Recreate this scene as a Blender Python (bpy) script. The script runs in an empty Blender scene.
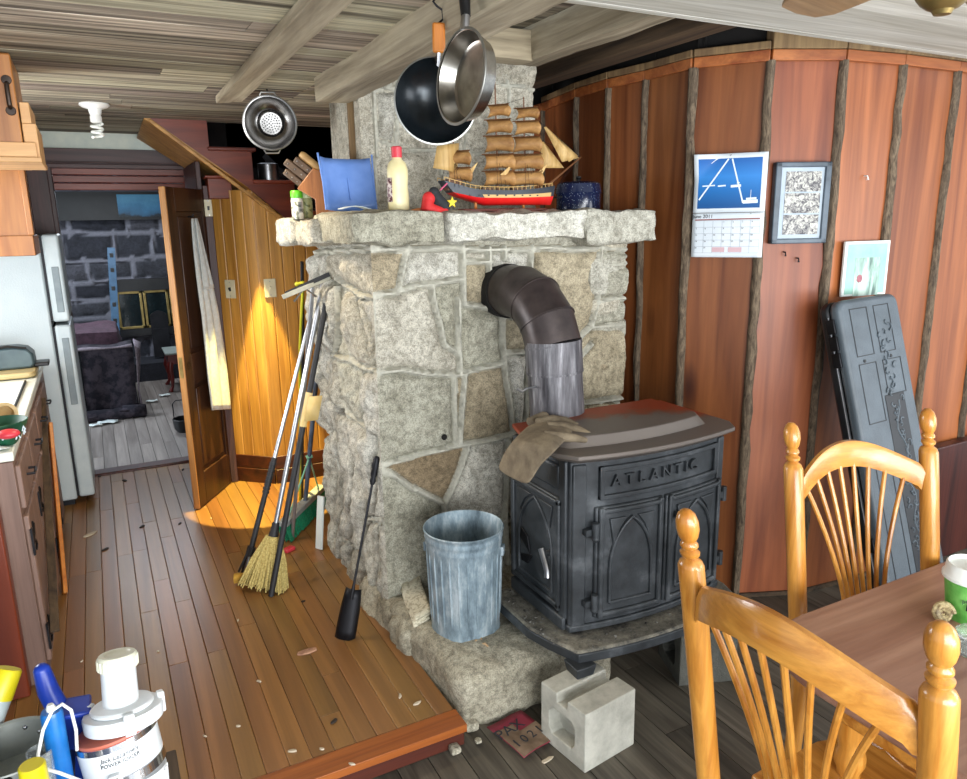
import bpy, bmesh, math, random
import numpy as np
from mathutils import Vector, Matrix, noise
rad = math.radians
V = Vector
COL = bpy.context.scene.collection
random.seed(7)

# ---------------------------------------------------------------- camera
EYE = 1.75
FPX, CX, CY = 735.0, 483.5, 389.5
_p, _r, _y = rad(13.0), rad(-1.0), rad(27.4)
FW = V((math.sin(_y)*math.cos(_p), math.cos(_y)*math.cos(_p), -math.sin(_p)))
_R = FW.cross(V((0, 0, 1))).normalized()
_U = _R.cross(FW)
RT = _R*math.cos(_r) + _U*math.sin(_r)
UP = -_R*math.sin(_r) + _U*math.cos(_r)
CAM = V((0, 0, EYE))
def ray(x, y): return FW + RT*((x-CX)/FPX) - UP*((y-CY)/FPX)
def atz(x, y, z): d = ray(x, y); return CAM + d*((z-EYE)/d.z)
def aty(x, y, Y): d = ray(x, y); return CAM + d*(Y/d.y)
def atx(x, y, X): d = ray(x, y); return CAM + d*(X/d.x)
cd = bpy.data.cameras.new('camera'); cam = bpy.data.objects.new('camera', cd); COL.objects.link(cam)
cd.sensor_width = 36.0; cd.lens = FPX/967*36; cd.clip_start = .02
cam.matrix_world = Matrix(((RT.x, UP.x, -FW.x, 0), (RT.y, UP.y, -FW.y, 0), (RT.z, UP.z, -FW.z, EYE), (0, 0, 0, 1)))
bpy.context.scene.camera = cam

# ---------------------------------------------------------------- materials
def lin(c):
    if isinstance(c, str):
        c = [int(c[i:i+2], 16)/255 for i in (0, 2, 4)]
        c = [x/12.92 if x <= .04045 else ((x+.055)/1.055)**2.4 for x in c]
    return (c[0], c[1], c[2], 1)
class N:
    def __init__(s, name):
        s.m = bpy.data.materials.new(name); s.m.use_nodes = True
        s.t = s.m.node_tree; s.b = s.t.nodes['Principled BSDF']
        s.tc = s.t.nodes.new('ShaderNodeTexCoord').outputs['Object']
    def n(s, typ, ins=None, **kw):
        q = s.t.nodes.new('ShaderNode'+typ)
        for k, v in kw.items(): setattr(q, k, v)
        for k, v in (ins or {}).items():
            if hasattr(v, 'is_linked'): s.t.links.new(v, q.inputs[k])
            else: q.inputs[k].default_value = v
        return q
    def attr(s, name): return s.n('Attribute', attribute_name=name).outputs['Fac']
    def ramp(s, fac, stops, interp='LINEAR'):
        q = s.n('ValToRGB', {'Fac': fac}); cr = q.color_ramp; cr.interpolation = interp
        while len(cr.elements) < len(stops): cr.elements.new(.5)
        for e, (p, c) in zip(cr.elements, stops): e.position = p; e.color = lin(c)
        return q.outputs['Color']
    def math(s, op, a, b=0.0):
        return s.n('Math', {0: a, 1: b}, operation=op).outputs[0]
    def mix(s, f, a, b, mode='MIX'):
        q = s.n('Mix', data_type='RGBA', blend_type=mode)
        for i, v in ((0, f), (6, a), (7, b)):
            if hasattr(v, 'is_linked'): s.t.links.new(v, q.inputs[i])
            else: q.inputs[i].default_value = v
        return q.outputs[2]
    def noise(s, vec, scale, detail=4, rough=.6, dist=0.0):
        return s.n('TexNoise', {'Vector': vec, 'Scale': scale, 'Detail': detail, 'Roughness': rough, 'Distortion': dist}).outputs['Fac']
    def bump(s, h, strength, dist=.01):
        o = s.n('Bump', {'Height': h, 'Strength': strength, 'Distance': dist}).outputs['Normal']
        s.t.links.new(o, s.b.inputs['Normal'])
    def set(s, **kw):
        for k, v in kw.items():
            k = k.replace('_', ' ')
            if hasattr(v, 'is_linked'): s.t.links.new(v, s.b.inputs[k])
            else: s.b.inputs[k].default_value = v
        return s.m
def plain(name, c, c2=None, rough=.6, metal=0.0, scale=9, bump=0, bscale=60, lo=.35, hi=.65, **kw):
    k = N(name); c2 = c2 or c
    nz = k.noise(k.tc, scale)
    col = k.ramp(nz, [(lo, c), (hi, c2)])
    if bump: k.bump(k.noise(k.tc, bscale), bump, .006)
    return k.set(Base_Color=col, Roughness=rough, Metallic=metal, **kw)
def wood(name, dark, light, axis='z', scale=22, stretch=.05, rough=.5, rndv=.45, knots=0, knotcol='2a1208', bump=.12, fine=.35, lo=.3, hi=.7, coat=0, hue=0):
    k = N(name)
    r = k.attr('rnd')
    off = k.n('VectorMath', {0: k.tc, 1: k.n('CombineXYZ', {0: k.math('MULTIPLY', r, 17.), 1: k.math('MULTIPLY', r, 31.), 2: k.math('MULTIPLY', r, 23.)}).outputs[0]}, operation='ADD').outputs[0]
    sc = {'x': (stretch, 1, 1), 'y': (1, stretch, 1), 'z': (1, 1, stretch)}[axis]
    mp = k.n('Mapping', {'Vector': off, 'Scale': sc}).outputs[0]
    n1 = k.noise(mp, scale, 5, .55, 1.2)
    n2 = k.noise(mp, scale*6, 3, .6)
    col = k.ramp(n1, [(lo, dark), (hi, light)])
    col = k.mix(fine, col, k.ramp(n2, [(.3, (.25, .25, .25)), (.75, (1, 1, 1))]), 'MULTIPLY')
    if knots:
        ks = {'x': (.35, 1, 1), 'y': (1, .35, 1), 'z': (1, 1, .35)}[axis]
        km = k.n('Mapping', {'Vector': off, 'Scale': ks}).outputs[0]
        vo = k.n('TexVoronoi', {'Vector': km, 'Scale': knots}).outputs['Distance']
        col = k.mix(k.ramp(vo, [(.05, (1, 1, 1)), (.12, (0, 0, 0))]), col, lin(knotcol))
    val = k.math('ADD', k.math('MULTIPLY', r, rndv), 1-rndv/2)
    hs = k.n('HueSaturation', {'Color': col, 'Value': val})
    if hue: k.t.links.new(k.math('ADD', k.math('MULTIPLY', k.math('FRACT', k.math('MULTIPLY', r, 7.31)), hue), .5-hue/2), hs.inputs['Hue'])
    if bump: k.bump(n2, bump, .004)
    return k.set(Base_Color=hs.outputs[0], Roughness=rough, Coat_Weight=coat, Coat_Roughness=.32 if coat < .3 else .12)
M = {}
M['floor'] = wood('kitchen_floor_wood', '74502a', 'a27340', 'y', 9, .04, .36, .26, fine=.22, bump=.06, hue=.02, coat=.25)
M['floor_edge'] = wood('floor_edge_wood', '7c3a14', 'ae6228', 'x', 14, .05, .4, .2)
M['riser'] = wood('riser_wood', '3c160a', '5c2412', 'x', 14, .05, .5, .2)
M['farfloor'] = wood('dusty_floor_wood', '7a6f68', 'a59a92', 'y', 14, .05, .4, .3, fine=.3)
M['darkfloor'] = wood('dark_floor_wood', '423c34', '80786a', 'y', 12, .06, .6, .4, fine=.5)
M['pine'] = wood('stained_pine', '6a3214', 'a66236', 'z', 7, .07, .42, .5, knots=2.2, knotcol='3a140a', fine=.28, bump=.05, hue=.012)
M['bark'] = wood('bark_batten', '3a2c20', '84725c', 'z', 60, .25, .85, .5, fine=.6, bump=.6)
M['trimpine'] = wood('trim_pine', '8a4420', 'c0743c', 'x', 12, .06, .5, .3)
M['maroon'] = wood('maroon_wood', '2e1210', '5c2a20', 'z', 14, .06, .4, .3)
M['purple'] = wood('dark_header_wood', '2c1c1c', '5a3c3a', 'x', 14, .06, .5, .25)
M['jamb'] = wood('dark_jamb_wood', '2c1816', '543432', 'z', 14, .06, .5, .25)
M['redstair'] = wood('red_stair_wood', '5c1f10', '8c3a1e', 'x', 10, .08, .42, .25)
M['golden'] = wood('golden_wainscot', '9c6826', 'd8a04c', 'z', 18, .05, .42, .22, fine=.3)
M['goldenx'] = wood('golden_soffit', '9c6a2a', 'd4a054', 'x', 18, .05, .45, .3, fine=.3)
M['basebrown'] = wood('baseboard_wood', '30140a', '5c2c14', 'x', 12, .06, .45, .2)
M['doorwood'] = wood('door_wood', '281610', '4e2e1a', 'z', 12, .06, .4, .2)
M['dooredge'] = wood('door_edge_wood', '905828', 'cc9658', 'z', 16, .05, .5, .1)
M['weathered'] = wood('weathered_boards', '43382c', 'd2c6ae', 'x', 18, .03, .85, .75, fine=.6, bump=.35, lo=.34, hi=.66, hue=.05)
M['beam'] = wood('weathered_beam', '83765f', 'c9bca2', 'y', 14, .06, .85, .2, knots=1.5, knotcol='5c5040', fine=.35, bump=.3)
M['beamx'] = wood('weathered_crossbeam', '83765f', 'c4b598', 'x', 14, .06, .85, .2, fine=.35, bump=.3)
M['darkbeam'] = wood('brown_beam', '30241a', '6c563e', 'y', 14, .05, .85, .3, fine=.5, bump=.3)
M['white_plank'] = wood('whitewashed_planks', 'bcb8a8', 'f0efe6', 'x', 18, .04, .75, .2, fine=.3, bump=.15)
M['post'] = wood('rough_post', '6c5238', '9c8058', 'z', 14, .06, .8, .2)
M['void'] = plain('unlit_and_soot_black', '0c0a0a', '16120f', .9)  # near-black colour paints in the dark of unlit voids, and the soot spot
M['green_white'] = plain('pale_wall_paint', 'c3cdc4', 'd6dccf', .7)
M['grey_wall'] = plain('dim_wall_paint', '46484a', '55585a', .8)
M['cabinet'] = wood('knotty_cabinet', '8a501e', 'bc7e40', 'z', 9, .07, .4, .2, knots=3.5, knotcol='5c2a0c', fine=.22)
M['cabinet_light'] = wood('raw_pine', 'b98450', 'dfb27c', 'x', 10, .07, .55, .2, fine=.2)
M['mauve'] = wood('faded_cabinet', '6e544a', '9a7c6e', 'z', 10, .07, .5, .2, fine=.25)
M['redpanel'] = wood('red_cabinet_panel', '5a2012', '863a20', 'z', 6, .08, .4, .1, fine=.25)
M['counter'] = plain('white_laminate', 'e0e2d4', 'eceee2', .25)
M['darkmetal'] = plain('black_iron', '16161a', '26262a', .5, .6, bump=.1)
M['black'] = plain('black_plastic', '0e0e10', '18181a', .4)
M['steel'] = plain('brushed_steel', '8e8e90', 'b8b8ba', .28, 1.0)
M['chrome'] = plain('chrome', 'd0d0d4', 'e0e0e4', .12, 1.0)
M['brass'] = plain('brass', '7c6a40', 'a8925c', .4, .8)
M['white'] = plain('white_plastic', 'dcdcd8', 'e8e8e4', .35)
M['glass'] = plain('dark_glass', '10181a', '1a2426', .08)

def stone_mat(name, stops, mortar, speck=.55, bump=.9, bs=70):
    k = N(name); r = k.attr('rnd'); mo = k.attr('mort')
    base = k.ramp(r, stops)
    sp = k.noise(k.tc, 190, 3, .7); pt = k.noise(k.tc, 9, 5, .65)
    c = k.mix(speck, base, k.ramp(sp, [(.34, (.25, .25, .25)), (.58, (1.3, 1.3, 1.3))]), 'MULTIPLY')
    c = k.mix(.7, c, k.ramp(k.noise(k.tc, 38, 5, .75), [(.38, (.5, .49, .46)), (.56, (1.2, 1.2, 1.2))]), 'MULTIPLY')
    c = k.mix(.6, c, k.ramp(pt, [(.3, (.55, .52, .46)), (.58, (1.15, 1.15, 1.15))]), 'MULTIPLY')
    mc = k.mix(.5, lin(mortar), k.ramp(k.noise(k.tc, 60), [(.3, (.5, .5, .5)), (.7, (1.1, 1.1, 1.1))]), 'MULTIPLY')
    c = k.mix(mo, c, mc)
    h = k.math('ADD', k.noise(k.tc, bs, 5, .7), k.math('MULTIPLY', k.noise(k.tc, 260, 2), .4))
    k.bump(h, bump, .008)
    return k.set(Base_Color=c, Roughness=.88)
M['stone'] = stone_mat('fieldstone', [(0, 'b4b2a4'), (.2, '9f9c8c'), (.4, 'bdbab0'), (.55, 'aea48c'), (.7, '84735a'), (.85, 'a9a698'), (1, 'd0cec4')], 'c6c3b4')
M['hearth'] = stone_mat('hearth_stone', [(0, '9a9482'), (1, 'b8b2a0')], 'a09c90', .5, 1.0, 45)
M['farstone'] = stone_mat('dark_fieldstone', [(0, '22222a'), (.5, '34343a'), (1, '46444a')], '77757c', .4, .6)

# ---------------------------------------------------------------- mesh builder
class MB:
    def __init__(s): s.v = []; s.f = []; s.fm = []; s.rn = []; s.mo = []; s.r = 0.0; s.mi = 0
    def add(s, vs, fs, mort=None):
        b = len(s.v); s.v += [V(v) for v in vs]; s.rn += [s.r]*len(vs); s.mo += [0.0]*len(vs)
        for f in fs: s.f.append([b+i for i in f]); s.fm.append(s.mi)
        return s
    def box(s, x0, x1, y0, y1, z0, z1, Mx=None):
        vs = [V((x, y, z)) for z in (z0, z1) for y in (y0, y1) for x in (x0, x1)]
        if Mx: vs = [Mx @ v for v in vs]
        return s.add(vs, [(0, 2, 3, 1), (4, 5, 7, 6), (0, 1, 5, 4), (2, 6, 7, 3), (0, 4, 6, 2), (1, 3, 7, 5)])
    def beam(s, p0, p1, w, h, up=(0, 0, 1)):
        p0, p1 = V(p0), V(p1); d = (p1-p0); L = d.length; d.normalize()
        sx = d.cross(V(up)).normalized(); uz = sx.cross(d)
        Mx = Matrix(((sx.x, d.x, uz.x, p0.x), (sx.y, d.y, uz.y, p0.y), (sx.z, d.z, uz.z, p0.z), (0, 0, 0, 1)))
        return s.box(-w/2, w/2, 0, L, -h/2, h/2, Mx)
    def prism(s, pts, vec):
        pts = [V(p) for p in pts]; n = len(pts); vec = V(vec)
        nrm = V((0, 0, 0))
        for i in range(n): nrm += pts[i].cross(pts[(i+1) % n])
        if nrm.dot(vec) > 0: pts = pts[::-1]
        vs = pts + [p+vec for p in pts]
        fs = [tuple(range(n)), tuple(range(2*n-1, n-1, -1))] + [((i+1) % n, i, i+n, (i+1) % n+n) for i in range(n)]
        return s.add(vs, fs)
    def tube(s, pts, r, n=10, cap=True, closed=False):
        pts = [V(p) for p in pts]; m = len(pts)
        rs = r if isinstance(r, (list, tuple)) else [r]*m
        vs = []; fs = []; prev = None
        for i, p in enumerate(pts):
            if closed: t = pts[(i+1) % m]-pts[i-1]
            else: t = pts[min(i+1, m-1)]-pts[max(i-1, 0)]
            t.normalize()
            if prev is None:
                a = V((0, 0, 1)) if abs(t.z) < .9 else V((1, 0, 0)); u = t.cross(a).normalized()
            else: u = (prev - t*prev.dot(t)).normalized()
            prev = u; w = t.cross(u)
            for j in range(n):
                a = 2*math.pi*j/n; vs.append(p + (u*math.cos(a)+w*math.sin(a))*rs[i])
        for i in range(m if closed else m-1):
            k = (i+1) % m
            for j in range(n):
                fs.append((i*n+j, i*n+(j+1) % n, k*n+(j+1) % n, k*n+j))
        if cap and not closed: fs += [tuple(range(n-1, -1, -1)), tuple((m-1)*n+j for j in range(n))]
        return s.add(vs, fs)
    def lathe(s, prof, Mx=None, n=24, sq=1.0):
        Mx = Mx or Matrix(); vs = []; fs = []; idx = []
        for r, z in prof:
            if r < 1e-6: idx.append([len(vs)]); vs.append(Mx @ V((0, 0, z)))
            else:
                idx.append(list(range(len(vs), len(vs)+n)))
                vs += [Mx @ V((r*math.cos(2*math.pi*j/n), sq*r*math.sin(2*math.pi*j/n), z)) for j in range(n)]
        for a, b in zip(idx, idx[1:]):
            for j in range(n):
                k = (j+1) % n
                if len(a) == 1 and len(b) == 1: continue
                if len(a) == 1: fs.append((a[0], b[k], b[j]))
                elif len(b) == 1: fs.append((a[j], a[k], b[0]))
                else: fs.append((a[j], a[k], b[k], b[j]))
        if len(idx[0]) > 1: fs.append(tuple(idx[0][::-1]))
        if len(idx[-1]) > 1: fs.append(tuple(idx[-1]))
        return s.add(vs, fs)
    def lathe_open(s, prof, Mx=None, n=32):
        f0 = len(s.f); s.lathe(prof, Mx, n)
        for q in (prof[0], prof[-1]):
            if q[0] > 1e-6: s.f.pop(); s.fm.pop()
        return s
    def ball(s, c, r, sc=(1, 1, 1), n=16, m=10):
        prof = [(math.sin(math.pi*i/m), -math.cos(math.pi*i/m)) for i in range(m+1)]; prof[0] = (0, -1); prof[-1] = (0, 1)
        return s.lathe(prof, Matrix.Translation(V(c)) @ Matrix.Diagonal((r*sc[0], r*sc[1], r*sc[2], 1)), n)
    def grid(s, P, mat=None):
        a = len(P); b = len(P[0])
        return s.add([p for row in P for p in row], [(i*b+j, i*b+j+1, (i+1)*b+j+1, (i+1)*b+j) for i in range(a-1) for j in range(b-1)])
    def xf(s, Mx): s.v = [Mx @ v for v in s.v]; return s
def T(x=0, y=0, z=0, rx=0, ry=0, rz=0, s=1.0):
    return Matrix.Translation((x, y, z)) @ Matrix.Rotation(rz, 4, 'Z') @ Matrix.Rotation(ry, 4, 'Y') @ Matrix.Rotation(rx, 4, 'X') @ Matrix.Scale(s, 4)
MW = {}
def props(o, label=None, cat=None, group=None, kind=None):
    if label: o['label'] = label
    if cat: o['category'] = cat
    if group: o['group'] = group
    if kind: o['kind'] = kind
    return o
def thing(name, label, cat, loc=(0, 0, 0), rz=0, group=None, rx=0, ry=0):
    o = bpy.data.objects.new(name, None); COL.objects.link(o); o.empty_display_size = .1
    Mx = T(*loc, rx=rx, ry=ry, rz=rz); o.matrix_basis = Mx; MW[o.name] = Mx
    return props(o, label, cat, group)
def obj(name, mb, mat, parent=None, bev=0, seg=2, world=False, solid=0, sub=0, ang=38, weld=False, label=None):
    me = bpy.data.meshes.new(name)
    if parent is None:
        xs = [v.x for v in mb.v]; ys = [v.y for v in mb.v]; zs = [v.z for v in mb.v]
        Mx = Matrix.Translation(((min(xs)+max(xs))/2, (min(ys)+max(ys))/2, min(zs)))
        iv = Mx.inverted(); vs = [iv @ v for v in mb.v]
    else:
        Mx = MW[parent.name]; iv = Mx.inverted() if world else Matrix(); vs = [iv @ v for v in mb.v]
    me.from_pydata([tuple(v) for v in vs], [], mb.f)
    mats = mat if isinstance(mat, (list, tuple)) else [mat]
    for q in mats: me.materials.append(M[q] if isinstance(q, str) else q)
    if len(mats) > 1: me.polygons.foreach_set('material_index', mb.fm)
    if any(mb.rn): me.attributes.new('rnd', 'FLOAT', 'POINT').data.foreach_set('value', mb.rn)
    if any(mb.mo): me.attributes.new('mort', 'FLOAT', 'POINT').data.foreach_set('value', mb.mo)
    if weld:
        bm = bmesh.new(); bm.from_mesh(me); bmesh.ops.remove_doubles(bm, verts=bm.verts, dist=1e-5); bm.to_mesh(me); bm.free()
    me.update(); me.shade_smooth(); me.set_sharp_from_angle(angle=rad(ang))
    o = bpy.data.objects.new(name, me); COL.objects.link(o)
    if parent is None: o.matrix_basis = Mx
    else: o.parent = parent
    MW[o.name] = Mx
    if bev:
        b = o.modifiers.new('bevel', 'BEVEL'); b.width = bev; b.segments = seg; b.limit_method = 'ANGLE'; b.angle_limit = rad(40)
    if solid: b = o.modifiers.new('solid', 'SOLIDIFY'); b.thickness = solid; b.offset = 0
    if sub: b = o.modifiers.new('sub', 'SUBSURF'); b.levels = sub; b.render_levels = sub
    if label: o['label'] = label
    return o
def struct(name, mb, mat, parent=None, **kw):
    o = obj(name, mb, mat, parent, world=parent is not None, **kw)
    if parent is None: o['kind'] = 'structure'
    return o
def lettering(name, txt, size, Mx, mat, parent, depth=.001, world=True, shear=0, spacing=1.0, wrap=0):
    cu = bpy.data.curves.new(name, 'FONT'); cu.body = txt; cu.size = size; cu.extrude = depth; cu.align_x = 'CENTER'; cu.align_y = 'CENTER'; cu.shear = shear; cu.space_character = spacing
    cu.resolution_u = 3
    o = bpy.data.objects.new('text_tmp', cu); COL.objects.link(o)
    me = bpy.data.meshes.new_from_object(o.evaluated_get(bpy.context.evaluated_depsgraph_get()))
    if wrap:
        for v in me.vertices:
            a = v.co.x/wrap; v.co = (wrap*math.sin(a)*(1+v.co.z/wrap), v.co.y, wrap*(math.cos(a)-1)+v.co.z)
    bpy.data.objects.remove(o)
    mb = MB(); mb.add([Mx @ v.co for v in me.vertices], [tuple(p.vertices) for p in me.polygons])
    bpy.data.meshes.remove(me)
    return obj(name, mb, mat, parent, world=world)
def copytree(o, loc=None, rz=None, label=None, name=None):
    c = o.copy(); COL.objects.link(c)
    for ch in list(o.children):
        d = ch.copy(); COL.objects.link(d); d.parent = c
        for g in list(ch.children):
            e = g.copy(); COL.objects.link(e); e.parent = d
    if loc is not None: c.matrix_basis = T(*loc, rz=rz or 0)
    if label: c['label'] = label
    return c
def frame_from(p0, px, py):
    """matrix with origin p0, x towards px, y towards py, z outwards"""
    x = (V(px)-V(p0)).normalized(); y = V(py)-V(p0); y = (y - x*y.dot(x)).normalized(); z = x.cross(y)
    return Matrix(((x.x, y.x, z.x, p0[0]), (x.y, y.y, z.y, p0[1]), (x.z, y.z, z.z, p0[2]), (0, 0, 0, 1)))
def rough_block(mb, x0, x1, y0, y1, z0, z1, amp=.02, rnd=.025, step=.03, seed=0, freq=4.5, fn=None):
    """a stone: box with rounded edges and a lumpy broken surface"""
    c = V(((x0+x1)/2, (y0+y1)/2, (z0+z1)/2)); h = V(((x1-x0)/2, (y1-y0)/2, (z1-z0)/2)); so = V((seed*3.7, seed*1.9, seed*5.3))
    def pt(p):
        q = V(p); inner = V([max(-(h[i]-rnd), min(h[i]-rnd, q[i])) for i in range(3)])
        d = q-inner; n = d.normalized() if d.length > 1e-6 else V((0, 0, 1))
        q = inner + n*rnd; w = c+q+so
        a = noise.fractal(w*freq, 1.0, 2.0, 5)*amp + noise.noise(w*26)*amp*.25 - abs(noise.noise(w*11))*amp*.7
        q = c+q+n*a
        return fn(q) if fn else q
    for ax in range(3):
        a, b = (ax+1) % 3, (ax+2) % 3
        na = max(2, int(2*h[a]/step)); nb = max(2, int(2*h[b]/step))
        for sg in (-1, 1):
            P = []
            for i in range(na+1):
                row = []
                for j in range(nb+1):
                    q = [0, 0, 0]; q[ax] = sg*h[ax]; q[a] = -h[a]+2*h[a]*i/na; q[b] = -h[b]+2*h[b]*j/nb
                    row.append(pt(q))
                P.append(row if sg > 0 else row[::-1])
            mb.grid(P)
    return mb
def stone_face(mb, o, ux, uy, nn, w, h, seams, res=.009, seed=1, wd=.010, colors=None, bead=.006, lump=.016, pinch=False, rr=(.01, 1), gaps=()):
    nu, nv = int(w/res)+1, int(h/res)+1
    U, W_ = np.meshgrid(np.linspace(0, w, nu), np.linspace(0, h, nv), indexing='ij')
    wob = np.array([[noise.noise(V((u*7, v*7, seed))) for v in np.linspace(0, h, nv)] for u in np.linspace(0, w, nu)])
    Ud = U+wob*.008; Wd = W_+np.roll(wob, 17, 0)*.008
    D = np.full(U.shape, 9.0); D2 = np.full(U.shape, 9.0)
    for si, sm in enumerate(seams):
        for (a, b) in zip(sm, sm[1:]):
            dx, dy = b[0]-a[0], b[1]-a[1]; L2 = dx*dx+dy*dy+1e-9
            t = np.clip(((Ud-a[0])*dx+(Wd-a[1])*dy)/L2, 0, 1)
            dd = np.hypot(Ud-a[0]-t*dx, Wd-a[1]-t*dy); D = np.minimum(D, dd)
            if si in gaps: D2 = np.minimum(D2, dd)
    lab = np.zeros(U.shape, int); k = 0
    for i in range(nu):
        for j in range(nv):
            if D[i, j] > wd and not lab[i, j]:
                k += 1; st = [(i, j)]; lab[i, j] = k
                while st:
                    a, b = st.pop()
                    for c, d in ((a+1, b), (a-1, b), (a, b+1), (a, b-1)):
                        if 0 <= c < nu and 0 <= d < nv and not lab[c, d] and D[c, d] > wd: lab[c, d] = k; st.append((c, d))
    rg = random.Random(seed); rc = [0]+[rg.uniform(*rr) for _ in range(k)]; hc = [0]+[rg.uniform(-.3, 1) for _ in range(k)]
    for (pu, pv, val) in (colors or []):
        rc[lab[min(nu-1, max(0, int(pu/res))), min(nv-1, max(0, int(pv/res)))]] = val
    b0 = len(mb.v); o = V(o); ux = V(ux); uy = V(uy); nn = V(nn)
    for i in range(nu):
        for j in range(nv):
            d = D[i, j]; u, v = U[i, j], W_[i, j]; l = lab[i, j]
            p = V((u*5, v*5, seed*2.3))
            if D2[i, j] < wd*1.15: hh = -.062+.045*(D2[i, j]/wd/1.15)**3; m = .15
            elif d < wd: hh = bead*(1-(d/wd)**2) + .002*noise.noise(p*9); m = 1.0
            else:
                e = 1-math.exp(-(d-wd)/.011)
                hh = -.026*(1-e) + e*(hc[l]*lump + lump*.8*noise.fractal(p*1.6+V((l, 0, 0)), 1, 2, 4) + .004*noise.noise(p*9)); m = max(0.0, 1-(d-wd)/.006)
            if pinch: hh = .012+(hh-.012)*min(1.0, u/.04)
            mb.v.append(o+ux*u+uy*v+nn*hh-(ux*.012*max(0, 1-u/.04) if pinch else V((0, 0, 0)))); mb.rn.append(rc[l]); mb.mo.append(m)
    flip = ux.cross(uy).dot(nn) < 0
    for i in range(nu-1):
        for j in range(nv-1):
            q = [b0+i*nv+j, b0+(i+1)*nv+j, b0+(i+1)*nv+j+1, b0+i*nv+j+1]
            mb.f.append(q[::-1] if flip else q); mb.fm.append(mb.mi)
    return mb
def course_seams(w, h, seed, rh=(.1, .24), rw=(.16, .45)):
    rg = random.Random(seed); S = []; z = 0
    while z < h:
        z2 = z+rg.uniform(*rh)
        S.append([(x*w/8, z2+rg.uniform(-.02, .02)) for x in range(9)])
        x = rg.uniform(*rw)
        while x < w:
            dx = rg.uniform(-.05, .05); S.append([(x, z-.02), (x+dx, z2+.02)]); x += rg.uniform(*rw)
        z = z2
    return S
def planks(mb, axis, a0, a1, b0, b1, z0, z1, width, rg, seglen=(1, 2.2), gap=.002, wv=0.0):
    """boards along AXIS between a0 and a1, laid side by side from b0 to b1"""
    b = b0
    while b < b1-.004:
        w = min(width*(1+rg.uniform(-wv, wv)), b1-b); a = a0-rg.uniform(0, seglen[0])
        while a < a1:
            L = rg.uniform(*seglen); s0, s1 = max(a, a0), min(a+L, a1)
            if s1 > s0+.01:
                mb.r = rg.uniform(.02, 1)
                dz = rg.uniform(-.0006, .0006)
                if axis == 'y': mb.box(b+gap/2, b+w-gap/2, s0+gap/4, s1-gap/4, z0, z1+dz)
                else: mb.box(s0+gap/4, s1-gap/4, b+gap/2, b+w-gap/2, z0+dz, z1)
            a += L
        b += w
    mb.r = 0.0
    return mb
# ================================================================ THE SETTING
rg = random.Random(3)
PZ = .09
# kitchen floor (raised), dining floor, far room floor
mb = MB()
planks(mb, 'y', 2.052, 5.5, -1.3, .925, .066, PZ, .072, rg, (.7, 1.9), .0012)
planks(mb, 'y', 3.56, 5.5, .925, 2.3, .066, PZ, .072, rg, (.7, 1.9), .0012)
mb.mi = 1; mb.r = .5; mb.box(-1.3, .93, 1.957, 2.05, .062, PZ+.001)
mb.mi = 2; mb.r = .3; mb.box(-1.3, .925, 1.972, 5.5, .004, .064); mb.box(.925, 2.3, 3.56, 5.5, .004, .064)
struct('floor', mb, ['floor', 'floor_edge', 'riser'], bev=.002)
mb = MB(); planks(mb, 'y', -1.5, 5.0, -2.4, 6.0, -.05, 0, .11, rg, (1.2, 3), .004)
struct('floor.001', mb, 'darkfloor')
mb = MB(); planks(mb, 'y', 5.55, 9.6, -3, 3, .04, PZ-.004, .085, rg, (1, 2.4), .003)
mb.r = .3; mb.box(-3, 3, 5.5, 9.6, 0, .03)
struct('floor.002', mb, 'farfloor')
mb = MB(); mb.r = .4; mb.box(-.22, .68, 5.44, 5.56, .06, PZ+.016)
struct('trim_1', mb, 'maroon', bev=.008)

# ceilings
mb = MB(); mb2 = rg
planks(mb, 'x', -2.2, .93, -.6, 4.74, 2.33, 2.352, .15, rg, (2.2, 3.6), .004, .25)
planks(mb, 'x', -2.2, .36, 4.74, 5.5, 2.33, 2.352, .15, rg, (2.2, 3.6), .004, .25)
planks(mb, 'x', .93, 1.055, 3.205, 3.66, 2.33, 2.352, .15, rg, (1.4, 2.6), .004, .25)
planks(mb, 'x', .93, 2.24, 3.66, 4.74, 2.33, 2.352, .15, rg, (1.4, 2.6), .004, .25)
struct('ceiling', mb, 'weathered')
mb = MB(); planks(mb, 'x', .97, 6.0, -1.5, 1.76, 2.3, 2.34, .2, rg, (2.5, 4), .004, .3)
struct('ceiling.001', mb, 'white_plank')
mb = MB(); planks(mb, 'x', .97, 1.68, 1.76, 3.66, 2.515, 2.535, .16, rg, (1.4, 2.6), .004, .25)
struct('ceiling.002', mb, 'weathered')
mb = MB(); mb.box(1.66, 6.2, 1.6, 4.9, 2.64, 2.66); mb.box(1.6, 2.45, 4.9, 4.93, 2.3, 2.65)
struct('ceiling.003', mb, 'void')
# plank nailed under the kitchen ceiling, big beams round the stack
mb = MB(); mb.r = .7; mb.prism([(.585, 3.76, 2.328), (.685, 3.66, 2.328), (.645, 1.0, 2.328), (.545, 1.0, 2.328)], (0, 0, -.035))
struct('trim_2', mb, 'beam', bev=.003)
def hewn(x0, x1, y0, y1, z0, z1, seed, mat, name):
    mb = MB(); mb.r = .5; rough_block(mb, x0, x1, y0, y1, z0, z1, .008, .012, .05, seed, 2.0); return struct(name, mb, mat, weld=True)
hewn(.89, 1.04, 1.2, 3.2, 2.235, 2.385, 1, 'beam', 'trim_3')
hewn(1.03, 1.74, 2.8, 2.92, 2.385, 2.51, 2, 'beamx', 'trim_4')
hewn(1.70, 1.80, 1.77, 2.92, 2.385, 2.53, 3, 'beam', 'trim_5')
mb = MB(); mb.r = .5; mb.box(1.90, 2.0, 1.8, 3.6, 2.46, 2.55); mb.box(2.12, 2.25, 1.9, 3.9, 2.44, 2.56)
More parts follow.
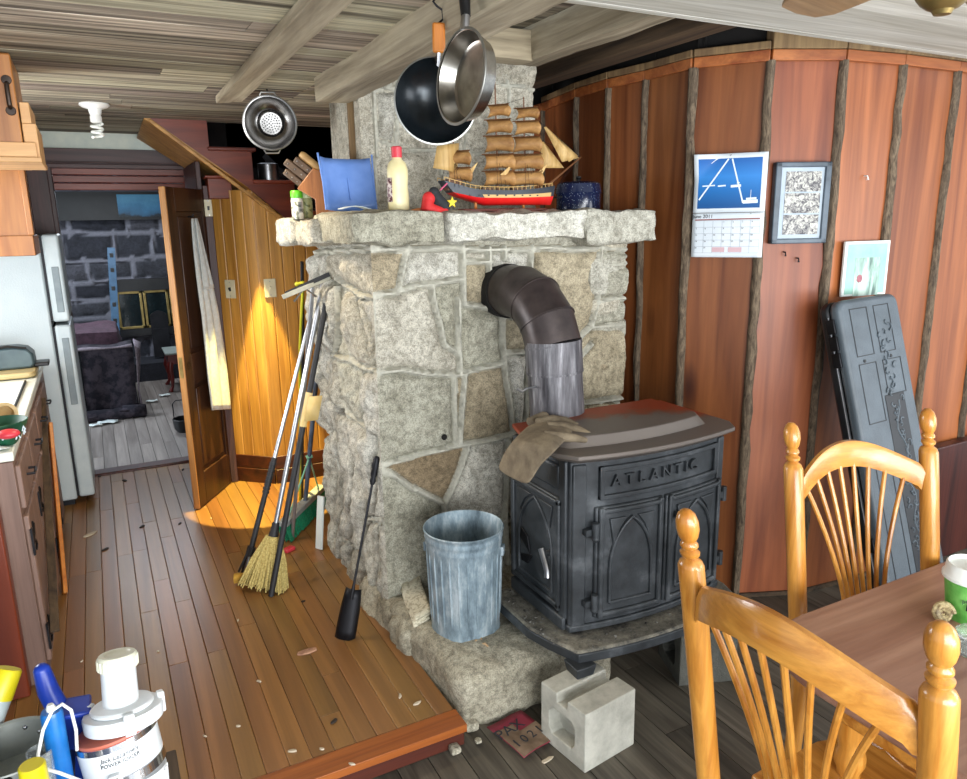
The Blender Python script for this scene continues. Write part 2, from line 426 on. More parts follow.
struct('trim_6', mb, 'darkbeam', bev=.006)
mb = MB(); mb.r = .5; mb.box(1.035, 1.078, 3.205, 3.225, 1.78, 2.33)
struct('trim_7', mb, 'post', bev=.004)

# pine plank wall that turns the corner on a curve
WP = [(2.40, 4.72), (2.37, 4.3), (2.37, 3.762), (2.284, 3.303), (2.267, 3.015), (2.30, 2.787), (2.31, 2.499), (2.486, 2.258), (2.768, 2.139), (3.086, 2.105), (3.458, 2.10), (3.85, 2.10), (4.3, 2.11), (4.9, 2.12), (5.6, 2.14)]
TZ = 2.385
tones = [.3, .3, .35, .2, .35, .25, .1, .55, .75, .62, .9, .7, .5, .4]
mb = MB()
def wn(i):
    a, b = V((*WP[i], 0)), V((*WP[i+1], 0)); d = (b-a).normalized(); return a, b, d, V((-d.y, d.x, 0))
for i in range(len(WP)-1):
    a, b, d, n = wn(i); mb.r = tones[i]
    mb.prism([a+d*.002, b-d*.002, b-d*.002+n*.03, a+d*.002+n*.03], (0, 0, TZ))
wall_r = struct('wall_right', mb, 'pine')
for i in range(1, len(WP)-1):
    a, b, d, n = wn(i); q = V((*WP[i], 0)); dp = wn(i-1)[2]; d2 = (d+dp).normalized(); n2 = V((-d2.y, d2.x, 0))
    mb = MB(); rg2 = random.Random(i); K = 26; P = []
    w = .016 if i < 6 else .021
    for k in range(K+1):
        z = TZ*k/K*.985; wob = rg2.uniform(-.004, .004); ww = w*(1+rg2.uniform(-.18, .15)); row = []
        for j in range(7):
            t = -math.pi/2+math.pi*j/6; row.append(q + d2*(math.sin(t)*ww+wob) - n2*(math.cos(t)*.022*(1+rg2.uniform(-.2, .2))+.001) + V((0, 0, z)))
        P.append(row)
    mb.r = rg2.uniform(.3, .9); mb.grid([r[::-1] for r in P])
    struct('batten', mb, 'bark', wall_r)
mb = MB()
for i in range(len(WP)-1):
    a, b, d, n = wn(i); mb.r = rg.uniform(.4, .8)
    mb.prism([a-n*.018+d*.001, b-n*.018-d*.001, b-n*.001, a-n*.001], (0, 0, .042)); 
mb.xf(T(z=TZ-.038)); struct('trim_8', mb, 'trimpine', bev=.003)
mb = MB()
for i in range(2, len(WP)-1):
    a, b, d, n = wn(i); mb.r = rg.uniform(.0, .3) if i < 7 else .9; mb.prism([a-n*.02, b-n*.02, b+n*.05, a+n*.05], (0, 0, .03 if i < 7 else .16))
mb.xf(T(z=TZ+.006)); struct('trim_9', mb, 'post', bev=.004)
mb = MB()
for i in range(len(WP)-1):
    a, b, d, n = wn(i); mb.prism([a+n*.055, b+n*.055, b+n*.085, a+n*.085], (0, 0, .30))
mb.xf(T(z=TZ-.02)); struct('wall_gap_blocker', mb, 'void')  # added dark blocker, keeps the sky out of the gap above the planks
mb = MB()
for i in range(6, len(WP)-1):
    a, b, d, n = wn(i); mb.r = rg.uniform(.4, .8); mb.prism([a-n*.012, b-n*.012, b-n*.001, a-n*.001], (0, 0, .02))
struct('baseboard_right', mb, 'darkbeam')
# maroon panelled dado at the far right
mb = MB(); mb.r = .3; mb.box(3.50, 4.6, 2.03, 2.085, 0, .62); 
struct('trim_10', mb, 'maroon', bev=.006)

# back wall with the doorway to the far room
DX0, DX1, DZ = -.205, .665, 2.12
mb = MB(); mb.box(-2.2, DX0, 5.5, 5.6, 0, 2.45); mb.box(DX0, DX1+.03, 5.5, 5.6, DZ, 2.45); mb.box(DX1, DX1+.03, 5.5, 5.6, 0, DZ)
struct('wall_back', mb, 'green_white')
mb = MB(); mb.r = .4; mb.box(DX0-.1, DX0+.012, 5.455, 5.5, PZ, DZ+.005); mb.box(DX1-.02, DX1+.12, 5.455, 5.5, PZ, DZ+.005)
mb.box(DX0-.002, DX0+.035, 5.475, 5.62, PZ, DZ)
struct('trim_11', mb, 'jamb', bev=.004)
mb = MB(); mb.r = .5; mb.box(DX0-.12, .74, 5.452, 5.5, DZ-.01, DZ+.016); mb.r = .2; mb.box(DX0-.1, .74, 5.462, 5.5, DZ+.016, DZ+.11); mb.r = .6; mb.box(DX0-.12, .76, 5.44, 5.5, DZ+.022, DZ+.03)
struct('trim_12', mb, 'purple', bev=.003)
mb = MB()
for k in range(3): mb.r = .2+.3*k; mb.box(DX0-.0, DX1, 5.52+.03*k, 5.56+.03*k, DZ-.046*(k+1), DZ-.046*k-.003)
struct('trim_13', mb, 'redstair', bev=.004)
# left wall and its window strip over the counter
mb = MB(); mb.box(-1.36, -1.3, 1.4, 3.2, 0, 2.33); mb.box(-1.36, -1.3, 4.3, 5.5, 0, 2.33); mb.box(-1.36, -1.3, 3.2, 4.3, 0, 1.15); mb.box(-1.36, -1.3, 3.2, 4.3, 1.95, 2.33)
struct('wall_left', mb, 'grey_wall')
mb = MB(); mb.r = .4
for (a, b, c, d) in ((3.15, 4.35, 1.1, 1.15), (3.15, 4.35, 1.95, 2.0), (3.15, 3.2, 1.15, 1.95), (4.3, 4.35, 1.15, 1.95), (3.73, 3.77, 1.15, 1.95)): mb.box(-1.34, -1.28, a, b, c, d)
struct('window_1', mb, 'maroon', bev=.003)

# golden wainscot under the stairs, its posts and baseboard
WS = [(.672, 4.885), (.889, 4.684), (2.3, 4.684)]
def slope(x): return 1.962-(x-.857)*.86
mb = MB(); 
for (a, b) in zip(WS, WS[1:]):
    a = V((*a, 0)); b = V((*b, 0)); L = (b-a).length; d = (b-a)/L; n = V((-d.y, d.x, 0)); t = 0; rgw = random.Random(5)
    while t < L-.005:
        w = min(.074, L-t); mb.r = rgw.uniform(.05, .95); p, q = a+d*(t+.001), a+d*(t+w-.001)
        z0, z1 = min(1.95, slope(p.x)), min(1.95, slope(q.x))
        if a.x < .8: z0 = z1 = 1.95
        z0 = max(z0, .5); z1 = max(z1, .5)
        i = len(mb.v)
        e = .003
        p2, q2 = a+d*(t+.006), a+d*(t+w-.006)
        for zz in (0,):
            mb.add([p+V((0, 0, PZ)), p2+V((0, 0, PZ))-n*e, q2+V((0, 0, PZ))-n*e, q+V((0, 0, PZ)), p+V((0, 0, z0)), p2+V((0, 0, z0))-n*e, q2+V((0, 0, z1))-n*e, q+V((0, 0, z1)), p+n*.02+V((0, 0, PZ)), q+n*.02+V((0, 0, PZ)), p+n*.02+V((0, 0, z0)), q+n*.02+V((0, 0, z1))],
                   [(0, 1, 5, 4), (1, 2, 6, 5), (2, 3, 7, 6), (4, 5, 6, 7, 11, 10), (9, 8, 10, 11), (8, 0, 4, 10), (3, 9, 11, 7), (8, 9, 3, 2, 1, 0)])
        t += w
struct('wall_stairs', mb, 'golden', ang=20)
mb = MB(); mb.r = .5
for (a, b) in zip(WS, WS[1:]):
    a = V((*a, 0)); b = V((*b, 0)); d = (b-a).normalized(); n = V((-d.y, d.x, 0))
    mb.r = .4; mb.prism([a-n*.02, b-n*.02-d*.0, b, a], (0, 0, .095)); mb.r = .7; mb.prism([a-n*.014+V((0, 0, .098)), b-n*.014+V((0, 0, .098)), b+V((0, 0, .098)), a+V((0, 0, .098))], (0, 0, .085))
mb.xf(T(z=PZ)); struct('baseboard_stairs', mb, 'basebrown', bev=.004)
mb = MB(); mb.r = .5; mb.box(.628, .674, 4.84, 4.90, PZ, 1.98); mb.r = .2; mb.box(.60, .63, 4.86, 5.46, PZ, 2.12)
struct('trim_14', mb, 'jamb', bev=.004)
mb = MB(); mb.r = .3; mb.box(.655, .79, 4.79, 4.9, 1.90, 2.02); mb.r = .8; mb.box(.64, .77, 4.775, 4.90, 2.02, 2.035)
struct('trim_15', mb, 'redstair', bev=.004)

# enclosed staircase
st = thing('staircase', 'enclosed red brown staircase with golden sloping soffit rising behind the stone chimney', 'stairs', (1.0, 4.7, PZ))
mb = MB(); mb.r = .6; mb.prism([(.335, 4.67, 2.325), (.90, 4.67, 1.935), (.86, 5.3, 1.93), (.335, 5.44, 2.30)], (.012, 0, .03)); obj('soffit', mb, 'goldenx', st, world=True, bev=.004)
mb = MB(); mb.r = .3; mb.prism([(.36, 4.668, 2.335), (.665, 4.668, 2.335), (.665, 4.668, 2.165), (.90, 4.668, 2.165), (.90, 4.668, 1.985), (1.14, 4.668, 1.985), (1.14, 4.668, 1.80), (1.4, 4.668, 1.80), (1.4, 4.668, 1.495), (.86, 4.668, 1.965)], (0, .03, 0)); obj('skirt', mb, 'redstair', st, world=True)
mb = MB(); mb.r = .5; mb.beam((.36, 4.655, 2.318), (1.4, 4.655, 1.495), .026, .02); obj('handrail', mb, 'goldenx', st, world=True, bev=.004)
for k in range(5):
    x = .665+.237*k; z = 2.165-.182*k
    mb = MB(); mb.r = .4+.1*k; mb.box(x-.01, x+.26, 4.645, 5.5, z, z+.022); obj('tread', mb, 'redstair', st, world=True, bev=.006)
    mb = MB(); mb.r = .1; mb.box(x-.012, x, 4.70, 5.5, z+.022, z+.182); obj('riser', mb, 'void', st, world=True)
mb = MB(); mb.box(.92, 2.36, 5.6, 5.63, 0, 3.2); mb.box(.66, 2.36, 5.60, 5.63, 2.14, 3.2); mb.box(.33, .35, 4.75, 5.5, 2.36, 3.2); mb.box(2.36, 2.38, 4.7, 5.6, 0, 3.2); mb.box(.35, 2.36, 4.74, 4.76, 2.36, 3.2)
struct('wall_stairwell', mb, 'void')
mb = MB(); mb.r = .4; mb.beam((1.03, 4.95, 2.17), (1.36, 4.95, 1.83), .03, .035); props(obj('stair_handrail', mb, 'darkmetal', bev=.004), 'dark sloping rail in the black stairwell opening behind the knife block', 'handrail')

# open door
ax, ay, bx, by = .383, 4.445, .668, 4.90
a = V((ax, ay, 0)); d = (V((bx, by, 0))-a); L = d.length; d.normalize(); n = V((d.y, -d.x, 0))
DM = Matrix(((d.x, -n.x, 0, ax), (d.y, -n.y, 0, ay), (0, 0, 1, PZ+.006), (0, 0, 0, 1)))   # x along door, y away from room, z up
H = 1.86
mb = MB(); mb.r = .5
for (x0, x1, z0, z1) in ((0.012, .10, 0, H), (L-.1, L, 0, H), (.1, L-.1, 0, .2), (.1, L-.1, .74, .92), (.1, L-.1, H-.13, H)): mb.box(x0, x1, 0, .036, z0, z1)
mb.mi = 1; mb.r = .8; mb.box(0, .012, 0, .036, 0, H); mb.mi = 0
door = struct('door_1', mb.xf(DM), ['doorwood', 'dooredge'], bev=.003)
for (z0, z1) in ((.2, .74), (.92, H-.13)):
    mb = MB(); mb.r = .3; mb.box(.1, L-.1, .012, .026, z0, z1); mb.box(.13, L-.13, .006, .03, z0+.03, z1-.03); struct('door_panel', mb.xf(DM), 'doorwood', door, bev=.004)
mb = MB(); mb.lathe([(0, -.06), (.018, -.058), (.026, -.045), (.022, -.03), (.010, -.025), (.010, 0), (.026, 0)], DM @ T(.055, 0, .86, rx=rad(-90)) @ Matrix.Scale(-1, 4, (0, 0, 1)), 16); struct('door_knob', mb, 'darkmetal', door)
mb = MB(); mb.box(-.002, .0, .008, .028, .80, .92); struct('latch_plate', mb.xf(DM), 'brass', door)

# far room
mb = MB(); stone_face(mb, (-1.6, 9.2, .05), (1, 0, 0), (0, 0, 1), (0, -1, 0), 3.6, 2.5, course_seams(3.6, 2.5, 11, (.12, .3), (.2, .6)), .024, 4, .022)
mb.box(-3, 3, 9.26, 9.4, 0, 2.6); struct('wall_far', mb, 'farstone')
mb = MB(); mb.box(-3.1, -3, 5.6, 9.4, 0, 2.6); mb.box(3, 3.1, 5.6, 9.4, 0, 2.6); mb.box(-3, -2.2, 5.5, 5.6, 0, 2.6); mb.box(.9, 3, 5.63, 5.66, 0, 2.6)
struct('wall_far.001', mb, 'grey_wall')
mb = MB(); mb.box(-3.1, 3.1, 5.5, 9.4, 2.46, 2.5); struct('ceiling.004', mb, 'void')
# ================================================================ STONE CHIMNEY
ch = thing('stone_chimney', 'big grey fieldstone chimney with a thick stone mantel in the middle of the room', 'fireplace', (1.5, 2.9, 0))
CYF, CXL = 2.70, .938
def fs(*pts):   # seam on the front face
    r = []
    for x, y in pts:
        p = aty(x, y, CYF); r.append((p.x-CXL, p.z-.03))
    return r
front = [fs(*p) for p in [
    [(345, 249), (400, 249), (470, 249), (540, 249), (640, 249)],
    [(368, 297), (390, 294), (420, 286), (464, 279)], [(408, 247), (399, 290)], [(464, 247), (464, 305)], [(464, 262), (492, 261)],
    [(464, 305), (490, 309), (503, 316), (524, 318), (560, 330)], [(490, 247), (491, 309)], [(505, 247), (505, 258)],
    [(432, 284), (437, 312), (446, 345), (459, 352)], [(458, 300), (461, 373)],
    [(374, 296), (374, 372), (380, 467)], [(372, 373), (400, 370), (430, 374), (462, 374), (505, 363)],
    [(503, 316), (505, 363), (514, 434)], [(505, 354), (535, 353)], [(454, 374), (458, 446)], [(466, 373), (462, 442)],
    [(378, 467), (420, 455), (458, 446), (516, 434), (545, 424)], [(380, 467), (415, 489), (446, 505)], [(469, 447), (446, 505), (444, 600)],
    [(510, 436), (506, 516), (510, 600)], [(446, 530), (510, 520)],
    [(532, 247), (530, 330)], [(601, 247), (598, 300), (592, 327)], [(598, 266), (640, 262)], [(596, 302), (640, 297)],
    [(575, 342), (592, 327), (640, 323)], [(575, 362), (592, 345)], [(584, 404), (640, 395)], [(560, 410), (584, 404)], [(530, 353), (525, 440)], [(545, 440), (545, 620)], [(600, 404), (600, 620)], [(545, 480), (660, 470)], [(545, 540), (660, 530)]]]
def fcol(*a):
    out = []
    for x, y, v in a:
        p = aty(x, y, CYF); out.append((p.x-CXL, p.z-.03, v))
    return out
FC = fcol((385, 270, .62), (435, 265, .4), (478, 290, .6), (405, 330, .45), (445, 310, .05), (483, 335, .2), (415, 420, .15), (488, 400, .62), (425, 470, .7), (480, 480, .42), (415, 530, .18), (565, 270, .5), (612, 280, .22), (612, 312, .22), (605, 360, .6), (570, 380, .6), (515, 335, .58), (518, 400, .4))
mb = MB()
stone_face(mb, (CXL, CYF, .03), (1, 0, 0), (0, 0, 1), (0, -1, 0), 1.20, 1.66, front, .008, 2, .0105, FC, .014, .02, pinch=True)
def ls(*pts):   # seam on the side face (plane through the corner)
    r = []
    for x, y in pts:
        p = atx(x, y, CXL-.03); r.append((p.y-CYF, p.z-.03))
    return r
side = [ls(*p) for p in [
    [(304, 252), (372, 250)], [(313, 252), (316, 282)], [(323, 252), (322, 284), (331, 284)], [(329, 280), (345, 290), (353, 297), (372, 298)],
    [(349, 300), (356, 330), (363, 366)], [(353, 300), (361, 330), (368, 370)], [(329, 284), (331, 320), (328, 356)], [(340, 292), (338, 320), (345, 362)],
    [(326, 356), (344, 362), (362, 371), (374, 372)], [(310, 360), (318, 390), (325, 430)], [(318, 358), (326, 395), (340, 415)], [(332, 362), (338, 400), (342, 418)], [(358, 372), (363, 430)],
    [(338, 412), (350, 421), (366, 432)], [(316, 425), (330, 450), (338, 470)], [(330, 430), (336, 445)], [(348, 440), (352, 500), (345, 560)], [(336, 445), (340, 500), (338, 560)],
    [(352, 462), (362, 500), (360, 590)], [(378, 465), (382, 500), (388, 600)], [(330, 470), (333, 540)], [(362, 520), (388, 522)], [(338, 540), (362, 556)], [(372, 440), (374, 520), (374, 610)]]]
stone_face(mb, (CXL, CYF, .03), (0, 1, 0), (0, 0, 1), (-1, 0, 0), .84, 1.66, side, .009, 5, .009, None, .010, .04, pinch=True, rr=(.0, .5), gaps=(2, 4, 5, 9, 10, 14, 16, 18, 20))
mb.r = .3
mb.box(CXL+.07, CXL+1.19, CYF+.07, CYF+.83, 0, 1.69)
# ragged ends of the front stones on the far side
rgk = random.Random(8); z = .1
while z < 1.62:
    h = rgk.uniform(.1, .22); mb.r = rgk.uniform(.1, .7); dx = rgk.uniform(-.03, .03)
    rough_block(mb, CXL+1.0, CXL+1.2+dx, CYF-.012, CYF+.3, z+.004, min(1.66, z+h-.004), .02, .03, .03, z*9); z += h
obj('stone_body', mb, 'stone', ch, world=True, weld=False, ang=60)
k = N('soot_spot')
def slab(name, x0, x1, y0, y1, z0, z1, seed, r, fn=None, amp=.02, mat='stone', rnd=.014, freq=5.5):
    mb = MB(); mb.r = r; rough_block(mb, x0, x1, y0, y1, z0, z1, amp, rnd, .022, seed, freq, fn); return obj(name, mb, mat, ch, world=True, weld=True, ang=70)
slab('mantel_slab', .83, 1.205, 2.60, 3.12, 1.665, 1.79, 3, .2, lambda q: V((q.x, q.y, q.z - max(0, .95-q.x)*.12*max(0, (q.z-1.7)*8))))
slab('mantel_slab', 1.205, 1.84, 2.585, 3.12, 1.665, 1.785, 7, .95)
slab('mantel_slab', 1.842, 2.225, 2.585, 3.12, 1.645, 1.785, 9, .88)
slab('mantel_slab', .79, 1.0, 3.05, 3.30, 1.655, 1.765, 12, .45)
slab('mantel_slab', .76, 1.0, 3.28, 3.58, 1.655, 1.77, 14, .95)
slab('mantel_slab', 1.0, 2.1, 3.1, 3.55, 1.66, 1.77, 17, .4)
# hearth slab the ash can stands on
def hfn(q): return V((q.x + max(0, (q.y-2.1))*-.06, q.y, q.z - .02*max(0, min(1, (2.2-q.y)/.2))*(q.z > .1)))
slab('hearth_slab', .935, 1.60, 2.02, 2.76, -.02, .215, 21, .3, hfn, .02, 'hearth', .045, 3.5)
slab('hearth_slab', .885, 1.03, 2.42, 2.98, -.02, .20, 23, .3, None, .04, 'hearth', .04, 4.5)
slab('hearth_slab', 1.6, 2.22, 2.26, 2.72, -.02, .15, 25, .1, None, .035, 'hearth', .04)
# stack above the mantel
mb = MB()
def us(*pts):
    r = []
    for x, y in pts:
        p = aty(x, y, 3.1); r.append((p.x-1.05, p.z-1.72))
    return r
up = [us(*p) for p in [[(371, 70), (377, 120), (375, 210)], [(377, 90), (396, 88), (405, 60)], [(392, 66), (391, 88)], [(378, 140), (400, 148), (450, 150)], [(400, 90), (396, 150), (394, 215)], [(405, 75), (440, 72), (535, 90)], [(508, 80), (512, 110), (505, 220)], [(440, 150), (445, 215)], [(470, 90), (465, 150), (512, 160)], [(470, 155), (472, 215)]]]
stone_face(mb, (1.05, 3.1, 1.72), (1, 0, 0), (0, 0, 1), (0, -1, 0), .85, .79, up, .009, 9, .009, None, .004, .024)
mb.r = .45; mb.box(1.06, 1.89, 3.108, 3.56, 1.7, 2.51)
obj('upper_stack', mb, 'stone', ch, world=True, ang=60)
mb = MB()
mb.tube([(1.508, 2.655, 1.46), (1.508, 2.74, 1.46)], .112, 28)
obj('flue_opening', mb, 'void', ch, world=True)

mb = MB(); p = aty(444, 437, 2.676); mb.lathe([(0, -.004), (.010, -.004), (.013, .004), (0, .004)], T(*p, rx=rad(90)), 18); obj('old_flue_plug', mb, 'void', ch, world=True)
# ================================================================ WOOD STOVE
k = N('cast_iron'); n1 = k.noise(k.tc, 6, 5, .65); n2 = k.noise(k.tc, 200, 2)
M['iron'] = k.set(Base_Color=k.ramp(n1, [(.3, '24272a'), (.55, '3c4044'), (.72, '62666a')]), Roughness=k.ramp(n1, [(.3, (.38,)*3), (.7, (.55,)*3)]), Metallic=.25); k.bump(n2, .25, .002)
k = N('iron_top'); n1 = k.noise(k.tc, 7, 6, .7); sx = k.n('SeparateXYZ', {0: k.tc}).outputs[1]
rust = k.ramp(k.math('ADD', k.math('ADD', k.math('MULTIPLY', k.math('ADD', sx, .03), 3.0), k.math('MULTIPLY', k.n('SeparateXYZ', {0: k.tc}).outputs[0], .7)), n1), [(.52, '6a625c'), (.66, '7c4630'), (.78, '90381a')])
M['irontop'] = k.set(Base_Color=rust, Roughness=.5, Metallic=.2); k.bump(k.noise(k.tc, 150), .2, .002)
k = N('ashy_iron'); n1 = k.noise(k.tc, 12, 6, .75)
M['ashy'] = k.set(Base_Color=k.ramp(n1, [(.35, '2c2c2c'), (.5, '6e6a60'), (.65, '8f8a7c')]), Roughness=.85); k.bump(k.noise(k.tc, 90), .6, .004)
X0, X1, YF, YB, ZB, ZT = 1.345, 2.045, 1.965, 2.36, .31, .945
stv = thing('wood_stove', 'black cast iron wood stove with arched double doors and rust on its lid', 'stove', (1.7, 2.15, .14))
def bow(x): t = (x-X0)/(X1-X0)*2-1; return YF - .045*(1-t*t)
def bowpoly(x0, x1, off, n=12): return [V((x0+(x1-x0)*i/n, bow(x0+(x1-x0)*i/n)-off, 0)) for i in range(n+1)]
def curved(mb, x0, x1, z0, z1, off, th, n=12):
    P = bowpoly(x0, x1, off, n); Q = [p+V((0, th, 0)) for p in P]
    mb.prism([p+V((0, 0, z0)) for p in P+Q[::-1]], (0, 0, z1-z0)); return mb
mb = MB()
P = bowpoly(X0, X1, 0, 14)+[V((X1, YB, 0)), V((X0, YB, 0))]
mb.prism([p+V((0, 0, ZB)) for p in P], (0, 0, ZT-ZB))
obj('firebox', mb, 'iron', stv, world=True, bev=.006)
mb = MB()
curved(mb, X0+.005, X0+.055, ZB+.02, ZT-.01, .008, .03, 3); curved(mb, X1-.04, X1-.003, ZB+.02, ZT-.01, .008, .03, 3); curved(mb, X0-.006, X1+.006, ZB, ZB+.025, .012, .03)
obj('corner_strips', mb, 'iron', stv, world=True, bev=.005)
# name panel
mb = MB(); z0, z1 = .80, .925
curved(mb, X0+.10, X1-.05, z1-.022, z1-.004, .014, .02); curved(mb, X0+.10, X1-.05, z0, z0+.016, .014, .02); curved(mb, X0+.10, X0+.118, z0, z1-.004, .014, .02, 2); curved(mb, X1-.068, X1-.05, z0, z1-.004, .014, .02, 2)
pn = obj('name_panel', mb, 'iron', stv, world=True, bev=.003)
x = 1.482; adv = {'A': .056, 'T': .051, 'L': .049, 'N': .058, 'I': .028, 'C': .05}
for c in 'ATLANTIC':
    xm = x+adv[c]/2; t = (bow(xm+.01)-bow(xm-.01))/.02; ang = math.atan(t)
    lettering('letter', c, .058, T(xm, bow(xm)-.004, .862, rx=rad(90), rz=ang) @ Matrix.Diagonal((1.05, 1.0, 1, 1)), 'ashy' if 0 else 'iron', pn, .009)
    x += adv[c]
# doors
def arch_pts(cx, w, z0, z1, n=10):
    zs = z0+(z1-z0)*.42; pts = [(cx-w, z0), (cx-w, zs)]
    for i in range(1, n+1):
        a = i/n*rad(62); pts.append((cx-w + w*(1-math.cos(a))/(1-math.cos(rad(62))), zs+(z1-zs)*math.sin(a)/math.sin(rad(62))))
    rt = [(2*cx-x, z) for x, z in pts[::-1][1:]]
    return pts+rt
def stove_door(x0, x1, handle):
    z0, z1 = ZB+.045, .775
    mb = MB(); curved(mb, x0, x1, z0, z1, .014, .02); d = obj('door', mb, 'iron', stv, world=True, bev=.006)
    mb = MB(); e = .024
    curved(mb, x0+.008, x1-.008, z1-e, z1-.006, .026, .02); curved(mb, x0+.008, x1-.008, z0+.006, z0+e, .026, .02); curved(mb, x0+.008, x0+e+.004, z0, z1, .026, .02, 3); curved(mb, x1-e-.004, x1-.008, z0, z1, .026, .02, 3)
    obj('door_frame', mb, 'iron', d, world=True, bev=.006)
    cx = (x0+x1)/2; ww = (x1-x0)/2-.055; A = arch_pts(cx, ww, z0+.055, z1-.05)
    mb = MB(); mb.tube([V((x, bow(x)-.017, z)) for x, z in A+[A[0]]], .007, 8); obj('arch_moulding', mb, 'iron', d, world=True)
    mb = MB()
    for s in (-1, 1):
        q = [(cx+s*(ww+.005), z1-.045), (cx+s*.022, z1-.045), (cx+s*ww*.6, z1-.085), (cx+s*(ww-.012), z1-.15)]
        mb.prism([V((x, bow(x)-.014, z)) for x, z in q], (0, -.008, 0))
    obj('spandrel', mb, 'iron', d, world=True, bev=.003)
    return d
dl = stove_door(X0+.085, 1.712, 0); dr = stove_door(1.722, X1-.02, 1)
for (xh, z) in ((X0+.07, .43), (X0+.07, .70)):
    mb = MB(); y = bow(xh)-.02
    mb.tube([(xh+.004, y-.012, z-.028), (xh+.004, y-.012, z+.028)], .013, 12); mb.box(xh-.03, xh+.04, y-.006, y+.02, z-.018, z+.004); mb.ball((xh+.004, y-.012, z-.03), .014)
    obj('hinge', mb, 'iron', stv, world=True)
for z in (.43, .70):
    mb = MB(); mb.tube([(X1+.012, YF-.005, z-.028), (X1+.012, YF-.005, z+.028)], .012, 12); mb.box(X1-.03, X1+.012, YF-.012, YF+.01, z-.015, z+.01); obj('hinge', mb, 'iron', stv, world=True)
mb = MB(); xh = 1.765; mb.tube([(xh, bow(xh), .695), (xh, bow(xh)-.05, .695)], .012, 12); mb.lathe([(0, -.014), (.02, -.012), (.022, .0), (.02, .012), (0, .014)], T(xh, bow(xh)-.05, .695, rx=rad(90)), 16); mb.tube([(xh, bow(xh)-.05, .695), (xh+.035, bow(xh)-.062, .688)], .008, 10)
obj('latch', mb, 'iron', dr, world=True)
# side door
ys0, ys1, zs0, zs1 = YF+.035, YB-.01, .375, .80
mb = MB(); mb.box(X0-.012, X0+.01, ys0, ys1, zs0, zs1); sd = obj('side_door', mb, 'iron', stv, world=True, bev=.005)
mb = MB(); mb.box(X0-.022, X0-.004, ys0+.006, ys1-.006, zs1-.026, zs1-.006); mb.box(X0-.022, X0-.004, ys0+.006, ys1-.006, zs0+.006, zs0+.026); mb.box(X0-.022, X0-.004, ys0+.006, ys0+.028, zs0, zs1); mb.box(X0-.022, X0-.004, ys1-.028, ys1-.006, zs0, zs1); obj('door_frame', mb, 'iron', sd, world=True, bev=.005)
cy = (ys0+ys1)/2; A = arch_pts(cy, .115, zs0+.05, zs1-.045); mb = MB(); mb.tube([V((X0-.013, y, z)) for y, z in A+[A[0]]], .006, 8); obj('arch_moulding', mb, 'iron', sd, world=True)
mb = MB()
for s in (-1, 1):
    q = [(cy+s*.12, zs1-.04), (cy+s*.02, zs1-.04), (cy+s*.07, zs1-.075), (cy+s*.105, zs1-.13)]; mb.prism([V((X0-.012, y, z)) for y, z in q], (-.006, 0, 0))
obj('spandrel', mb, 'iron', sd, world=True, bev=.003)
mb = MB(); zc = .515
for s in (-1, 1):
    mb.prism([V((X0-.012, cy+.02+s*.006, zc)), V((X0-.012, cy+.045, zc+s*.055+.01)), V((X0-.012, cy+.09, zc+s*.07+.02)), V((X0-.012, cy+.10, zc+s*.035+.01))], (-.007, 0, 0))
obj('air_vent', mb, 'darkmetal', sd, world=True, bev=.002)
mb = MB(); mb.tube([(X0-.005, ys0+.075, .575), (X0-.04, ys0+.072, .575)], .011, 12); mb.tube([(X0-.04, ys0+.085, .592), (X0-.043, ys0+.055, .55), (X0-.047, ys0+.035, .525), (X0-.05, ys0+.03, .505)], [.013, .012, .011, .012], 14); obj('nickel_handle', mb, 'steel', sd, world=True, label='shiny nickel handle')
mb = MB(); mb.box(X0-.02, X0+.01, ys0-.02, ys1+.0, ZB+.0, ZB+.05); mb.box(X0-.012, X0+.01, ys0-.02, ys0+.02, ZB, ZT); obj('side_skirting', mb, 'iron', stv, world=True, bev=.006)
mb = MB(); mb.box(X0-.014, X0+.01, ys0+.02, ys1-.02, .83, .92); obj('side_panel', mb, 'iron', stv, world=True, bev=.008)
# top
def topslab(x0, x1, yf, yb, bw, ch_, n=14):
    pts = []
    for i in range(n+1):
        t = i/n*2-1; pts.append(V((x0+ch_+(x1-x0-2*ch_)*i/n, yf-bw*(1-t*t), 0)))
    return pts+[V((x1, yf+ch_*1.6, 0)), V((x1, yb, 0)), V((x0+.06, yb, 0)), V((x0, yb-.2, 0)), V((x0, yf+ch_*1.6, 0))]
mb = MB(); A = topslab(X0-.05, X1+.045, YF-.055, YB+.02, .045, .045); B = topslab(X0-.025, X1+.025, YF-.025, YB+.005, .045, .04)
n = len(A); mb.add([p+V((0, 0, ZT+.002)) for p in B]+[p+V((0, 0, ZT+.022)) for p in A]+[p+V((0, 0, ZT+.036)) for p in A], [tuple(range(n))[::-1], tuple(range(2*n, 3*n))]+[(j*n+i, j*n+(i+1) % n, (j+1)*n+(i+1) % n, (j+1)*n+i) for j in (0, 1) for i in range(n)])
obj('top_plate', mb, 'irontop', stv, world=True, bev=.003)
mb = MB(); A = topslab(X0-.01, X1-.03, YF+.035, YB-.03, .04, .03); c = V(((X0+X1)/2, (YF+YB)/2, 0)); B = [c+(p-c)*.9 for p in A]
mb.add([p+V((0, 0, ZT+.034)) for p in A]+[p+V((0, 0, ZT+.07)) for p in B], [tuple(range(n, 2*n))]+[(i, (i+1) % n, n+(i+1) % n, n+i) for i in range(n)])
obj('lid', mb, 'irontop', stv, world=True, bev=.003)
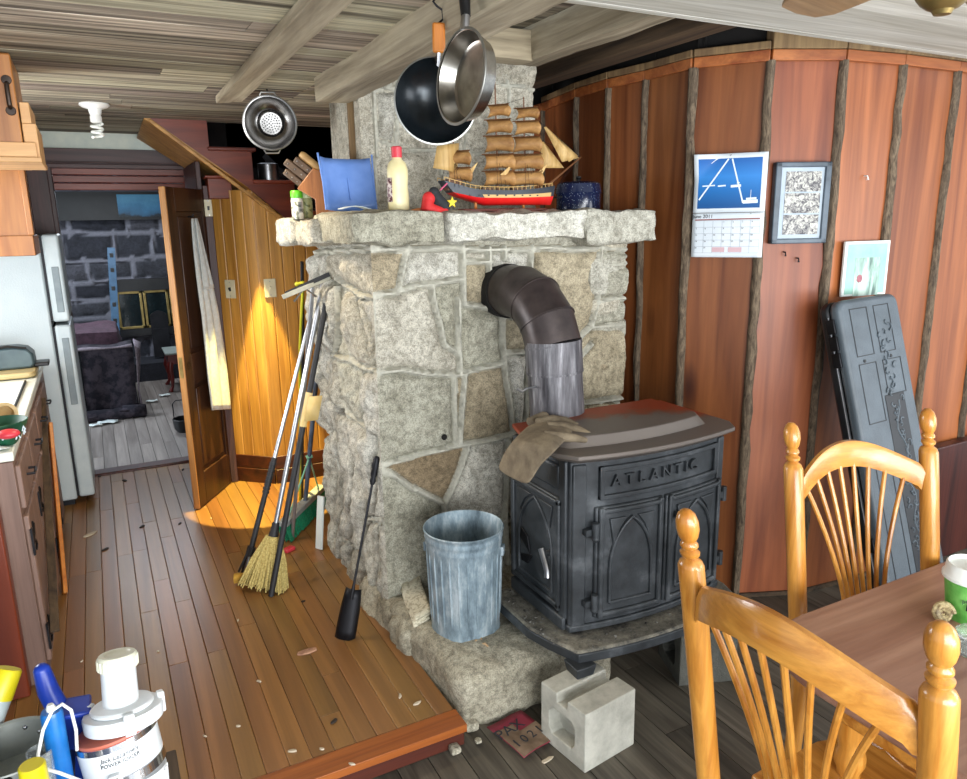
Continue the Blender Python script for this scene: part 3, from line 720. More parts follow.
# ash tray apron and legs
def tray(o, z0, z1):
    A = [V((X0-.095-o, YB+.02, 0)), V((X0-.095-o, YF+.12, 0)), V((X0-.07-o, YF+.02, 0)), V((X0-.03, YF-.10-o, 0))]
    for i in range(1, 14):
        t = i/14*2-1; A.append(V((X0-.03+(X1-X0+.06)*i/14, YF-.10-o-.045*(1-t*t), 0)))
    A += [V((X1+.03, YF-.10-o, 0)), V((X1+.07+o, YF+.02, 0)), V((X1+.07+o, YB+.02, 0))]
    return A
mb = MB(); A = tray(0, 0, 0); mb.prism([p+V((0, 0, .262)) for p in A], (0, 0, .033)); ap = obj('ash_apron', mb, 'ashy', stv, world=True, bev=.008)
mb = MB(); A = tray(.006, 0, 0); mb.prism([p+V((0, 0, .25)) for p in A], (0, 0, .036)); obj('apron_rim', mb, 'iron', stv, world=True, bev=.004)
for (x, y) in ((X0-.02, YF-.10), (X1-.0, YF-.08), (X0+.02, YB-.02), (X1-.02, YB-.02)):
    mb = MB(); zb = .152
    mb.add([V((x+sx*w, y+sy*w, z)) for (w, z) in ((.042, .255), (.034, .215), (.026, .17), (.03, zb)) for (sx, sy) in ((-1, -1), (1, -1), (1, 1), (-1, 1))], [(3, 2, 1, 0), (12, 13, 14, 15)]+[(j*4+i, j*4+(i+1) % 4, (j+1)*4+(i+1) % 4, (j+1)*4+i) for j in range(3) for i in range(4)])
    obj('leg', mb, 'iron', stv, world=True, bev=.004)
mb = MB(); rgk = random.Random(4)
for i in range(260):
    if i < 170: x, y = X0-rgk.uniform(.02, .085), rgk.uniform(YF-.02, YB)
    else: x, y = rgk.uniform(X0, X1), YF-.06-rgk.uniform(0, .05)
    s = rgk.uniform(.002, .008); mb.add([V((x, y, .294))+V((rgk.uniform(-s, s), rgk.uniform(-s, s), rgk.uniform(0, s))) for _ in range(4)], [(0, 1, 2), (0, 2, 3), (0, 3, 1), (1, 3, 2)])
as_ = obj('ash_crumbs', mb, plain('charcoal_ash', '18181a', '8c8a84', .95, scale=60), None); props(as_, 'grey ash and charcoal crumbs scattered on the apron of the iron stove', 'ash', kind='stuff')

# flue pipe
k = N('flue_steel'); mp = k.n('Mapping', {'Vector': k.tc, 'Scale': (1, 1, .12)}).outputs[0]; n1 = k.noise(mp, 40, 5, .6); 
M['flue'] = k.set(Base_Color=k.ramp(n1, [(.35, '403e42'), (.55, '68666a'), (.7, '98979a')]), Roughness=.48, Metallic=.4)
M['flue_dark'] = plain('flue_elbow_brown', '332c2c', '4e4442', .4, .45, scale=7)
fp = thing('stove_pipe', 'grey metal stove pipe with a brown elbow running into the fieldstone chimney', 'pipe', (1.54, 2.36, 1.0))
c0, c1, c2 = V((1.506, 2.70, 1.462)), V((1.51, 2.56, 1.462)), V((1.535, 2.355, 1.24))
pa = V((1.512, 2.42, 1.43)); 
pth = [c0, V((1.507, 2.565, 1.463)), V((1.510, 2.460, 1.435)), V((1.518, 2.385, 1.365)), V((1.526, 2.354, 1.275)), V((1.530, 2.35, 1.175)), V((1.54, 2.345, 1.0))]
R = .109
def seg(i, j, mat, name, r0=R, r1=R):
    mb = MB(); mb.tube([pth[i], pth[j]], [r0, r1], 36); return obj(name, mb, mat, fp, world=True)
def mitre(ps, r, name, mat):
    mb = MB(); mb.tube(ps, r, 36); return obj(name, mb, mat, fp, world=True, ang=12)
mitre(pth[0:3], R-.003, 'wall_collar', 'flue_dark'); mitre(pth[1:5], R, 'elbow', 'flue_dark')
mitre([pth[4]+(pth[4]-pth[5])*.22, pth[5]], R+.0015, 'upper_joint', 'flue'); mitre(pth[5:7], R-.002, 'pipe_section', 'flue')
for i in (2, 3, 4, 5):
    t = (pth[min(i+1, 6)]-pth[i-1]).normalized(); mb = MB(); mb.tube([pth[i]-t*.004, pth[i]+t*.004], R+.0035, 36); obj('seam_ring', mb, 'flue' if i > 3 else 'flue_dark', fp, world=True)
mb = MB(); p = V((1.432, 2.32, 1.13)); mb.tube([p, p+V((-.06, -.02, .003))], .004, 8); mb.tube([p+V((-.06, -.02, .003)), p+V((-.085, -.03, -.002)), p+V((-.10, -.02, .008))], .006, 8); obj('damper_handle', mb, 'steel', fp, world=True)
# blocks under the feet
M['concrete'] = plain('concrete', 'a5a398', 'c2c0b4', .9, scale=14, bump=.5, bscale=130)
M['concrete_dark'] = plain('shaded_concrete', '484842', '5c5c55', .9, scale=14, bump=.5, bscale=130)  # concrete darkened in its colour for the shade under the stove
def block(name, x, y, rz, mat, label, sx=.228, sy=.22, h=.215):
    t = thing(name, label, 'block', (x, y, 0), rz); bm = bmesh.new()
    mb = MB(); e = .06
    # body with a core opening through it and a notch along the top
    pr = [(-sx/2, 0), (sx/2, 0), (sx/2, h), (.0+.05, h), (.045, h-.045), (-.045, h-.045), (-.05, h), (-sx/2, h)]
    D = sy; w = sy/2
    # side view is (y,z); extrude along x
    a = [(-w, 0), (w, 0), (w, h), (.030, h), (.026, h-.032), (-.02, h-.032), (-.024, h), (-w, h)]
    y0, y1, z0, z1 = -.058, .066, .05, .15
    hole = [(y0+.015, z0), (y1-.015, z0), (y1, z0+.02), (y1, z1-.02), (y1-.015, z1), (y0+.015, z1), (y0, z1-.02), (y0, z0+.02)]
    for x_ in (-sx/2, sx/2):
        vo = [bm.verts.new((x_, p[0], p[1])) for p in a]; vh = [bm.verts.new((x_, p[0], p[1])) for p in hole]
        ed = [bm.edges.new((vo[i], vo[(i+1) % 8])) for i in range(8)]+[bm.edges.new((vh[i], vh[(i+1) % 8])) for i in range(8)]
        bmesh.ops.triangle_fill(bm, use_beauty=True, edges=ed)
        if x_ < 0: A1, H1 = vo, vh
    for i in range(8):
        bm.faces.new((A1[i], vo[i], vo[(i+1) % 8], A1[(i+1) % 8])); bm.faces.new((H1[i], H1[(i+1) % 8], vh[(i+1) % 8], vh[i]))
    bmesh.ops.recalc_face_normals(bm, faces=bm.faces)
    me = bpy.data.meshes.new(name); bm.to_mesh(me); bm.free(); me.materials.append(M[mat]); o = bpy.data.objects.new('block_body', me); COL.objects.link(o); o.parent = t
    b = o.modifiers.new('bevel', 'BEVEL'); b.width = .004; b.segments = 2; b.angle_limit = rad(40)
    mb = MB(); mb.box(-sx/2+.05, sx/2-.02, y0-.004, y1+.004, z0-.004, z1+.004); obj('core_wall', mb, mat, t)
block('concrete_block', 1.305, 1.79, rad(8), 'concrete', 'pale concrete block with a core hole under the front stove leg')
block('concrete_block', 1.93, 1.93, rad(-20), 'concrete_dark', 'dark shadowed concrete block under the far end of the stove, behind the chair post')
# ================================================================ DINING SIDE
M['oak'] = wood('honey_oak', 'a8661e', 'd99a45', 'z', 26, .06, .3, .15, fine=.25, coat=.3)
M['oakx'] = wood('honey_oak_rail', 'a8661e', 'd99a45', 'x', 26, .06, .3, .15, fine=.25, coat=.3)
M['tabletop'] = wood('worn_walnut_table', '80594a', 'aa8470', 'x', 12, .05, .38, .25, fine=.22, coat=.15)

def oak_chair(label, loc, rz):
    """origin on the floor under the middle of the back; y points towards the sitter's knees"""
    c = thing('dining_chair', label, 'chair', loc, rz, 'honey oak spindle-back dining chairs')
    W = .228; lean = lambda z: -.02-.17*max(0, z-.48)+.04*max(0, .48-z)*-1
    for s in (-1, 1):
        prof = [(.0, 0), (.018, 0), (.021, .2), (.024, .45), (.025, .95), (.025, 1.035), (.021, 1.045), (.012, 1.052), (.018, 1.058), (.019, 1.064), (.012, 1.070), (.017, 1.076), (.017, 1.081), (.013, 1.087), (.018, 1.096), (.0215, 1.112), (.021, 1.128), (.016, 1.143), (.008, 1.151), (0, 1.153)]
        mb = MB(); mb.r = .5; mb.lathe(prof, Matrix(), 20)
        mb.v = [V((v.x+s*(W-.01*(1.1-v.z)*.4), v.y+lean(v.z), v.z)) for v in mb.v]
        obj('post', mb, 'oak', c)
    # crest rail: serpentine top, bowed back
    def crest(t):   # t -1..1 -> centre height, half height
        a = abs(t); zc = .972+.062*math.cos(min(1, a/.92)*math.pi/2)**1.0 - (.012 if a > .9 else 0)
        return zc, .036-.004*a
    P = []
    for i in range(41):
        t = i/20-1; x = t*(W-.012); zc, hh = crest(t); y = lean(zc)-.062*(1-t*t)
        P.append([(x, y-.011, zc-hh), (x, y+.011, zc-hh), (x, y+.013, zc+hh*.6), (x, y+.006, zc+hh), (x, y-.006, zc+hh), (x, y-.013, zc+hh*.6), (x, y-.011, zc-hh)])
    mb = MB(); mb.r = .45; mb.grid(P); obj('crest_rail', mb, 'oakx', c, ang=50)
    n = 8
    for i in range(n):
        t = (i-(n-1)/2)/((n-1)/2)
        xt = t*.165; zc, hh = crest(xt/(W-.012)); zt = zc-hh+.01
        xm = t*.066; xb = t*.085
        pts = []
        for q in range(13):
            u = q/12
            z = .475+(zt-.475)*u; um = (.64-.475)/(zt-.475)
            if u < um: x = xb+(xm-xb)*(u/um)
            else: k_ = (u-um)/(1-um); x = xm+(xt-xm)*k_**1.5
            pts.append((x, lean(z)-.062*u*(1-(xt/(W-.012))**2), z))
        mb = MB(); mb.r = .3+.05*i; mb.tube(pts, [.0062]*12+[.006], 8); obj('spindle', mb, 'oak', c)
    mb = MB(); mb.r = .5; zz = .64; mb.box(-.095, .095, lean(zz)-.024, lean(zz)+.012, zz-.014, zz+.014); obj('spindle_clasp', mb, 'oakx', c, bev=.005)
    # saddle seat
    P = []
    outline = []
    for i in range(28):
        a = 2*math.pi*i/28; ca, sa = math.cos(a), math.sin(a); k_ = (abs(ca)**3.2+abs(sa)**3.2)**(-1/3.2)
        wx = .225+.02*sa; outline.append((ca*k_*wx, .215+sa*k_*.225))
    mb = MB(); mb.r = .5
    rings = [(.0, .468), (.55, .468), (.85, .474), (.97, .478), (1.0, .468), (.97, .452), (.8, .445), (0, .445)]
    vs = []; 
    for f_, z in rings:
        for (x, y) in outline: vs.append((x*f_, .215+(y-.215)*f_, z))
    mb.add(vs, [(j*28+i, j*28+(i+1) % 28, (j+1)*28+(i+1) % 28, (j+1)*28+i) for j in range(len(rings)-1) for i in range(28)])
    obj('seat', mb, 'oakx', c, weld=True)
    for s in (-1, 1):
        mb = MB(); mb.r = .5; mb.lathe([(0, 0), (.014, 0), (.018, .1), (.016, .14), (.021, .15), (.016, .16), (.022, .3), (.02, .36), (.015, .45), (0, .45)], Matrix(), 16)
        mb.v = [V((v.x+s*(.17+.035*(1-v.z/.45)), v.y+.38+.03*(1-v.z/.45), v.z)) for v in mb.v]; obj('leg', mb, 'oak', c)
        mb = MB(); mb.r = .5; mb.tube([(s*.225, -.02, .2), (s*.2, .19, .2), (s*.19, .395, .2)], [.008, .013, .008], 10); obj('stretcher', mb, 'oak', c)
    mb = MB(); mb.r = .5; mb.tube([(-.19, .39, .27), (0, .39, .27), (.19, .39, .27)], [.008, .014, .008], 10); obj('stretcher', mb, 'oakx', c)
    mb = MB(); mb.r = .5; mb.tube([(-.225, -.02, .16), (.225, -.02, .16)], .009, 10); obj('stretcher', mb, 'oakx', c)
    c.matrix_basis = c.matrix_basis @ Matrix.Scale(1.045, 4); return c
oak_chair('honey oak spindle-back dining chair nearest the viewer, at the rounded table corner', (1.098, .762, 0), rad(-87.5))
oak_chair('honey oak spindle-back dining chair between the table and the black case', (1.806, 1.127, 0), rad(168)).scale.x *= .955

tb = thing('dining_table', 'worn brown wooden dining table with rounded corner and golden oak underframe', 'table', (1.9, .5, 0))
A = []
x0, x1, y0, y1, rr = 1.235, 3.1, -.5, 1.10, .20
for (cx_, cy_, a0) in ((x1-.05, y1-.05, 0), (x0+rr, y1-rr, 90), (x0+rr, y0+rr, 180), (x1-.05, y0+.05, 270)):
    r_ = rr if cx_ < 2 else .05
    for i in range(9): a = rad(a0+90*i/8); A.append(V((cx_+r_*math.cos(a), cy_+r_*math.sin(a), 0)))
mb = MB()
strips = [(y0, -.25), (-.25, 0), (0, .24), (.24, .49), (.49, .72), (.72, .93), (.93, y1)]
mb.r = .5; mb.prism([p+V((0, 0, .762)) for p in A], (0, 0, .028))
obj('tabletop', mb, 'tabletop', tb, world=True, bev=.008, seg=3)
mb = MB(); mb.r = .5
for p in ((x0+.10, x0+.12, y0+.2, y1-.2), (x1-.12, x1-.1, y0+.2, y1-.2)): mb.box(p[0], p[1], p[2], p[3], .66, .76)
mb.box(x0+.2, x1-.2, y0+.1, y0+.12, .66, .76); mb.box(x0+.2, x1-.2, y1-.12, y1-.1, .66, .76); obj('apron', mb, 'oakx', tb, world=True, bev=.003)
for (x, y) in ((x0+.17, y1-.19), (x0+.17, y0+.19), (x1-.17, y1-.19), (x1-.17, y0+.19)):
    mb = MB(); mb.r = .5; mb.lathe([(0, 0), (.022, 0), (.03, .05), (.024, .12), (.034, .3), (.026, .5), (.034, .52), (.034, .54), (.028, .56), (.038, .6), (.038, .76), (0, .76)], T(x, y), 18); obj('leg', mb, 'oak', tb, world=True)

# paper cup and jar on the table
M['lid_white'] = plain('cup_lid_white', 'd8dad4', 'e6e8e2', .35)
k = N('cup_green'); sx = k.n('SeparateXYZ', {0: k.tc}).outputs
M['cup_green'] = k.set(Base_Color=k.ramp(k.noise(k.tc, 25, 3), [(.35, '4c9a3c'), (.6, '74b85c')]), Roughness=.45)
cp = thing('paper_cup', 'green paper cup with a white plastic lid on the dining table', 'cup', (1.775, .895, .79)); cp.scale = (1.22,)*3
mb = MB(); mb.lathe([(0, .0), (.036, 0), (.037, .004), (.047, .085), (.044, .086), (0, .08)], Matrix(), 32); obj('cup_body', mb, 'cup_green', cp)
mb = MB(); mb.lathe([(.049, .083), (.052, .085), (.052, .091), (.048, .096), (.046, .112), (.043, .115), (.040, .107), (0, .106)], Matrix(), 32); obj('lid', mb, 'lid_white', cp)
for i, (a, z, w_, txt) in enumerate(((-2.3, .058, .012, 'pumpkin'),)):
    lettering('cup_lettering', txt, .013, T(.0415*math.cos(rad(222)), .0415*math.sin(rad(222)), .052, rx=rad(83), rz=rad(222+90)), plain('dark_green_ink', '1c4a1c', '1c4a1c', .5), cp, .0008, world=False)
mb = MB(); mb.box(-.0012, .0012, -.001, .0, -.022, .02); obj('cup_stem_mark', mb.xf(T(.0422*math.cos(rad(205)), .0422*math.sin(rad(205)), .055, rx=rad(-7), rz=rad(295))), 'darkmetal', cp)
jr = thing('glass_jar', 'low clear glass jar with a glass lid beside the green cup', 'jar', (1.640, .800, .79))
k = N('jar_glass'); M['jar_glass'] = k.set(Base_Color=(.93, .96, .95, 1), Roughness=.06, Transmission_Weight=.85, IOR=1.3)
mb = MB(); mb.lathe([(0, 0), (.040, 0), (.044, .004), (.044, .036), (.040, .040), (.038, .038), (.040, .034), (.040, .006), (0, .005)], Matrix(), 32); obj('jar_body', mb, 'jar_glass', jr)
mb = MB(); mb.lathe([(0, .043), (.036, .042), (.042, .041), (.042, .046), (.030, .054), (0, .056)], Matrix(), 32); obj('lid', mb, 'jar_glass', jr)
sh = MB()
sp = [(math.cos(a)*r_, math.sin(a)*r_*.35, math.sin(a)*r_) for a, r_ in [(i*.33, .020*(1-i/62)) for i in range(58)]]
sh.tube([V(p)+V((0, 0, .022)) for p in sp], [.0085*(1-i/60)+.001 for i in range(58)], 8); sh.xf(T(*atz(942, 621, .79), rz=rad(-40)))
props(obj('snail_shell', sh, plain('snail_shell', '6c5838', 'cbb98c', .35, scale=120)), 'small coiled brown snail shell standing behind the round glass jar', 'shell')

# long black case leaning on the pine wall
M['case'] = plain('black_moulded_plastic', '4a535a', '566068', .38, scale=9, bump=.3, bscale=220)
M['case_dark'] = plain('case_side_black', '101216', '1c1f24', .45)
bl, br, tl, tr = V((2.69, 1.585, .03)), V((3.075, 1.585, .03)), V((2.638, 1.978, 1.412)), V((3.023, 1.978, 1.412))
bc, tc = (bl+br)/2, (tl+tr)/2; yv = (tc-bc).normalized(); xv = (br-bl); xv = (xv-yv*xv.dot(yv)).normalized(); Wc = .385; Hc = (tc-bc).length
CM = frame_from(bc-xv*Wc/2, bc+xv*Wc/2, bc-xv*Wc/2+yv)
cs = thing('hard_case', 'long black hard plastic case with an embossed panel leaning on the pine wall', 'case', tuple((bl+br)/2))
def rrect(w, h, r, n=5):
    pts = []
    for cx_, cy_, a0 in ((w-r, h-r, 0), (r, h-r, 90), (r, r, 180), (w-r, r, 270)):
        for i in range(n+1): a = rad(a0+90*i/n); pts.append(V((cx_+r*math.cos(a), cy_+r*math.sin(a), 0)))
    return pts
CMi = CM @ Matrix.Translation((0, 0, -.092)) @ Matrix.Diagonal((1, 1, .80, 1))
mb = MB(); mb.prism(rrect(Wc, Hc, .045), (0, 0, .052)); obj('case_base', mb.xf(CMi), 'case_dark', cs, world=True, bev=.01)
mb = MB(); mb.prism([p+V((0, 0, .056)) for p in rrect(Wc, Hc, .045)], (0, 0, .062)); cl_ = obj('case_lid', mb.xf(CMi), 'case', cs, world=True, bev=.018, seg=4)
mb = MB(); zt = .118
for (x, y, w_, h_) in ((.06, Hc-.24, .11, .2), (.21, Hc-.24, .1, .2), (.06, Hc-.52, .11, .25), (.21, Hc-.42, .12, .15), (.05, .12, .10, .68)):
    for (a, b, c, d) in ((x, x+w_, y, y+.004), (x, x+w_, y+h_-.004, y+h_), (x, x+.004, y, y+h_), (x+w_-.004, x+w_, y, y+h_)): mb.box(a, b, c, d, zt-.001, zt+.002)
obj('moulded_lines', mb.xf(CMi), 'case_dark', cl_, world=True)
mb = MB(); x, y, w_, h_ = .185, .10, .125, .92; mb.box(x, x+w_, y, y+h_, zt-.002, zt+.003)
pn_ = obj('embossed_panel', mb.xf(CMi), 'case_dark', cl_, world=True, bev=.002)
mb = MB(); rgk = random.Random(12)
for i in range(64):
    cx_, cy_ = x+.02+rgk.uniform(0, w_-.04), y+.02+(h_-.04)*i/46; r0 = rgk.uniform(.012, .022); a0 = rgk.uniform(0, 6); dr_ = rgk.choice((-1, 1))
    pts = [V((min(x+w_-.006, max(x+.006, cx_+math.cos(a0+dr_*t*.5)*r0*(1-t/11))), cy_+math.sin(a0+dr_*t*.5)*r0*(1-t/11), zt+.004)) for t in range(10)]
    mb.tube(pts, [.0045*(1-t/12) for t in range(10)], 6)
mb.tube([V((x+w_*.5+.02*math.sin(t*.9), y+.03+(h_-.06)*t/30, zt+.003)) for t in range(31)], .004, 6)
obj('scroll_relief', mb.xf(CMi), 'case', pn_ if 0 else cl_, world=True)
for q in (Hc-.10, Hc-.17, Hc-.24, Hc*.55, Hc*.30):
    mb = MB(); mb.box(-.010, .004, q-.03, q+.03, .035, .085); obj('latch', mb.xf(CMi), 'darkmetal', cs, world=True, bev=.003)
mb = MB(); mb.tube([(-.004, .06, .054), (-.004, Hc-.06, .054)], .0025, 6); obj('seam_wire', mb.xf(CMi), 'steel', cs, world=True)
for (x, y) in ((.1, Hc-.26), (.27, Hc-.26)):
    mb = MB(); mb.tube([(x, y, .115), (x, y, .122)], .007, 12); obj('stud', mb.xf(CMi), 'black', cl_, world=True)

# pictures on the pine wall
def on_wall(px, py, off=0):
    best = None
    for i in range(len(WP)-1):
        a, b, d, n = wn(i); r_ = ray(px, py); den = r_.x*n.x+r_.y*n.y
        if abs(den) < 1e-6: continue
        a = a-n*off; b = b-n*off; t = (a.x*n.x+a.y*n.y)/den; p = CAM+r_*t; s_ = (p-a).dot(d)
        if t > 0 and -.03 <= s_ <= (b-a).length+.03: return p, n
def wall_rect(tlp, trp, blp, off):
    (p, n), (q, _), (r_, _) = on_wall(*tlp, off), on_wall(*trp, off), on_wall(*blp, off)
    d = V((q.x-p.x, q.y-p.y, 0)).normalized(); nn = V((d.y, -d.x, 0))
    Mx = Matrix(((d.x, 0, nn.x, r_.x), (d.y, 0, nn.y, r_.y), (0, 1, 0, r_.z), (0, 0, 0, 1)))
    w_ = V((q.x-p.x, q.y-p.y)).length; return Mx, w_, (p.z+q.z)/2-r_.z
CMx, cw, chh = wall_rect((693, 157), (766, 150), (691, 257), .034)
cal = thing('wall_calendar', 'open wall calendar with a blue harbour photograph pinned to the pine boards', 'calendar', tuple(CMx.translation))
M['paper'] = plain('calendar_paper', 'c9d2da', 'd6dde2', .6, scale=5)
def sheet(u0, u1, v0, v1, z, warp=lambda u, v: 0, nu=14, nv=14): return [[(u0+(u1-u0)*i/nu, v0+(v1-v0)*j/nv, z+warp(u0+(u1-u0)*i/nu, v0+(v1-v0)*j/nv)) for j in range(nv+1)] for i in range(nu+1)]
mid = chh*.435
wl = lambda u, v: .006*math.sin(u/cw*math.pi)+.004*math.sin(v/chh*5)
mb = MB(); mb.grid(sheet(0, cw, 0, mid, 0, wl)); pg = obj('month_page', mb.xf(CMx), 'paper', cal, world=True, solid=.0012)
curl = lambda u, v: wl(u, v)+max(0, (1-u/(cw*.3))+(v-chh*.80)/(chh*.2)-.75)*.03
mb = MB(); mb.grid(sheet(0, cw, mid+.002, chh, 0, curl)); pp = obj('photo_page', mb.xf(CMx), 'paper', cal, world=True, solid=.0012, label='calendar page with a blue harbour photograph')
k = N('harbour_photo'); sz = k.n('SeparateXYZ', {0: k.tc}).outputs[2]
M['photo_blue'] = k.set(Base_Color=k.ramp(k.math('MULTIPLY', k.math('SUBTRACT', sz, mid), 1/(chh-mid)), [(.12, '10508c'), (.4, '1c6ab0'), (.62, '2f7ec8'), (1, '0c4a94')]), Roughness=.35)
mb = MB(); mb.grid(sheet(cw*.06, cw*.93, mid+chh*.045, chh*.955, .0016, curl)); obj('harbour_photo', mb.xf(CMx), 'photo_blue', cal, world=True)
M['ink'] = plain('black_ink', '20242c', '20242c', .6); M['ink_grey'] = plain('grey_ink', '9aa4ae', '9aa4ae', .6); M['ink_red'] = plain('red_ink', '8a4a44', '8a4a44', .6); M['ink_white'] = plain('photo_white', 'd8e4ee', 'd8e4ee', .6); M['ink_pink'] = plain('pink_print', 'c9a8ae', 'c9a8ae', .6)
def strip(mb, u0, v0, u1, v1, w_, wp, z=.0024, n=8):
    du, dv = u1-u0, v1-v0; L_ = math.hypot(du, dv); nu_, nv_ = -dv/L_*w_/2, du/L_*w_/2
    mb.grid([[(u0+du*i/n+s_*nu_, v0+dv*i/n+s_*nv_, z+wp(u0+du*i/n, v0+dv*i/n)) for s_ in (1, -1)] for i in range(n+1)])
mb = MB(); H0 = mid+chh*.045; ph = chh*.955-H0
for (a, b, c, d, w_) in ((.47, .99, .08, .18, .006), (.52, .99, .70, .10, .006)): strip(mb, cw*a, H0+ph*b, cw*c, H0+ph*d, w_, curl)
for (a, b, c, w_) in ((.12, .46, .30, .005), (.34, .45, .45, .006), (.52, .44, .66, .010), (.60, .50, .64, .004), (.70, .12, .90, .014), (.74, .18, .88, .008)): strip(mb, cw*a, H0+ph*b, cw*c, H0+ph*(b+.01), w_, curl, .0026)
strip(mb, cw*.80, H0+ph*.15, cw*.80, H0+ph*.36, .002, curl, .0027)
obj('boats_and_lines', mb.xf(CMx), 'ink_white', cal, world=True)
mb = MB(); strip(mb, cw*.04, mid*.85, cw*.95, mid*.865, .005, wl, .0018); obj('heading_rule', mb.xf(CMx), 'ink_red', cal, world=True)
mb = MB()
for i in range(8): strip(mb, cw*(.04+.13*i), mid*.10, cw*(.04+.13*i), mid*.83, .0012, wl, .0014)
for j in range(6): strip(mb, cw*.04, mid*(.10+.146*j), cw*.95, mid*(.10+.146*j), .0012, wl, .0014)
obj('day_grid', mb.xf(CMx), 'ink_grey', cal, world=True)
mb = MB(); 
for (a, b) in ((.30, .48), (.53, .72)):
    for q in range(5): strip(mb, cw*a, mid*(.13+.022*q), cw*b, mid*(.13+.022*q), .004, wl, .0018, 4)
obj('small_print', mb.xf(CMx), 'ink_pink', cal, world=True)
lettering('month_lettering', 'June 2011', .021, CMx @ T(cw*.15, mid*.925, .009), 'ink', cal, .0004)
lettering('logo_lettering', 'BT', .018, CMx @ T(cw*.79, mid*.945, .007), 'ink', cal, .0004)
d_ = 1
for j in range(5):
    for i in range(7):
        if j == 0 and i < 3: continue
        if d_ > 30 or (j == 4 and i > 1): break
        mb = None; lettering('date_number', str(d_), .009, CMx @ T(cw*(.065+.13*i), mid*(.80-.146*j), .0035+wl(cw*(.065+.13*i), mid*.5)), 'ink', cal, .0003); d_ += 1
mb = MB(); mb.ball((cw*.5, chh*.985, .006), .003); obj('pin', mb.xf(CMx), 'steel', cal, world=True)

FMx, fw, fh = wall_rect((773, 163), (829, 161), (770, 244), .028)
fr = thing('picture_frame', 'dark blue-grey frame with three stacked black and white photographs beside the calendar', 'picture', tuple(FMx.translation))
M['frame_blue'] = plain('blue_grey_frame', '3c4650', '55626e', .4); M['mat_blue'] = plain('pale_blue_mat', '9aa8b4', 'aab6c0', .6)
k = N('old_photo'); nz = k.noise(k.tc, 46, 6, .75, 1.5); M['old_photo'] = k.set(Base_Color=k.ramp(nz, [(.40, '3c3a40'), (.50, '8c8a88'), (.60, 'd0cfc4')]), Roughness=.25)
mb = MB(); b_ = .026
for (a, b, c, d) in ((0, fw, 0, b_*.8), (0, fw, fh-b_*.8, fh), (0, b_, 0, fh), (fw-b_, fw, 0, fh)): mb.box(a, b, c, d, -.022, .012)
obj('frame', mb.xf(FMx), 'frame_blue', fr, world=True, bev=.004)
mb = MB(); mb.box(b_*.5, fw-b_*.5, b_*.5, fh-b_*.5, -.015, .002); obj('mat_board', mb.xf(FMx), 'mat_blue', fr, world=True)
for q in range(3):
    y_ = b_+.008+(fh-2*b_-.016)*q/3; mb = MB(); mb.box(b_+.022, fw-b_-.012, y_+.003, y_+(fh-2*b_-.016)/3-.003, .002, .004); obj('photograph', mb.xf(FMx), 'old_photo', fr, world=True)
AMx, aw, ah = wall_rect((843, 242), (888, 240), (841, 297), .030)
ap_ = thing('art_card', 'pale mint green art card with a pink blossom, just above the black case', 'picture', tuple(AMx.translation))
M['mint'] = plain('mint_card', '86b8a8', '9cc6b8', .5); M['whitecard'] = plain('white_card', 'd4dcd8', 'e0e6e2', .5)
k = N('card_picture'); nz = k.noise(k.n('Mapping', {'Vector': k.tc, 'Scale': (1, 1, .25)}).outputs[0], 26, 4, .6, .5); M['card_pic'] = k.set(Base_Color=k.ramp(nz, [(.35, '4c6a60'), (.5, '98b8aa'), (.62, 'c2d8cc')]), Roughness=.4)
mb = MB(); mb.box(0, aw, 0, ah, -.012, 0); obj('card_backing', mb.xf(AMx), 'whitecard', ap_, world=True, bev=.002)
mb = MB(); mb.box(aw*.06, aw*.94, ah*.04, ah*.95, 0, .0016); obj('mint_border', mb.xf(AMx), 'mint', ap_, world=True)
mb = MB(); mb.box(aw*.24, aw*.80, ah*.0, ah*.70, .0016, .003); obj('print', mb.xf(AMx), 'card_pic', ap_, world=True)
mb = MB()
for i in range(7): a = i*.9; mb.ball((aw*.36+.009*math.cos(a), ah*.32+.009*math.sin(a), .003), .009, (1, 1, .25), 10, 6)
obj('blossom', mb.xf(AMx), plain('blossom_pink', '8a4a54', 'b27880', .6), ap_, world=True)

# ceiling fan over the table (one blade and the brass hub reach into view)
fn = thing('ceiling_fan', 'ceiling fan with a pale wooden blade and brass hub under the whitewashed planks', 'fan', (1.40, .80, 2.3))
mb = MB(); mb.lathe([(0, -.22), (.03, -.215), (.05, -.19), (.06, -.17), (.1, -.15), (.11, -.12), (.11, -.06), (.08, -.04), (.05, -.03), (.06, 0), (0, 0)], Matrix(), 32); obj('motor_housing', mb, 'brass', fn)
lk = atz(946, -20, 2.09)
mb = MB(); mb.ball(lk, .045, n=20, m=12); mb.tube([lk, V((1.40, .80, 2.10))], .012, 10); mb.lathe([(0, -.05), (.012, -.048), (.02, -.035), (.012, -.02), (0, -.02)], T(*lk), 16); obj('light_arm', mb, 'brass', fn, world=True)
bt = V((1.505, 1.335, 2.2))-V((1.40, .80, 2.3))
for i in range(4):
    a = math.atan2(bt.y, bt.x)+i*math.pi/2; Mx = T(0, 0, -.1, rz=a)
    mb = MB(); mb.r = .6; A = [(.16, -.05), (.2, -.058), (.46, -.068), (.50, -.05), (.505, 0), (.49, .05), (.46, .066), (.2, .056), (.16, .05)]; mb.prism([V((x, y, y*.14)) for x, y in A], (0, 0, .008)); bl_ = obj('blade', mb.xf(Mx), wood('fan_blade_wood', 'a5825a', 'c6a478', 'x', 12, .06, .45, .1) if i == 0 else bpy.data.materials['fan_blade_wood'], fn)
    mb = MB(); mb.box(.08, .2, -.015, .015, -.008, .0); obj('blade_arm', mb.xf(Mx), 'brass', bl_)

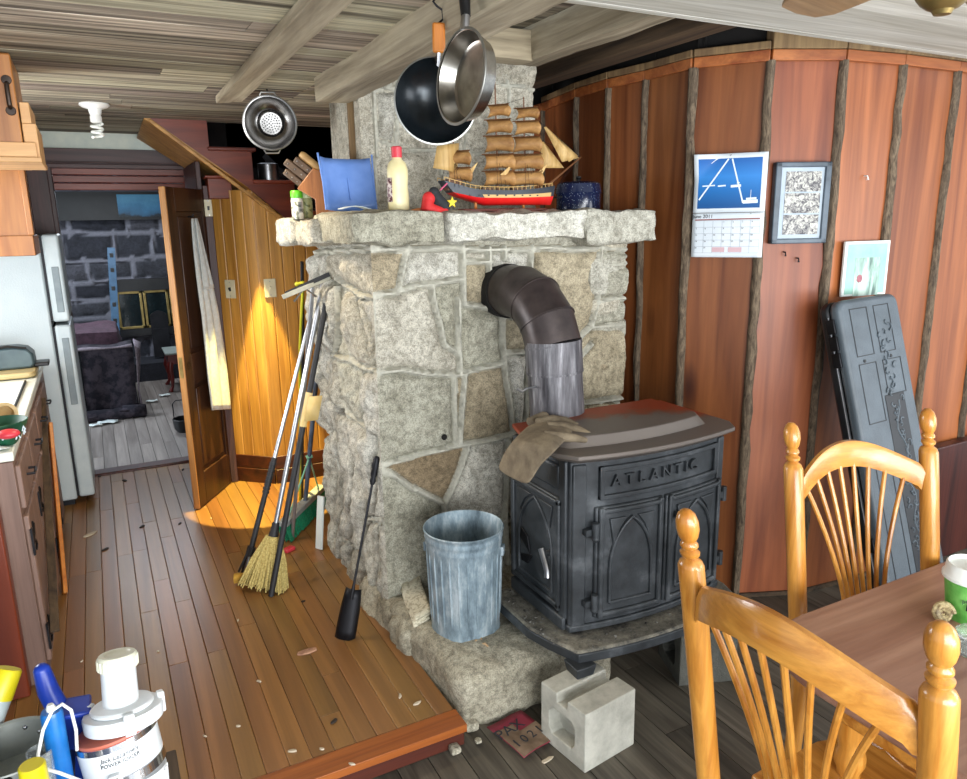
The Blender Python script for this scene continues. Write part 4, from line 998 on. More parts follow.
# small hooks and nails left in the pine boards
for (px, py, m_, lab) in ((784, 252, 'darkmetal', 'small dark nail in the pine board under the picture frame, left one'), (797, 258, 'darkmetal', 'small bent dark hook in the pine board under the picture frame, right one'), (865, 176, 'white', 'tiny white hook on the pine board above the art card')):
    p, n = on_wall(px, py, .004); o3 = V((n.x, n.y, 0))
    if o3.dot(V((p.x, p.y, 0))) > 0: o3 = -o3
    mb = MB(); mb.tube([p-o3*.006, p+o3*.012, p+o3*.016+V((0, 0, -.008)), p+o3*.012+V((0, 0, -.016)), p+o3*.020+V((0, 0, -.014))], .003, 8); props(obj('wall_hook', mb, m_), lab, 'hook')
# ================================================================ HANGING PANS, MANTEL THINGS
M['wok'] = plain('wok_black', '0c1114', '1a2126', .22, .5)
M['pan_steel'] = plain('worn_pan_steel', '8a8680', 'b6b2aa', .24, 1.0, scale=14)
M['pan_edge'] = plain('pan_rim', '84847f', '9a9a96', .4, .9)
M['orange_wood'] = wood('orange_wood_handle', 'b8641e', 'd98a38', 'z', 20, .06, .4, .1)
def facing(c, toward, up=(0, 0, 1)):
    z = (V(toward)-V(c)).normalized(); x = V(up).cross(z).normalized(); y = z.cross(x)
    return Matrix(((x.x, y.x, z.x, c[0]), (x.y, y.y, z.y, c[1]), (x.z, y.z, z.z, c[2]), (0, 0, 0, 1)))
# black wok with a wooden handle
c = aty(436, 101, 1.93); Wm = facing(c, c+V((-.30, -1, .02)))
wk = thing('black_wok', 'black wok with an orange wooden handle hanging from the hewn beam', 'pan', tuple(c))
R_ = .113
mb = MB(); mb.lathe_open([(0, -.062), (.03, -.060), (.06, -.050), (.092, -.028), (R_-.004, -.001), (R_, 0), (R_-.003, .001), (.09, -.025), (.058, -.047), (.03, -.057), (0, -.059)], Wm, 48); obj('wok_bowl', mb, 'wok', wk, world=True)
mb = MB(); mb.lathe_open([(R_-.003, -.002), (R_+.001, -.001), (R_+.001, .001), (R_-.003, .002)], Wm, 48); obj('rim', mb, 'pan_edge', wk, world=True)
ht, hb = aty(438, 4, 1.92), aty(439, 53, 1.92)
mb = MB(); mb.r = .5; hx = V((.95, -.3, 0)).normalized(); mb.beam(hb, ht+V((0, 0, -.045)), .034, .014, up=(-.3, -.95, 0)); obj('handle', mb, 'orange_wood', wk, world=True, bev=.005)
mb = MB(); mb.tube([hb+V((0, 0, .01)), hb+V((0, .01, -.03)), c+Wm.to_3x3() @ V((.0, R_-.004, -.004))], .006, 8); obj('handle_socket', mb, 'steel', wk, world=True)
hk = MB(); p = ht+V((0, 0, -.035)); zc_ = 2.33-p.z; hk.tube([p+V((0, .0, -.012)), p+V((.014, 0, 0)), p+V((.012, 0, .022)), p+V((-.004, 0, .030)), p+V((-.014, 0, .04)), p+V((-.004, 0, .05)), p+V((0, 0, max(.06, zc_)))], .003, 8); obj('hook', hk, 'darkmetal', wk, world=True)
# stainless frying pan seen obliquely
c = aty(461, 77, 1.72); Sm = facing(c, c+V((-.985, -.10, .10)))
fp_ = thing('steel_frying_pan', 'dented stainless steel frying pan hanging in front of the black wok', 'pan', tuple(c))
R_ = .108; R2 = .086
mb = MB(); mb.lathe([(0, -.045), (R2, -.045), (R2+.008, -.040), (R_, 0), (R_+.004, .001), (R_+.003, .003), (R_-.003, .001), (R2+.004, -.037), (R2-.004, -.041), (0, -.041)], Sm, 48); obj('pan_body', mb, 'pan_steel', fp_, world=True)
mb = MB(); mb.lathe_open([(R_-.001, .0), (R_+.005, .001), (R_+.005, .004), (R_-.001, .004)], Sm, 48); obj('rim', mb, 'pan_edge', fp_, world=True)
t0 = Sm @ V((0, R_, -.002)); t2 = aty(466, -14, 1.73)
mb = MB(); mb.tube([t0, t0+V((.004, 0, .035))], .011, 10); obj('ferrule', mb, 'steel', fp_, world=True)
mb = MB(); mb.tube([t0+V((.004, .0, .03)), (t0+t2)/2+V((.003, .008, .02)), t2], [.012, .014, .013], 12); obj('handle', mb, 'black', fp_, world=True)
mb = MB(); mb.tube([t2, t2+V((.006, 0, .02)), t2+V((0, 0, .04)), V((t2.x, t2.y, 2.345))], .003, 8); obj('hook', mb, 'darkmetal', fp_, world=True)
# colander bowl
c = aty(270, 123, 3.52); Bm = facing(c, c+V((-.28, -1, -.10)))
bw = thing('steel_colander', 'round steel colander with a pierced base hanging above the stairs', 'colander', tuple(c))
M['colander'] = plain('colander_steel', '5c5a58', '8c8a88', .25, 1.0)
R_ = .112
mb = MB(); mb.lathe([(0, -.075), (.05, -.075), (.056, -.07), (.062, -.052), (.075, -.048), (.106, -.012), (R_, 0), (R_+.006, .0), (R_+.005, .004), (R_-.002, .003), (.103, -.009), (.073, -.045), (.060, -.049), (.053, -.068), (.048, -.072), (0, -.072)], Bm, 44); obj('bowl', mb, 'colander', bw, world=True)
mb = MB()
for r_, n_ in ((.008, 4), (.018, 9), (.028, 14), (.038, 19)):
    for i in range(n_): a = 2*math.pi*i/n_; mb.lathe([(0, 0), (.0032, 0), (.0032, .001), (0, .001)], Bm @ T(r_*math.cos(a), r_*math.sin(a), -.0722), 8)
mb2_ = MB(); mb2_.lathe([(0, 0), (.046, 0), (.046, .0006), (0, .0006)], Bm @ T(0, 0, -.0728), 32); bs = obj('base_disc', mb2_, 'pan_edge', bw, world=True); obj('holes', mb, 'black', bs, world=True)
mb = MB(); mb.lathe_open([(R_+.002, .001), (R_+.007, .002), (R_+.002, .006)], Bm, 44); obj('rim', mb, 'pan_edge', bw, world=True)
for s in (-1, 1):
    mb = MB(); mb.tube([Bm @ V((x*.035, s*(R_+.002+y), .002)) for x, y in ((-1, 0), (-.8, .014), (.8, .014), (1, 0))], .004, 8); obj('handle', mb, 'pan_edge', bw, world=True)
mb = MB(); p = Bm @ V((0, R_+.016, .002)); mb.tube([p, p+V((0, .01, .02)), p+V((0, .01, max(.03, 2.33-p.z)))], .003, 8); obj('hook', mb, 'darkmetal', bw, world=True)

ZM = 1.787
# knife block
kb = thing('knife_block', 'tilted wooden knife block with dark riveted handles at the mantel end', 'knife block', (.885, 3.33, 1.772))
M['block_wood'] = wood('block_wood', '74441f', '986236', 'z', 18, .08, .45, .1)
M['handle_dark'] = wood('knife_handle_wood', '3a2c22', '5c4838', 'x', 20, .1, .5, .1)
p0 = V((.915, 3.18, 1.777)); ux = V((.80, -.45, 0)).normalized(); dpt = V((.45, .80, 0)).normalized()
def kp(u, z, w=0): return p0+ux*u+V((0, 0, z))+dpt*w
mb = MB(); mb.r = .5; mb.prism([kp(-.055, 0), kp(.03, 0), kp(.035, .16), kp(-.055, .20), kp(-.13, .115), kp(-.055, .07)], dpt*.095); obj('block', mb, 'block_wood', kb, world=True, bev=.004)
dk = (-.73, .60)
def knife(u, z, w, L, wd, mat):
    a = kp(u, z, w); d = ux*dk[0]+V((0, 0, dk[1])); mb = MB(); mb.r = .5
    mb.beam(a, a+d*L, .016, wd, up=(ux*dk[1]+V((0, 0, -dk[0])))); o = obj('knife_handle', mb, mat, kb, world=True, bev=.005)
    mb = MB()
    for q in (.25, .55, .85):
        for s in (-1, 1): mb.ball(a+d*L*q+dpt*s*.008, .0032, n=8, m=6)
    obj('rivet', mb, 'steel', o, world=True)
for (u, z, w, L, wd) in ((-.062, .178, .02, .10, .030), (-.062, .178, .05, .10, .03), (-.085, .155, .018, .125, .032), (-.085, .155, .05, .12, .03), (-.11, .13, .02, .10, .028), (-.11, .13, .055, .10, .028)): knife(u, z, w, L, wd, 'handle_dark')
a = kp(-.02, .185, .03); d = ux*dk[0]+V((0, 0, dk[1])); mb = MB(); mb.r = .6; mb.tube([a, a+d*.02, a+d*.11, a+d*.125], [.013, .016, .017, .012], 12); obj('sharpening_steel_handle', mb, wood('pale_handle', '8c6c44', 'b0905f', 'x', 20, .1, .5, .1), kb, world=True, label='pale round wooden handle')
# spice jars
for (x, y, nm, lab, c1_, lidc, hh) in ((.815, 3.31, 'spice_jar', 'spice jar with a bright green cap on the mantel end beside the knife block', 'white', '5cc22a', .125), (.862, 3.335, 'spice_jar', 'spice jar with a pale cap and dark band half behind the knife block', 'white', 'c2cca0', .125)):
    t = thing(nm, lab, 'jar', (x, y, 1.766)); t['group'] = 'spice jars on the mantel end'
    mb = MB(); mb.lathe([(0, 0), (.024, 0), (.026, .003), (.026, .085), (.024, .09), (0, .09)], Matrix(), 24); obj('jar_body', mb, plain('spice_label', '7c806c' if x < .85 else '5a6238', 'dcdccf' if x < .85 else '9aa070', .5, scale=45, lo=.45, hi=.5), t)
    mb = MB(); mb.lathe([(0, .09), (.025, .09), (.026, .093), (.026, .118), (.023, .122), (0, .122)], Matrix(), 24); obj('cap', mb, plain('cap_'+lidc, lidc, lidc, .4), t)
    if x < .85:
        mb = MB()
        for q in range(9): mb.box(.004-.001*0, .022, -.0275, -.0255, .030+.005*q, .0325+.005*q)
        mb.xf(T(rz=rad(-15))); obj('bar_code', mb, 'ink', t)
# blue dustpan standing up on the mantel
dp = thing('dustpan', 'big blue plastic dustpan standing upright on the mantel', 'dustpan', (.95, 2.99, 1.785))
M['bluepan'] = plain('blue_plastic', '5a80c4', '7698d8', .38, scale=5)
DPm = frame_from(aty(329, 211, 3.0), aty(373, 211, 3.0), aty(320, 155, 3.06))
wq, hq = (aty(373, 211, 3.0)-aty(329, 211, 3.0)).length, .215
mb = MB(); mb.grid([[(wq*(-.08+1.12*i/10)*1.0, hq*j/8, .022*((i-5)/5)**4 + .004*math.sin(j/8*3)) for j in range(9)] for i in range(11)]); obj('pan', mb.xf(DPm), 'bluepan', dp, world=True, solid=.003)
for s in (0, 1):
    mb = MB(); x_ = wq*(-.09 if s == 0 else 1.05); mb.tube([(x_, 0, .022), (x_, hq*.5, .026), (x_-(.008 if s == 0 else -.006), hq+.012, .028)], .004, 8); obj('side_lip', mb.xf(DPm), 'bluepan', dp, world=True)
mb = MB(); mb.tube([(wq*.5, hq*.62, .006), (wq*.5, hq*.2, .010)], .003, 8); obj('rib', mb.xf(DPm), 'bluepan', dp, world=True)
pp_ = MB(); pp_.grid([[(.86+.20*i/8, 2.80+.06*j/3-.05*i/8, 1.80+.012*math.sin(i*.7)-.010*i/8) for j in range(4)] for i in range(9)]); props(obj('folded_paper', pp_, 'whitecard', solid=.003), 'strip of white paper lying on the mantel in front of the blue dustpan', 'paper')
# cream bottle
bt = thing('cream_bottle', 'cream plastic bottle with a red cap on the mantel', 'bottle', tuple(aty(399, 210, 2.76)))
M['cream'] = plain('cream_plastic', 'dccf9c', 'e6dbae', .35); M['redcap'] = plain('red_cap', 'c8303c', 'd84450', .35)
mb = MB(); mb.lathe([(0, 0), (.038, 0), (.042, .006), (.042, .05), (.039, .09), (.042, .13), (.041, .152), (.034, .175), (.020, .188), (.017, .195), (0, .195)], Matrix(), 32, .78); obj('bottle_body', mb, 'cream', bt)
mb = MB(); mb.lathe([(0, .195), (.020, .195), (.0205, .232), (.017, .236), (0, .236)], Matrix(), 20); obj('cap', mb, 'redcap', bt)
mb = MB()
for k_ in range(9): pass
lb = [[(.0432*math.cos(a), .0432*.79*math.sin(a), z) for z in (.03, .06, .09, .12)] for a in [rad(172+6*i) for i in range(9)]]
mb.grid(lb); lo_ = obj('label_panel', mb, plain('bottle_label', '5a3038', 'c8b8b0', .5, scale=70, lo=.45, hi=.52), bt, solid=.001)
# red, black and yellow cloth toy
ty = thing('cloth_toy', 'small red, black and yellow cloth toy slumped at the stern of the model ship', 'toy', tuple(aty(441, 212, 2.68)))
M['red_cloth'] = plain('red_cloth', 'b81818', 'd83030', .7); M['black_cloth'] = plain('black_cloth', '181a1c', '2c2e32', .8); M['yellow_cloth'] = plain('yellow_cloth', 'd8b820', 'ecd040', .7)
tb_ = aty(441, 212, 2.68)-V((0, 0, .002))
def ty_pt(x, y): return aty(x, y, 2.68)-tb_
mb = MB(); mb.tube([ty_pt(428, 200), ty_pt(427, 207), ty_pt(433, 211), ty_pt(444, 213)], [.022, .028, .026, .02], 14); mb.ball(ty_pt(429, 199), .026, (1, .9, 1)); mb.ball(ty_pt(444, 212), .02); obj('red_body', mb, 'red_cloth', ty)
mb = MB(); mb.tube([ty_pt(434, 193), ty_pt(438, 201), ty_pt(444, 206), ty_pt(448, 211)], [.020, .026, .022, .012], 12); mb.ball(ty_pt(434, 193), .021); obj('black_body', mb, 'black_cloth', ty)
st_ = []; cc = ty_pt(450, 203)
for i in range(10): a = i*math.pi/5+.3; r_ = .024 if i % 2 == 0 else .010; st_.append(cc+V((r_*math.cos(a), -.022, r_*math.sin(a))))
mb = MB(); mb.prism(st_, (0, .006, 0)); obj('yellow_star', mb, 'yellow_cloth', ty, bev=.002)
mb = MB(); mb.tube([ty_pt(438, 191)-V((0, .02, 0)), ty_pt(445, 184)-V((0, .02, 0))], .003, 6); obj('pink_piping', mb, plain('pink_trim', 'c85a78', 'c85a78', .6), ty)
mb = MB(); mb.tube([aty(411, 211, 2.72), aty(417, 210, 2.71), aty(424, 209, 2.70)], [.005, .007, .004], 8); props(obj('orange_scrap', mb, plain('orange_scrap', 'b06a34', 'c88048', .7)), 'small orange twist of paper on the mantel beside the cream bottle', 'scrap')

# model sailing ship
sh = thing('model_ship', 'wooden three-masted model ship with brown sails and a red hull on the mantel', 'model ship', (1.52, 2.80, ZM))
M['hull_black'] = plain('hull_black', '22262e', '343a42', .45); M['hull_red'] = plain('hull_red', 'c41418', 'd8241e', .35); M['hull_ochre'] = plain('hull_ochre', 'c09a5c', 'd0ac70', .5)
M['sail'] = wood('sail_veneer', '8a5c2c', 'c09258', 'x', 16, .2, .6, .35); M['sail_pale'] = wood('pale_sail_veneer', 'b08848', 'd9b678', 'z', 30, .08, .6, .2); M['spar'] = wood('spar_wood', '5a3418', '7a4c26', 'x', 30, .1, .5, .2)
SX, SY = 1.255, 2.80; SL = .545
Zk, Zr, Zo, Zd = 1.812, 1.836, 1.848, 1.868
def hw(u): return .046*(1-max(0, (u-.5)/.5)**2.0)*(.70+.30*min(1, u/.25))
def sheer(u): return .020*(2*u-.95)**2+.020*max(0, .25-u)/.25
LEV = [(1.808, .17, .955, .18), (1.815, .13, .965, .6), (1.826, .10, .975, .9), (1.838, .07, .985, 1.0), (1.850, .045, .992, 1.02), (1.868, .0, 1.0, 1.04)]
def hullv(L, i, n=26, off=0, sh_=None):
    z, s0, s1, f = LEV[L]; u = i/n; uu = s0+(s1-s0)*u; w_ = hw(uu)*f if i < n else .001
    k_ = [0, .1, .2, .35, .6, 1.0][L]
    rise = [.030, .026, .020, .012, .006, 0][L]*max(0, .22-u)/.22
    return (SX+.02+SL*uu, SY, z+sheer(uu)*k_+rise), w_+off
def hullpart(name, mat, l0, l1, i0=0, i1=26, off=0, deck=False):
    mb = MB(); P = []
    for i in range(i0, i1+1):
        row = []
        for L in range(l1, l0-1, -1): p, w_ = hullv(L, i, off=off); row.append((p[0], p[1]-w_, p[2]))
        for L in range(l0, l1+1): p, w_ = hullv(L, i, off=off); row.append((p[0], p[1]+w_, p[2]))
        P.append(row)
    mb.grid(P); mb.add(P[0], [tuple(range(len(P[0])))])
    if deck: mb.grid([[r[0], r[-1]] for r in P])
    return obj(name, mb, mat, sh, world=True, ang=50)
hullpart('red_bottom', 'hull_red', 0, 3); hullpart('black_topsides', 'hull_black', 3, 5, deck=True); hullpart('ochre_strake', 'hull_ochre', 3, 4, 7, 25, .0012)
mb = MB()
for s in (-1, 1):
    for i in range(9): u = .2+.075*i; mb.box(SX+.02+SL*u-.004, SX+.02+SL*u+.004, SY+s*hw(u)*1.03-.002, SY+s*hw(u)*1.03+.002, 1.845, 1.850)
obj('gun_ports', mb, 'black', sh, world=True)
mb = MB()
for s in (-1, 1):
    pts = [V((SX+.02+SL*u, SY+s*hw(u)*1.03, Zd+sheer(u)+.013)) for u in [i/24*.97 for i in range(25)]]; mb.tube(pts, .0016, 6)
    for p in pts: mb.tube([p, p-V((0, 0, .013))], .0014, 5)
obj('railing', mb, 'hull_ochre', sh, world=True)
mb = MB()
for (u0, u1, h_) in ((.04, .16, .012), (.33, .42, .009), (.60, .70, .009)): mb.box(SX+.02+SL*u0, SX+.02+SL*u1, SY-.018, SY+.018, Zd, Zd+h_+sheer(u0))
obj('deck_house', mb, 'spar', sh, world=True)
masts = [(1.345, 2.08), (1.540, 2.295), (1.675, 2.245)]
for mi_, (mx, mt) in enumerate(masts):
    mb = MB(); mb.r = .5; mb.tube([(mx-.005, SY, Zd-.005), (mx-.012, SY, mt)], [.0055, .0028], 8); ms = obj('mast', mb, 'spar', sh, world=True)
def sqsail(mx, z0, z1, w0, w1, name='square_sail'):
    P = []
    for i in range(9):
        s_ = i/8*2-1; row = []
        for j in range(6):
            t = j/5; w_ = w0+(w1-w0)*t; row.append((mx+s_*w_*.94, SY-.034*s_-.010 - .010*0, z0+(z1-z0)*t-.008*math.sin(math.pi*t)*0 + .010*(1-t)*(1-s_*s_)*.8))
        P.append(row)
    for r_ in P:
        for j in range(6):
            t = j/5; r_[j] = (r_[j][0], r_[j][1]-.022*math.sin(math.pi*t), r_[j][2])
    mb = MB(); mb.r = rgs.uniform(.1, .9); mb.grid(P); obj(name, mb, 'sail', sh, world=True, solid=.0018)
    mb = MB(); mb.r = .5; mb.tube([(mx-w1*1.12, SY+.034*1.12-.006, z1+.002), (mx+w1*1.12, SY-.034*1.12-.006, z1+.002)], [.0025, .0025], 6); obj('yard', mb, 'spar', sh, world=True)
rgs = random.Random(2)
ladder = {1: [(1.885, 1.945, .076), (1.952, 2.012, .074), (2.02, 2.085, .066), (2.093, 2.148, .056), (2.158, 2.205, .044)], 2: [(1.885, 1.945, .080), (1.952, 2.015, .076), (2.024, 2.085, .066), (2.093, 2.148, .056), (2.156, 2.20, .046)], 0: [(1.9, 1.955, .052), (1.965, 2.02, .046)]}
for k_, L_ in ladder.items():
    for (z0, z1, w_) in L_: sqsail(masts[k_][0]-.005+(.01 if k_ == 0 else 0), z0, z1, w_*.78, w_*.68)
mb = MB(); mb.r = .5; A = [aty(433, 168, 2.8), aty(457, 173, 2.8), aty(459, 143, 2.8), aty(437, 146, 2.8)]; mb.grid([[A[0].lerp(A[3], t) , A[0].lerp(A[1], .5).lerp(A[3].lerp(A[2], .5), t)-V((0, .015, 0)), A[1].lerp(A[2], t)] for t in (0, .25, .5, .75, 1)]); obj('spanker_sail', mb, 'sail_pale', sh, world=True, solid=.0018)
for tri in (((541, 122), (578, 156), (569, 162)), ((541, 138), (564, 168), (541, 168)), ((541, 122), (579, 158), (562, 162))):
    A = [aty(x, y, 2.8) for x, y in tri]; mb = MB(); mb.r = .4; mb.grid([[A[0].lerp(A[1], t), A[0].lerp(A[1].lerp(A[2], .5), t)-V((0, .012*math.sin(math.pi*t), 0)), A[0].lerp(A[2], t)] for t in [i/8 for i in range(1, 9)]]); obj('jib_sail', mb, 'sail_pale', sh, world=True, solid=.0015)
for (x, y) in ((470, 170), (505, 171), (540, 171)):
    A = [aty(x-5, y+4, 2.76), aty(x+8, y-8, 2.76), aty(x+2, y+4, 2.76)]; mb = MB(); mb.r = .9; mb.prism(A, (0, .0015, 0)); obj('stay_sail', mb, 'sail_pale', sh, world=True)
b0, b1 = V((SX+SL*.96, SY, Zd+.02)), aty(581, 157, 2.8)
mb = MB(); mb.r = .5; mb.tube([b0, b1], [.006, .003], 8); obj('bowsprit', mb, 'spar', sh, world=True)
mb = MB()
for (p, q) in ((b1, V((1.665, SY, 2.20))), (b1, V((1.665, SY, 2.1))), (b0.lerp(b1, .7), V((SX+SL, SY, Zo))), (b0.lerp(b1, .9), V((SX+SL*.98, SY, Zr))), (V((1.665, SY, 2.24)), V((1.528, SY, 2.2))), (V((1.528, SY, 2.29)), V((1.333, SY, 2.08))), (V((1.333, SY, 2.08)), V((SX+.02, SY, Zd+.03)))): mb.tube([p, q], .0008, 4)
for (mx, mt) in masts:
    for s in (-1, 1):
        for dx in (-.03, -.01, .012, .032): mb.tube([(mx+dx, SY+s*.045, Zd+.01), (mx-.008, SY, Zd+(mt-Zd)*.55)], .0008, 4)
obj('rigging', mb, 'darkmetal', sh, world=True)
mb = MB(); mb.r = .3; mb.box(1.36, 1.76, SY-.035, SY+.03, ZM-.003, ZM+.008); sd_ = obj('stand_base', mb, 'redstair', sh, world=True, bev=.002)
for x in (1.43, 1.66): mb = MB(); mb.lathe([(0, 0), (.008, 0), (.005, .006), (.007, .013), (.005, .02), (.008, .03), (0, .03)], T(x, SY, ZM+.007), 12); obj('stand_post', mb, 'orange_wood', sh, world=True)
# blue enamel pot
ep = thing('enamel_pot', 'dark blue speckled enamel pot with a lid on the mantel end', 'pot', (1.985, 2.86, 1.784))
k = N('blue_enamel'); v_ = k.n('TexVoronoi', {'Vector': k.tc, 'Scale': 130.}).outputs['Distance']; M['enamel'] = k.set(Base_Color=k.ramp(v_, [(.10, 'b8c4d4'), (.16, '141c38')]), Roughness=.15)
mb = MB(); mb.lathe([(0, 0), (.092, 0), (.1, .006), (.1, .075), (.102, .078), (0, .078)], Matrix(), 36); obj('pot_body', mb, 'enamel', ep)
mb = MB(); mb.lathe([(.104, .074), (.106, .078), (.103, .09), (.098, .116), (.085, .124), (.02, .130), (0, .13)], Matrix(), 36); ld = obj('lid', mb, 'enamel', ep)
mb = MB(); mb.lathe([(0, .128), (.010, .128), (.008, .136), (.014, .142), (.012, .15), (0, .152)], Matrix(), 16); obj('knob', mb, 'black', ld)
mb = MB(); mb.tube([(-.10, -.02, .06), (-.125, -.018, .058), (-.128, 0, .057), (-.125, .018, .058), (-.10, .02, .06)], .004, 8); obj('ear_handle', mb, 'black', ep)
# tin on the stair tread
mb = MB(); mb.lathe([(0, 0), (.058, 0), (.062, .003), (.062, .10), (.065, .103), (.062, .106), (.058, .103), (.058, .01), (0, .01)], T(1.03, 4.86, 2.008), 32); props(obj('steel_tin', mb, 'steel'), 'small steel tin standing on the dark stair tread', 'tin')
# ================================================================ KITCHEN SIDE
# base cabinets along the left wall
CXF = -.335
bc_ = thing('base_cabinet', 'faded mauve-brown kitchen base cabinet with black wrought hinges by the refrigerator', 'cabinet', (-.8, 3.8, PZ))
mb = MB(); mb.r = .5; mb.box(-1.29, CXF, 2.93, 4.84, PZ, .955); obj('carcass', mb, 'mauve', bc_, world=True, bev=.003)
for (y0, y1, z0, z1, nm) in ((2.96, 3.36, .16, .74, 'door'), (3.38, 3.80, .16, .74, 'door'), (3.83, 4.22, .16, .74, 'door'), (4.24, 4.60, .16, .74, 'door'), (2.96, 3.36, .77, .93, 'drawer'), (3.38, 3.80, .77, .93, 'drawer'), (3.83, 4.22, .77, .93, 'drawer'), (4.24, 4.60, .77, .93, 'drawer')):
    mb = MB(); mb.r = rg.uniform(.3, .8); mb.box(CXF-.002, CXF+.016, y0, y1, z0, z1); d = obj(nm, mb, 'mauve', bc_, world=True, bev=.004)
    if nm == 'drawer':
        mb = MB(); yc = (y0+y1)/2; zc = (z0+z1)/2
        mb.tube([(CXF+.016, yc-.04, zc), (CXF+.04, yc-.04, zc), (CXF+.042, yc, zc), (CXF+.04, yc+.04, zc), (CXF+.016, yc+.04, zc)], .005, 8); obj('drawer_pull', mb, 'darkmetal', d, world=True)
    else:
        for z in (z0+.10, z1-.10):
            mb = MB()
            for s in (-1, 1): mb.tube([(CXF+.018, y0+.01, z), (CXF+.019, y0+.05, z+s*.012), (CXF+.019, y0+.085, z+s*.04), (CXF+.019, y0+.06, z+s*.055), (CXF+.019, y0+.045, z+s*.04)], [.005, .005, .004, .003, .002], 6)
            mb.box(CXF+.014, CXF+.021, y0-.012, y0+.012, z-.05, z+.05); obj('hinge', mb, 'darkmetal', d, world=True)
ep_ = MB(); ep_.r = .5; ep_.box(-1.29, -.392, 2.86, 2.925, PZ, .985); pe = obj('end_panel', ep_, 'redpanel', bc_, world=True, bev=.006, label='red-brown end panel')
mb = MB(); mb.r = .6
for z in (.88, ):
    mb = MB(); mb.r = .6; mb.box(-.425, -.385, 2.845, 2.865, z, z+.075); obj('corner_clip', mb, 'orange_wood', bc_, world=True, bev=.004)
ct = MB(); ct.box(-1.3, CXF+.005, 2.93, 4.86, .957, .992); props(obj('countertop', ct, 'counter', bev=.005), 'white laminate countertop with a dark inlaid line on the faded kitchen cabinet', 'countertop')
mb = MB(); mb.box(-1.29, CXF-.045, 3.32, 4.30, .992, .997); sk = props(obj('stove_top_board', mb, 'white', bev=.004), 'flat white board edged with a black line on the kitchen countertop', 'board')
mb = MB(); mb.tube([(-1.28, 3.32, .996), (CXF-.06, 3.32, .996), (CXF-.045, 3.335, .996), (CXF-.045, 4.29, .996)], .006, 6); obj('black_edge', mb, 'black', sk, world=True)
mb = MB(); mb.r = .4; mb.prism(list(p+V((-.965, 4.36, .998)) for p in rrect(.63, .30, .05)), (0, 0, .028)); props(obj('cutting_board', mb, wood('cutting_board_wood', 'b09a64', 'd0bc88', 'x', 12, .08, .5, .1), bev=.008), 'pale wooden cutting board at the back of the kitchen countertop', 'cutting board')
M['teal'] = plain('teal_case', '36464c', '46585c', .4)
bx = thing('toaster', 'dark teal rounded appliance on the cutting board against the refrigerator', 'appliance', (-.47, 4.56, 1.028))
mb = MB(); 
mb.prism([V((x, -.075, z)) for x, z in [(-.13, 0), (.11, 0), (.13, .02), (.125, .075), (.10, .105), (.05, .115), (-.10, .115), (-.135, .09), (-.14, .02)]], (0, .15, 0)); bxb = obj('body', mb, 'teal', bx, bev=.012)
mb = MB(); mb.box(.12, .19, -.05, .06, .0, .022); obj('foot_tray', mb, 'black', bx, bev=.006)
mb = MB(); mb.tube([(-.12, -.08, .112), (.02, -.082, .124), (.10, -.08, .108)], .006, 8); obj('grip', mb, 'black', bx)
# things on the near end of the counter
M['green_bag'] = plain('green_print_bag', '0e3a28', '1c5a40', .5); 
gb = thing('green_bowl', 'dark green bowl with white markings on the near end of the kitchen counter', 'bowl', tuple(atz(3, 444, .993))); gb.scale = (.85,)*3
mb = MB(); mb.lathe([(0, 0), (.05, 0), (.055, .006), (.09, .06), (.105, .10), (.102, .101), (.086, .063), (.05, .012), (0, .01)], Matrix(), 32); obj('bowl_body', mb, 'green_bag', gb)
mb = MB()
for i, (a, z) in enumerate(((-75, .045), (-55, .06), (-40, .035), (-25, .065), (-95, .06), (-10, .045))):
    r_ = .05+.045*z/.1+.016; p = V((r_*math.cos(rad(a)), r_*math.sin(rad(a)), z)); t_ = V((-math.sin(rad(a)), math.cos(rad(a)), 0)); mb.tube([p-t_*.012+V((0, 0, -.008)), p+V((0, 0, .012)), p+t_*.012+V((0, 0, -.006))], .003, 6)
obj('white_markings', mb, 'ink_white', gb)
mb = MB(); mb.ball(atz(8, 434, 1.055), .034, (1.1, .9, .5)); props(obj('red_scoop', mb, 'redcap'), 'red plastic scoop lying in the dark green bowl', 'scoop')
mb = MB(); mb.tube([atz(3, 425, 1.004), atz(15, 420, 1.012), atz(25, 421, 1.006)], [.007, .01, .006], 8); props(obj('black_tongs', mb, 'black'), 'black kitchen tongs on the counter behind the green bowl', 'tongs')
mb = MB(); mb.lathe([(0.032, 0), (.045, 0), (.045, .045), (.032, .045), (.032, 0)], T(*atz(3, 414, 1.04), rx=rad(80), rz=rad(15)), 28); props(obj('tape_roll', mb, plain('masking_tape', 'b89c6c', 'c8b084', .6)), 'roll of tan masking tape standing on the kitchen counter', 'tape')
mb = MB(); mb.grid([[(-.46+.12*i/5, 2.945+.06*j/3, .999+.006*math.sin(i*1.7+j)) for j in range(4)] for i in range(6)]); props(obj('crumpled_bag', mb, 'whitecard', solid=.002), 'crumpled white paper on the counter edge below the green bowl', 'paper')
# stick and board leaning against the cabinet front
mb = MB(); mb.r = .4; mb.beam((CXF+.045, 2.90, .30), (CXF+.02, 4.25, .905), .012, .03, up=(1, 0, 0)); props(obj('wooden_stick', mb, 'darkbeam', bev=.003), 'thin dark wooden stick leaning diagonally across the kitchen cabinet doors', 'stick')
mb = MB(); mb.r = .6; mb.beam(atz(65, 594, PZ), atx(50, 424, -.295), .05, .018, up=(1, .3, 0)); props(obj('leaning_board', mb, 'orange_wood', bev=.003), 'narrow orange board leaning on the cabinet beside the refrigerator', 'board')
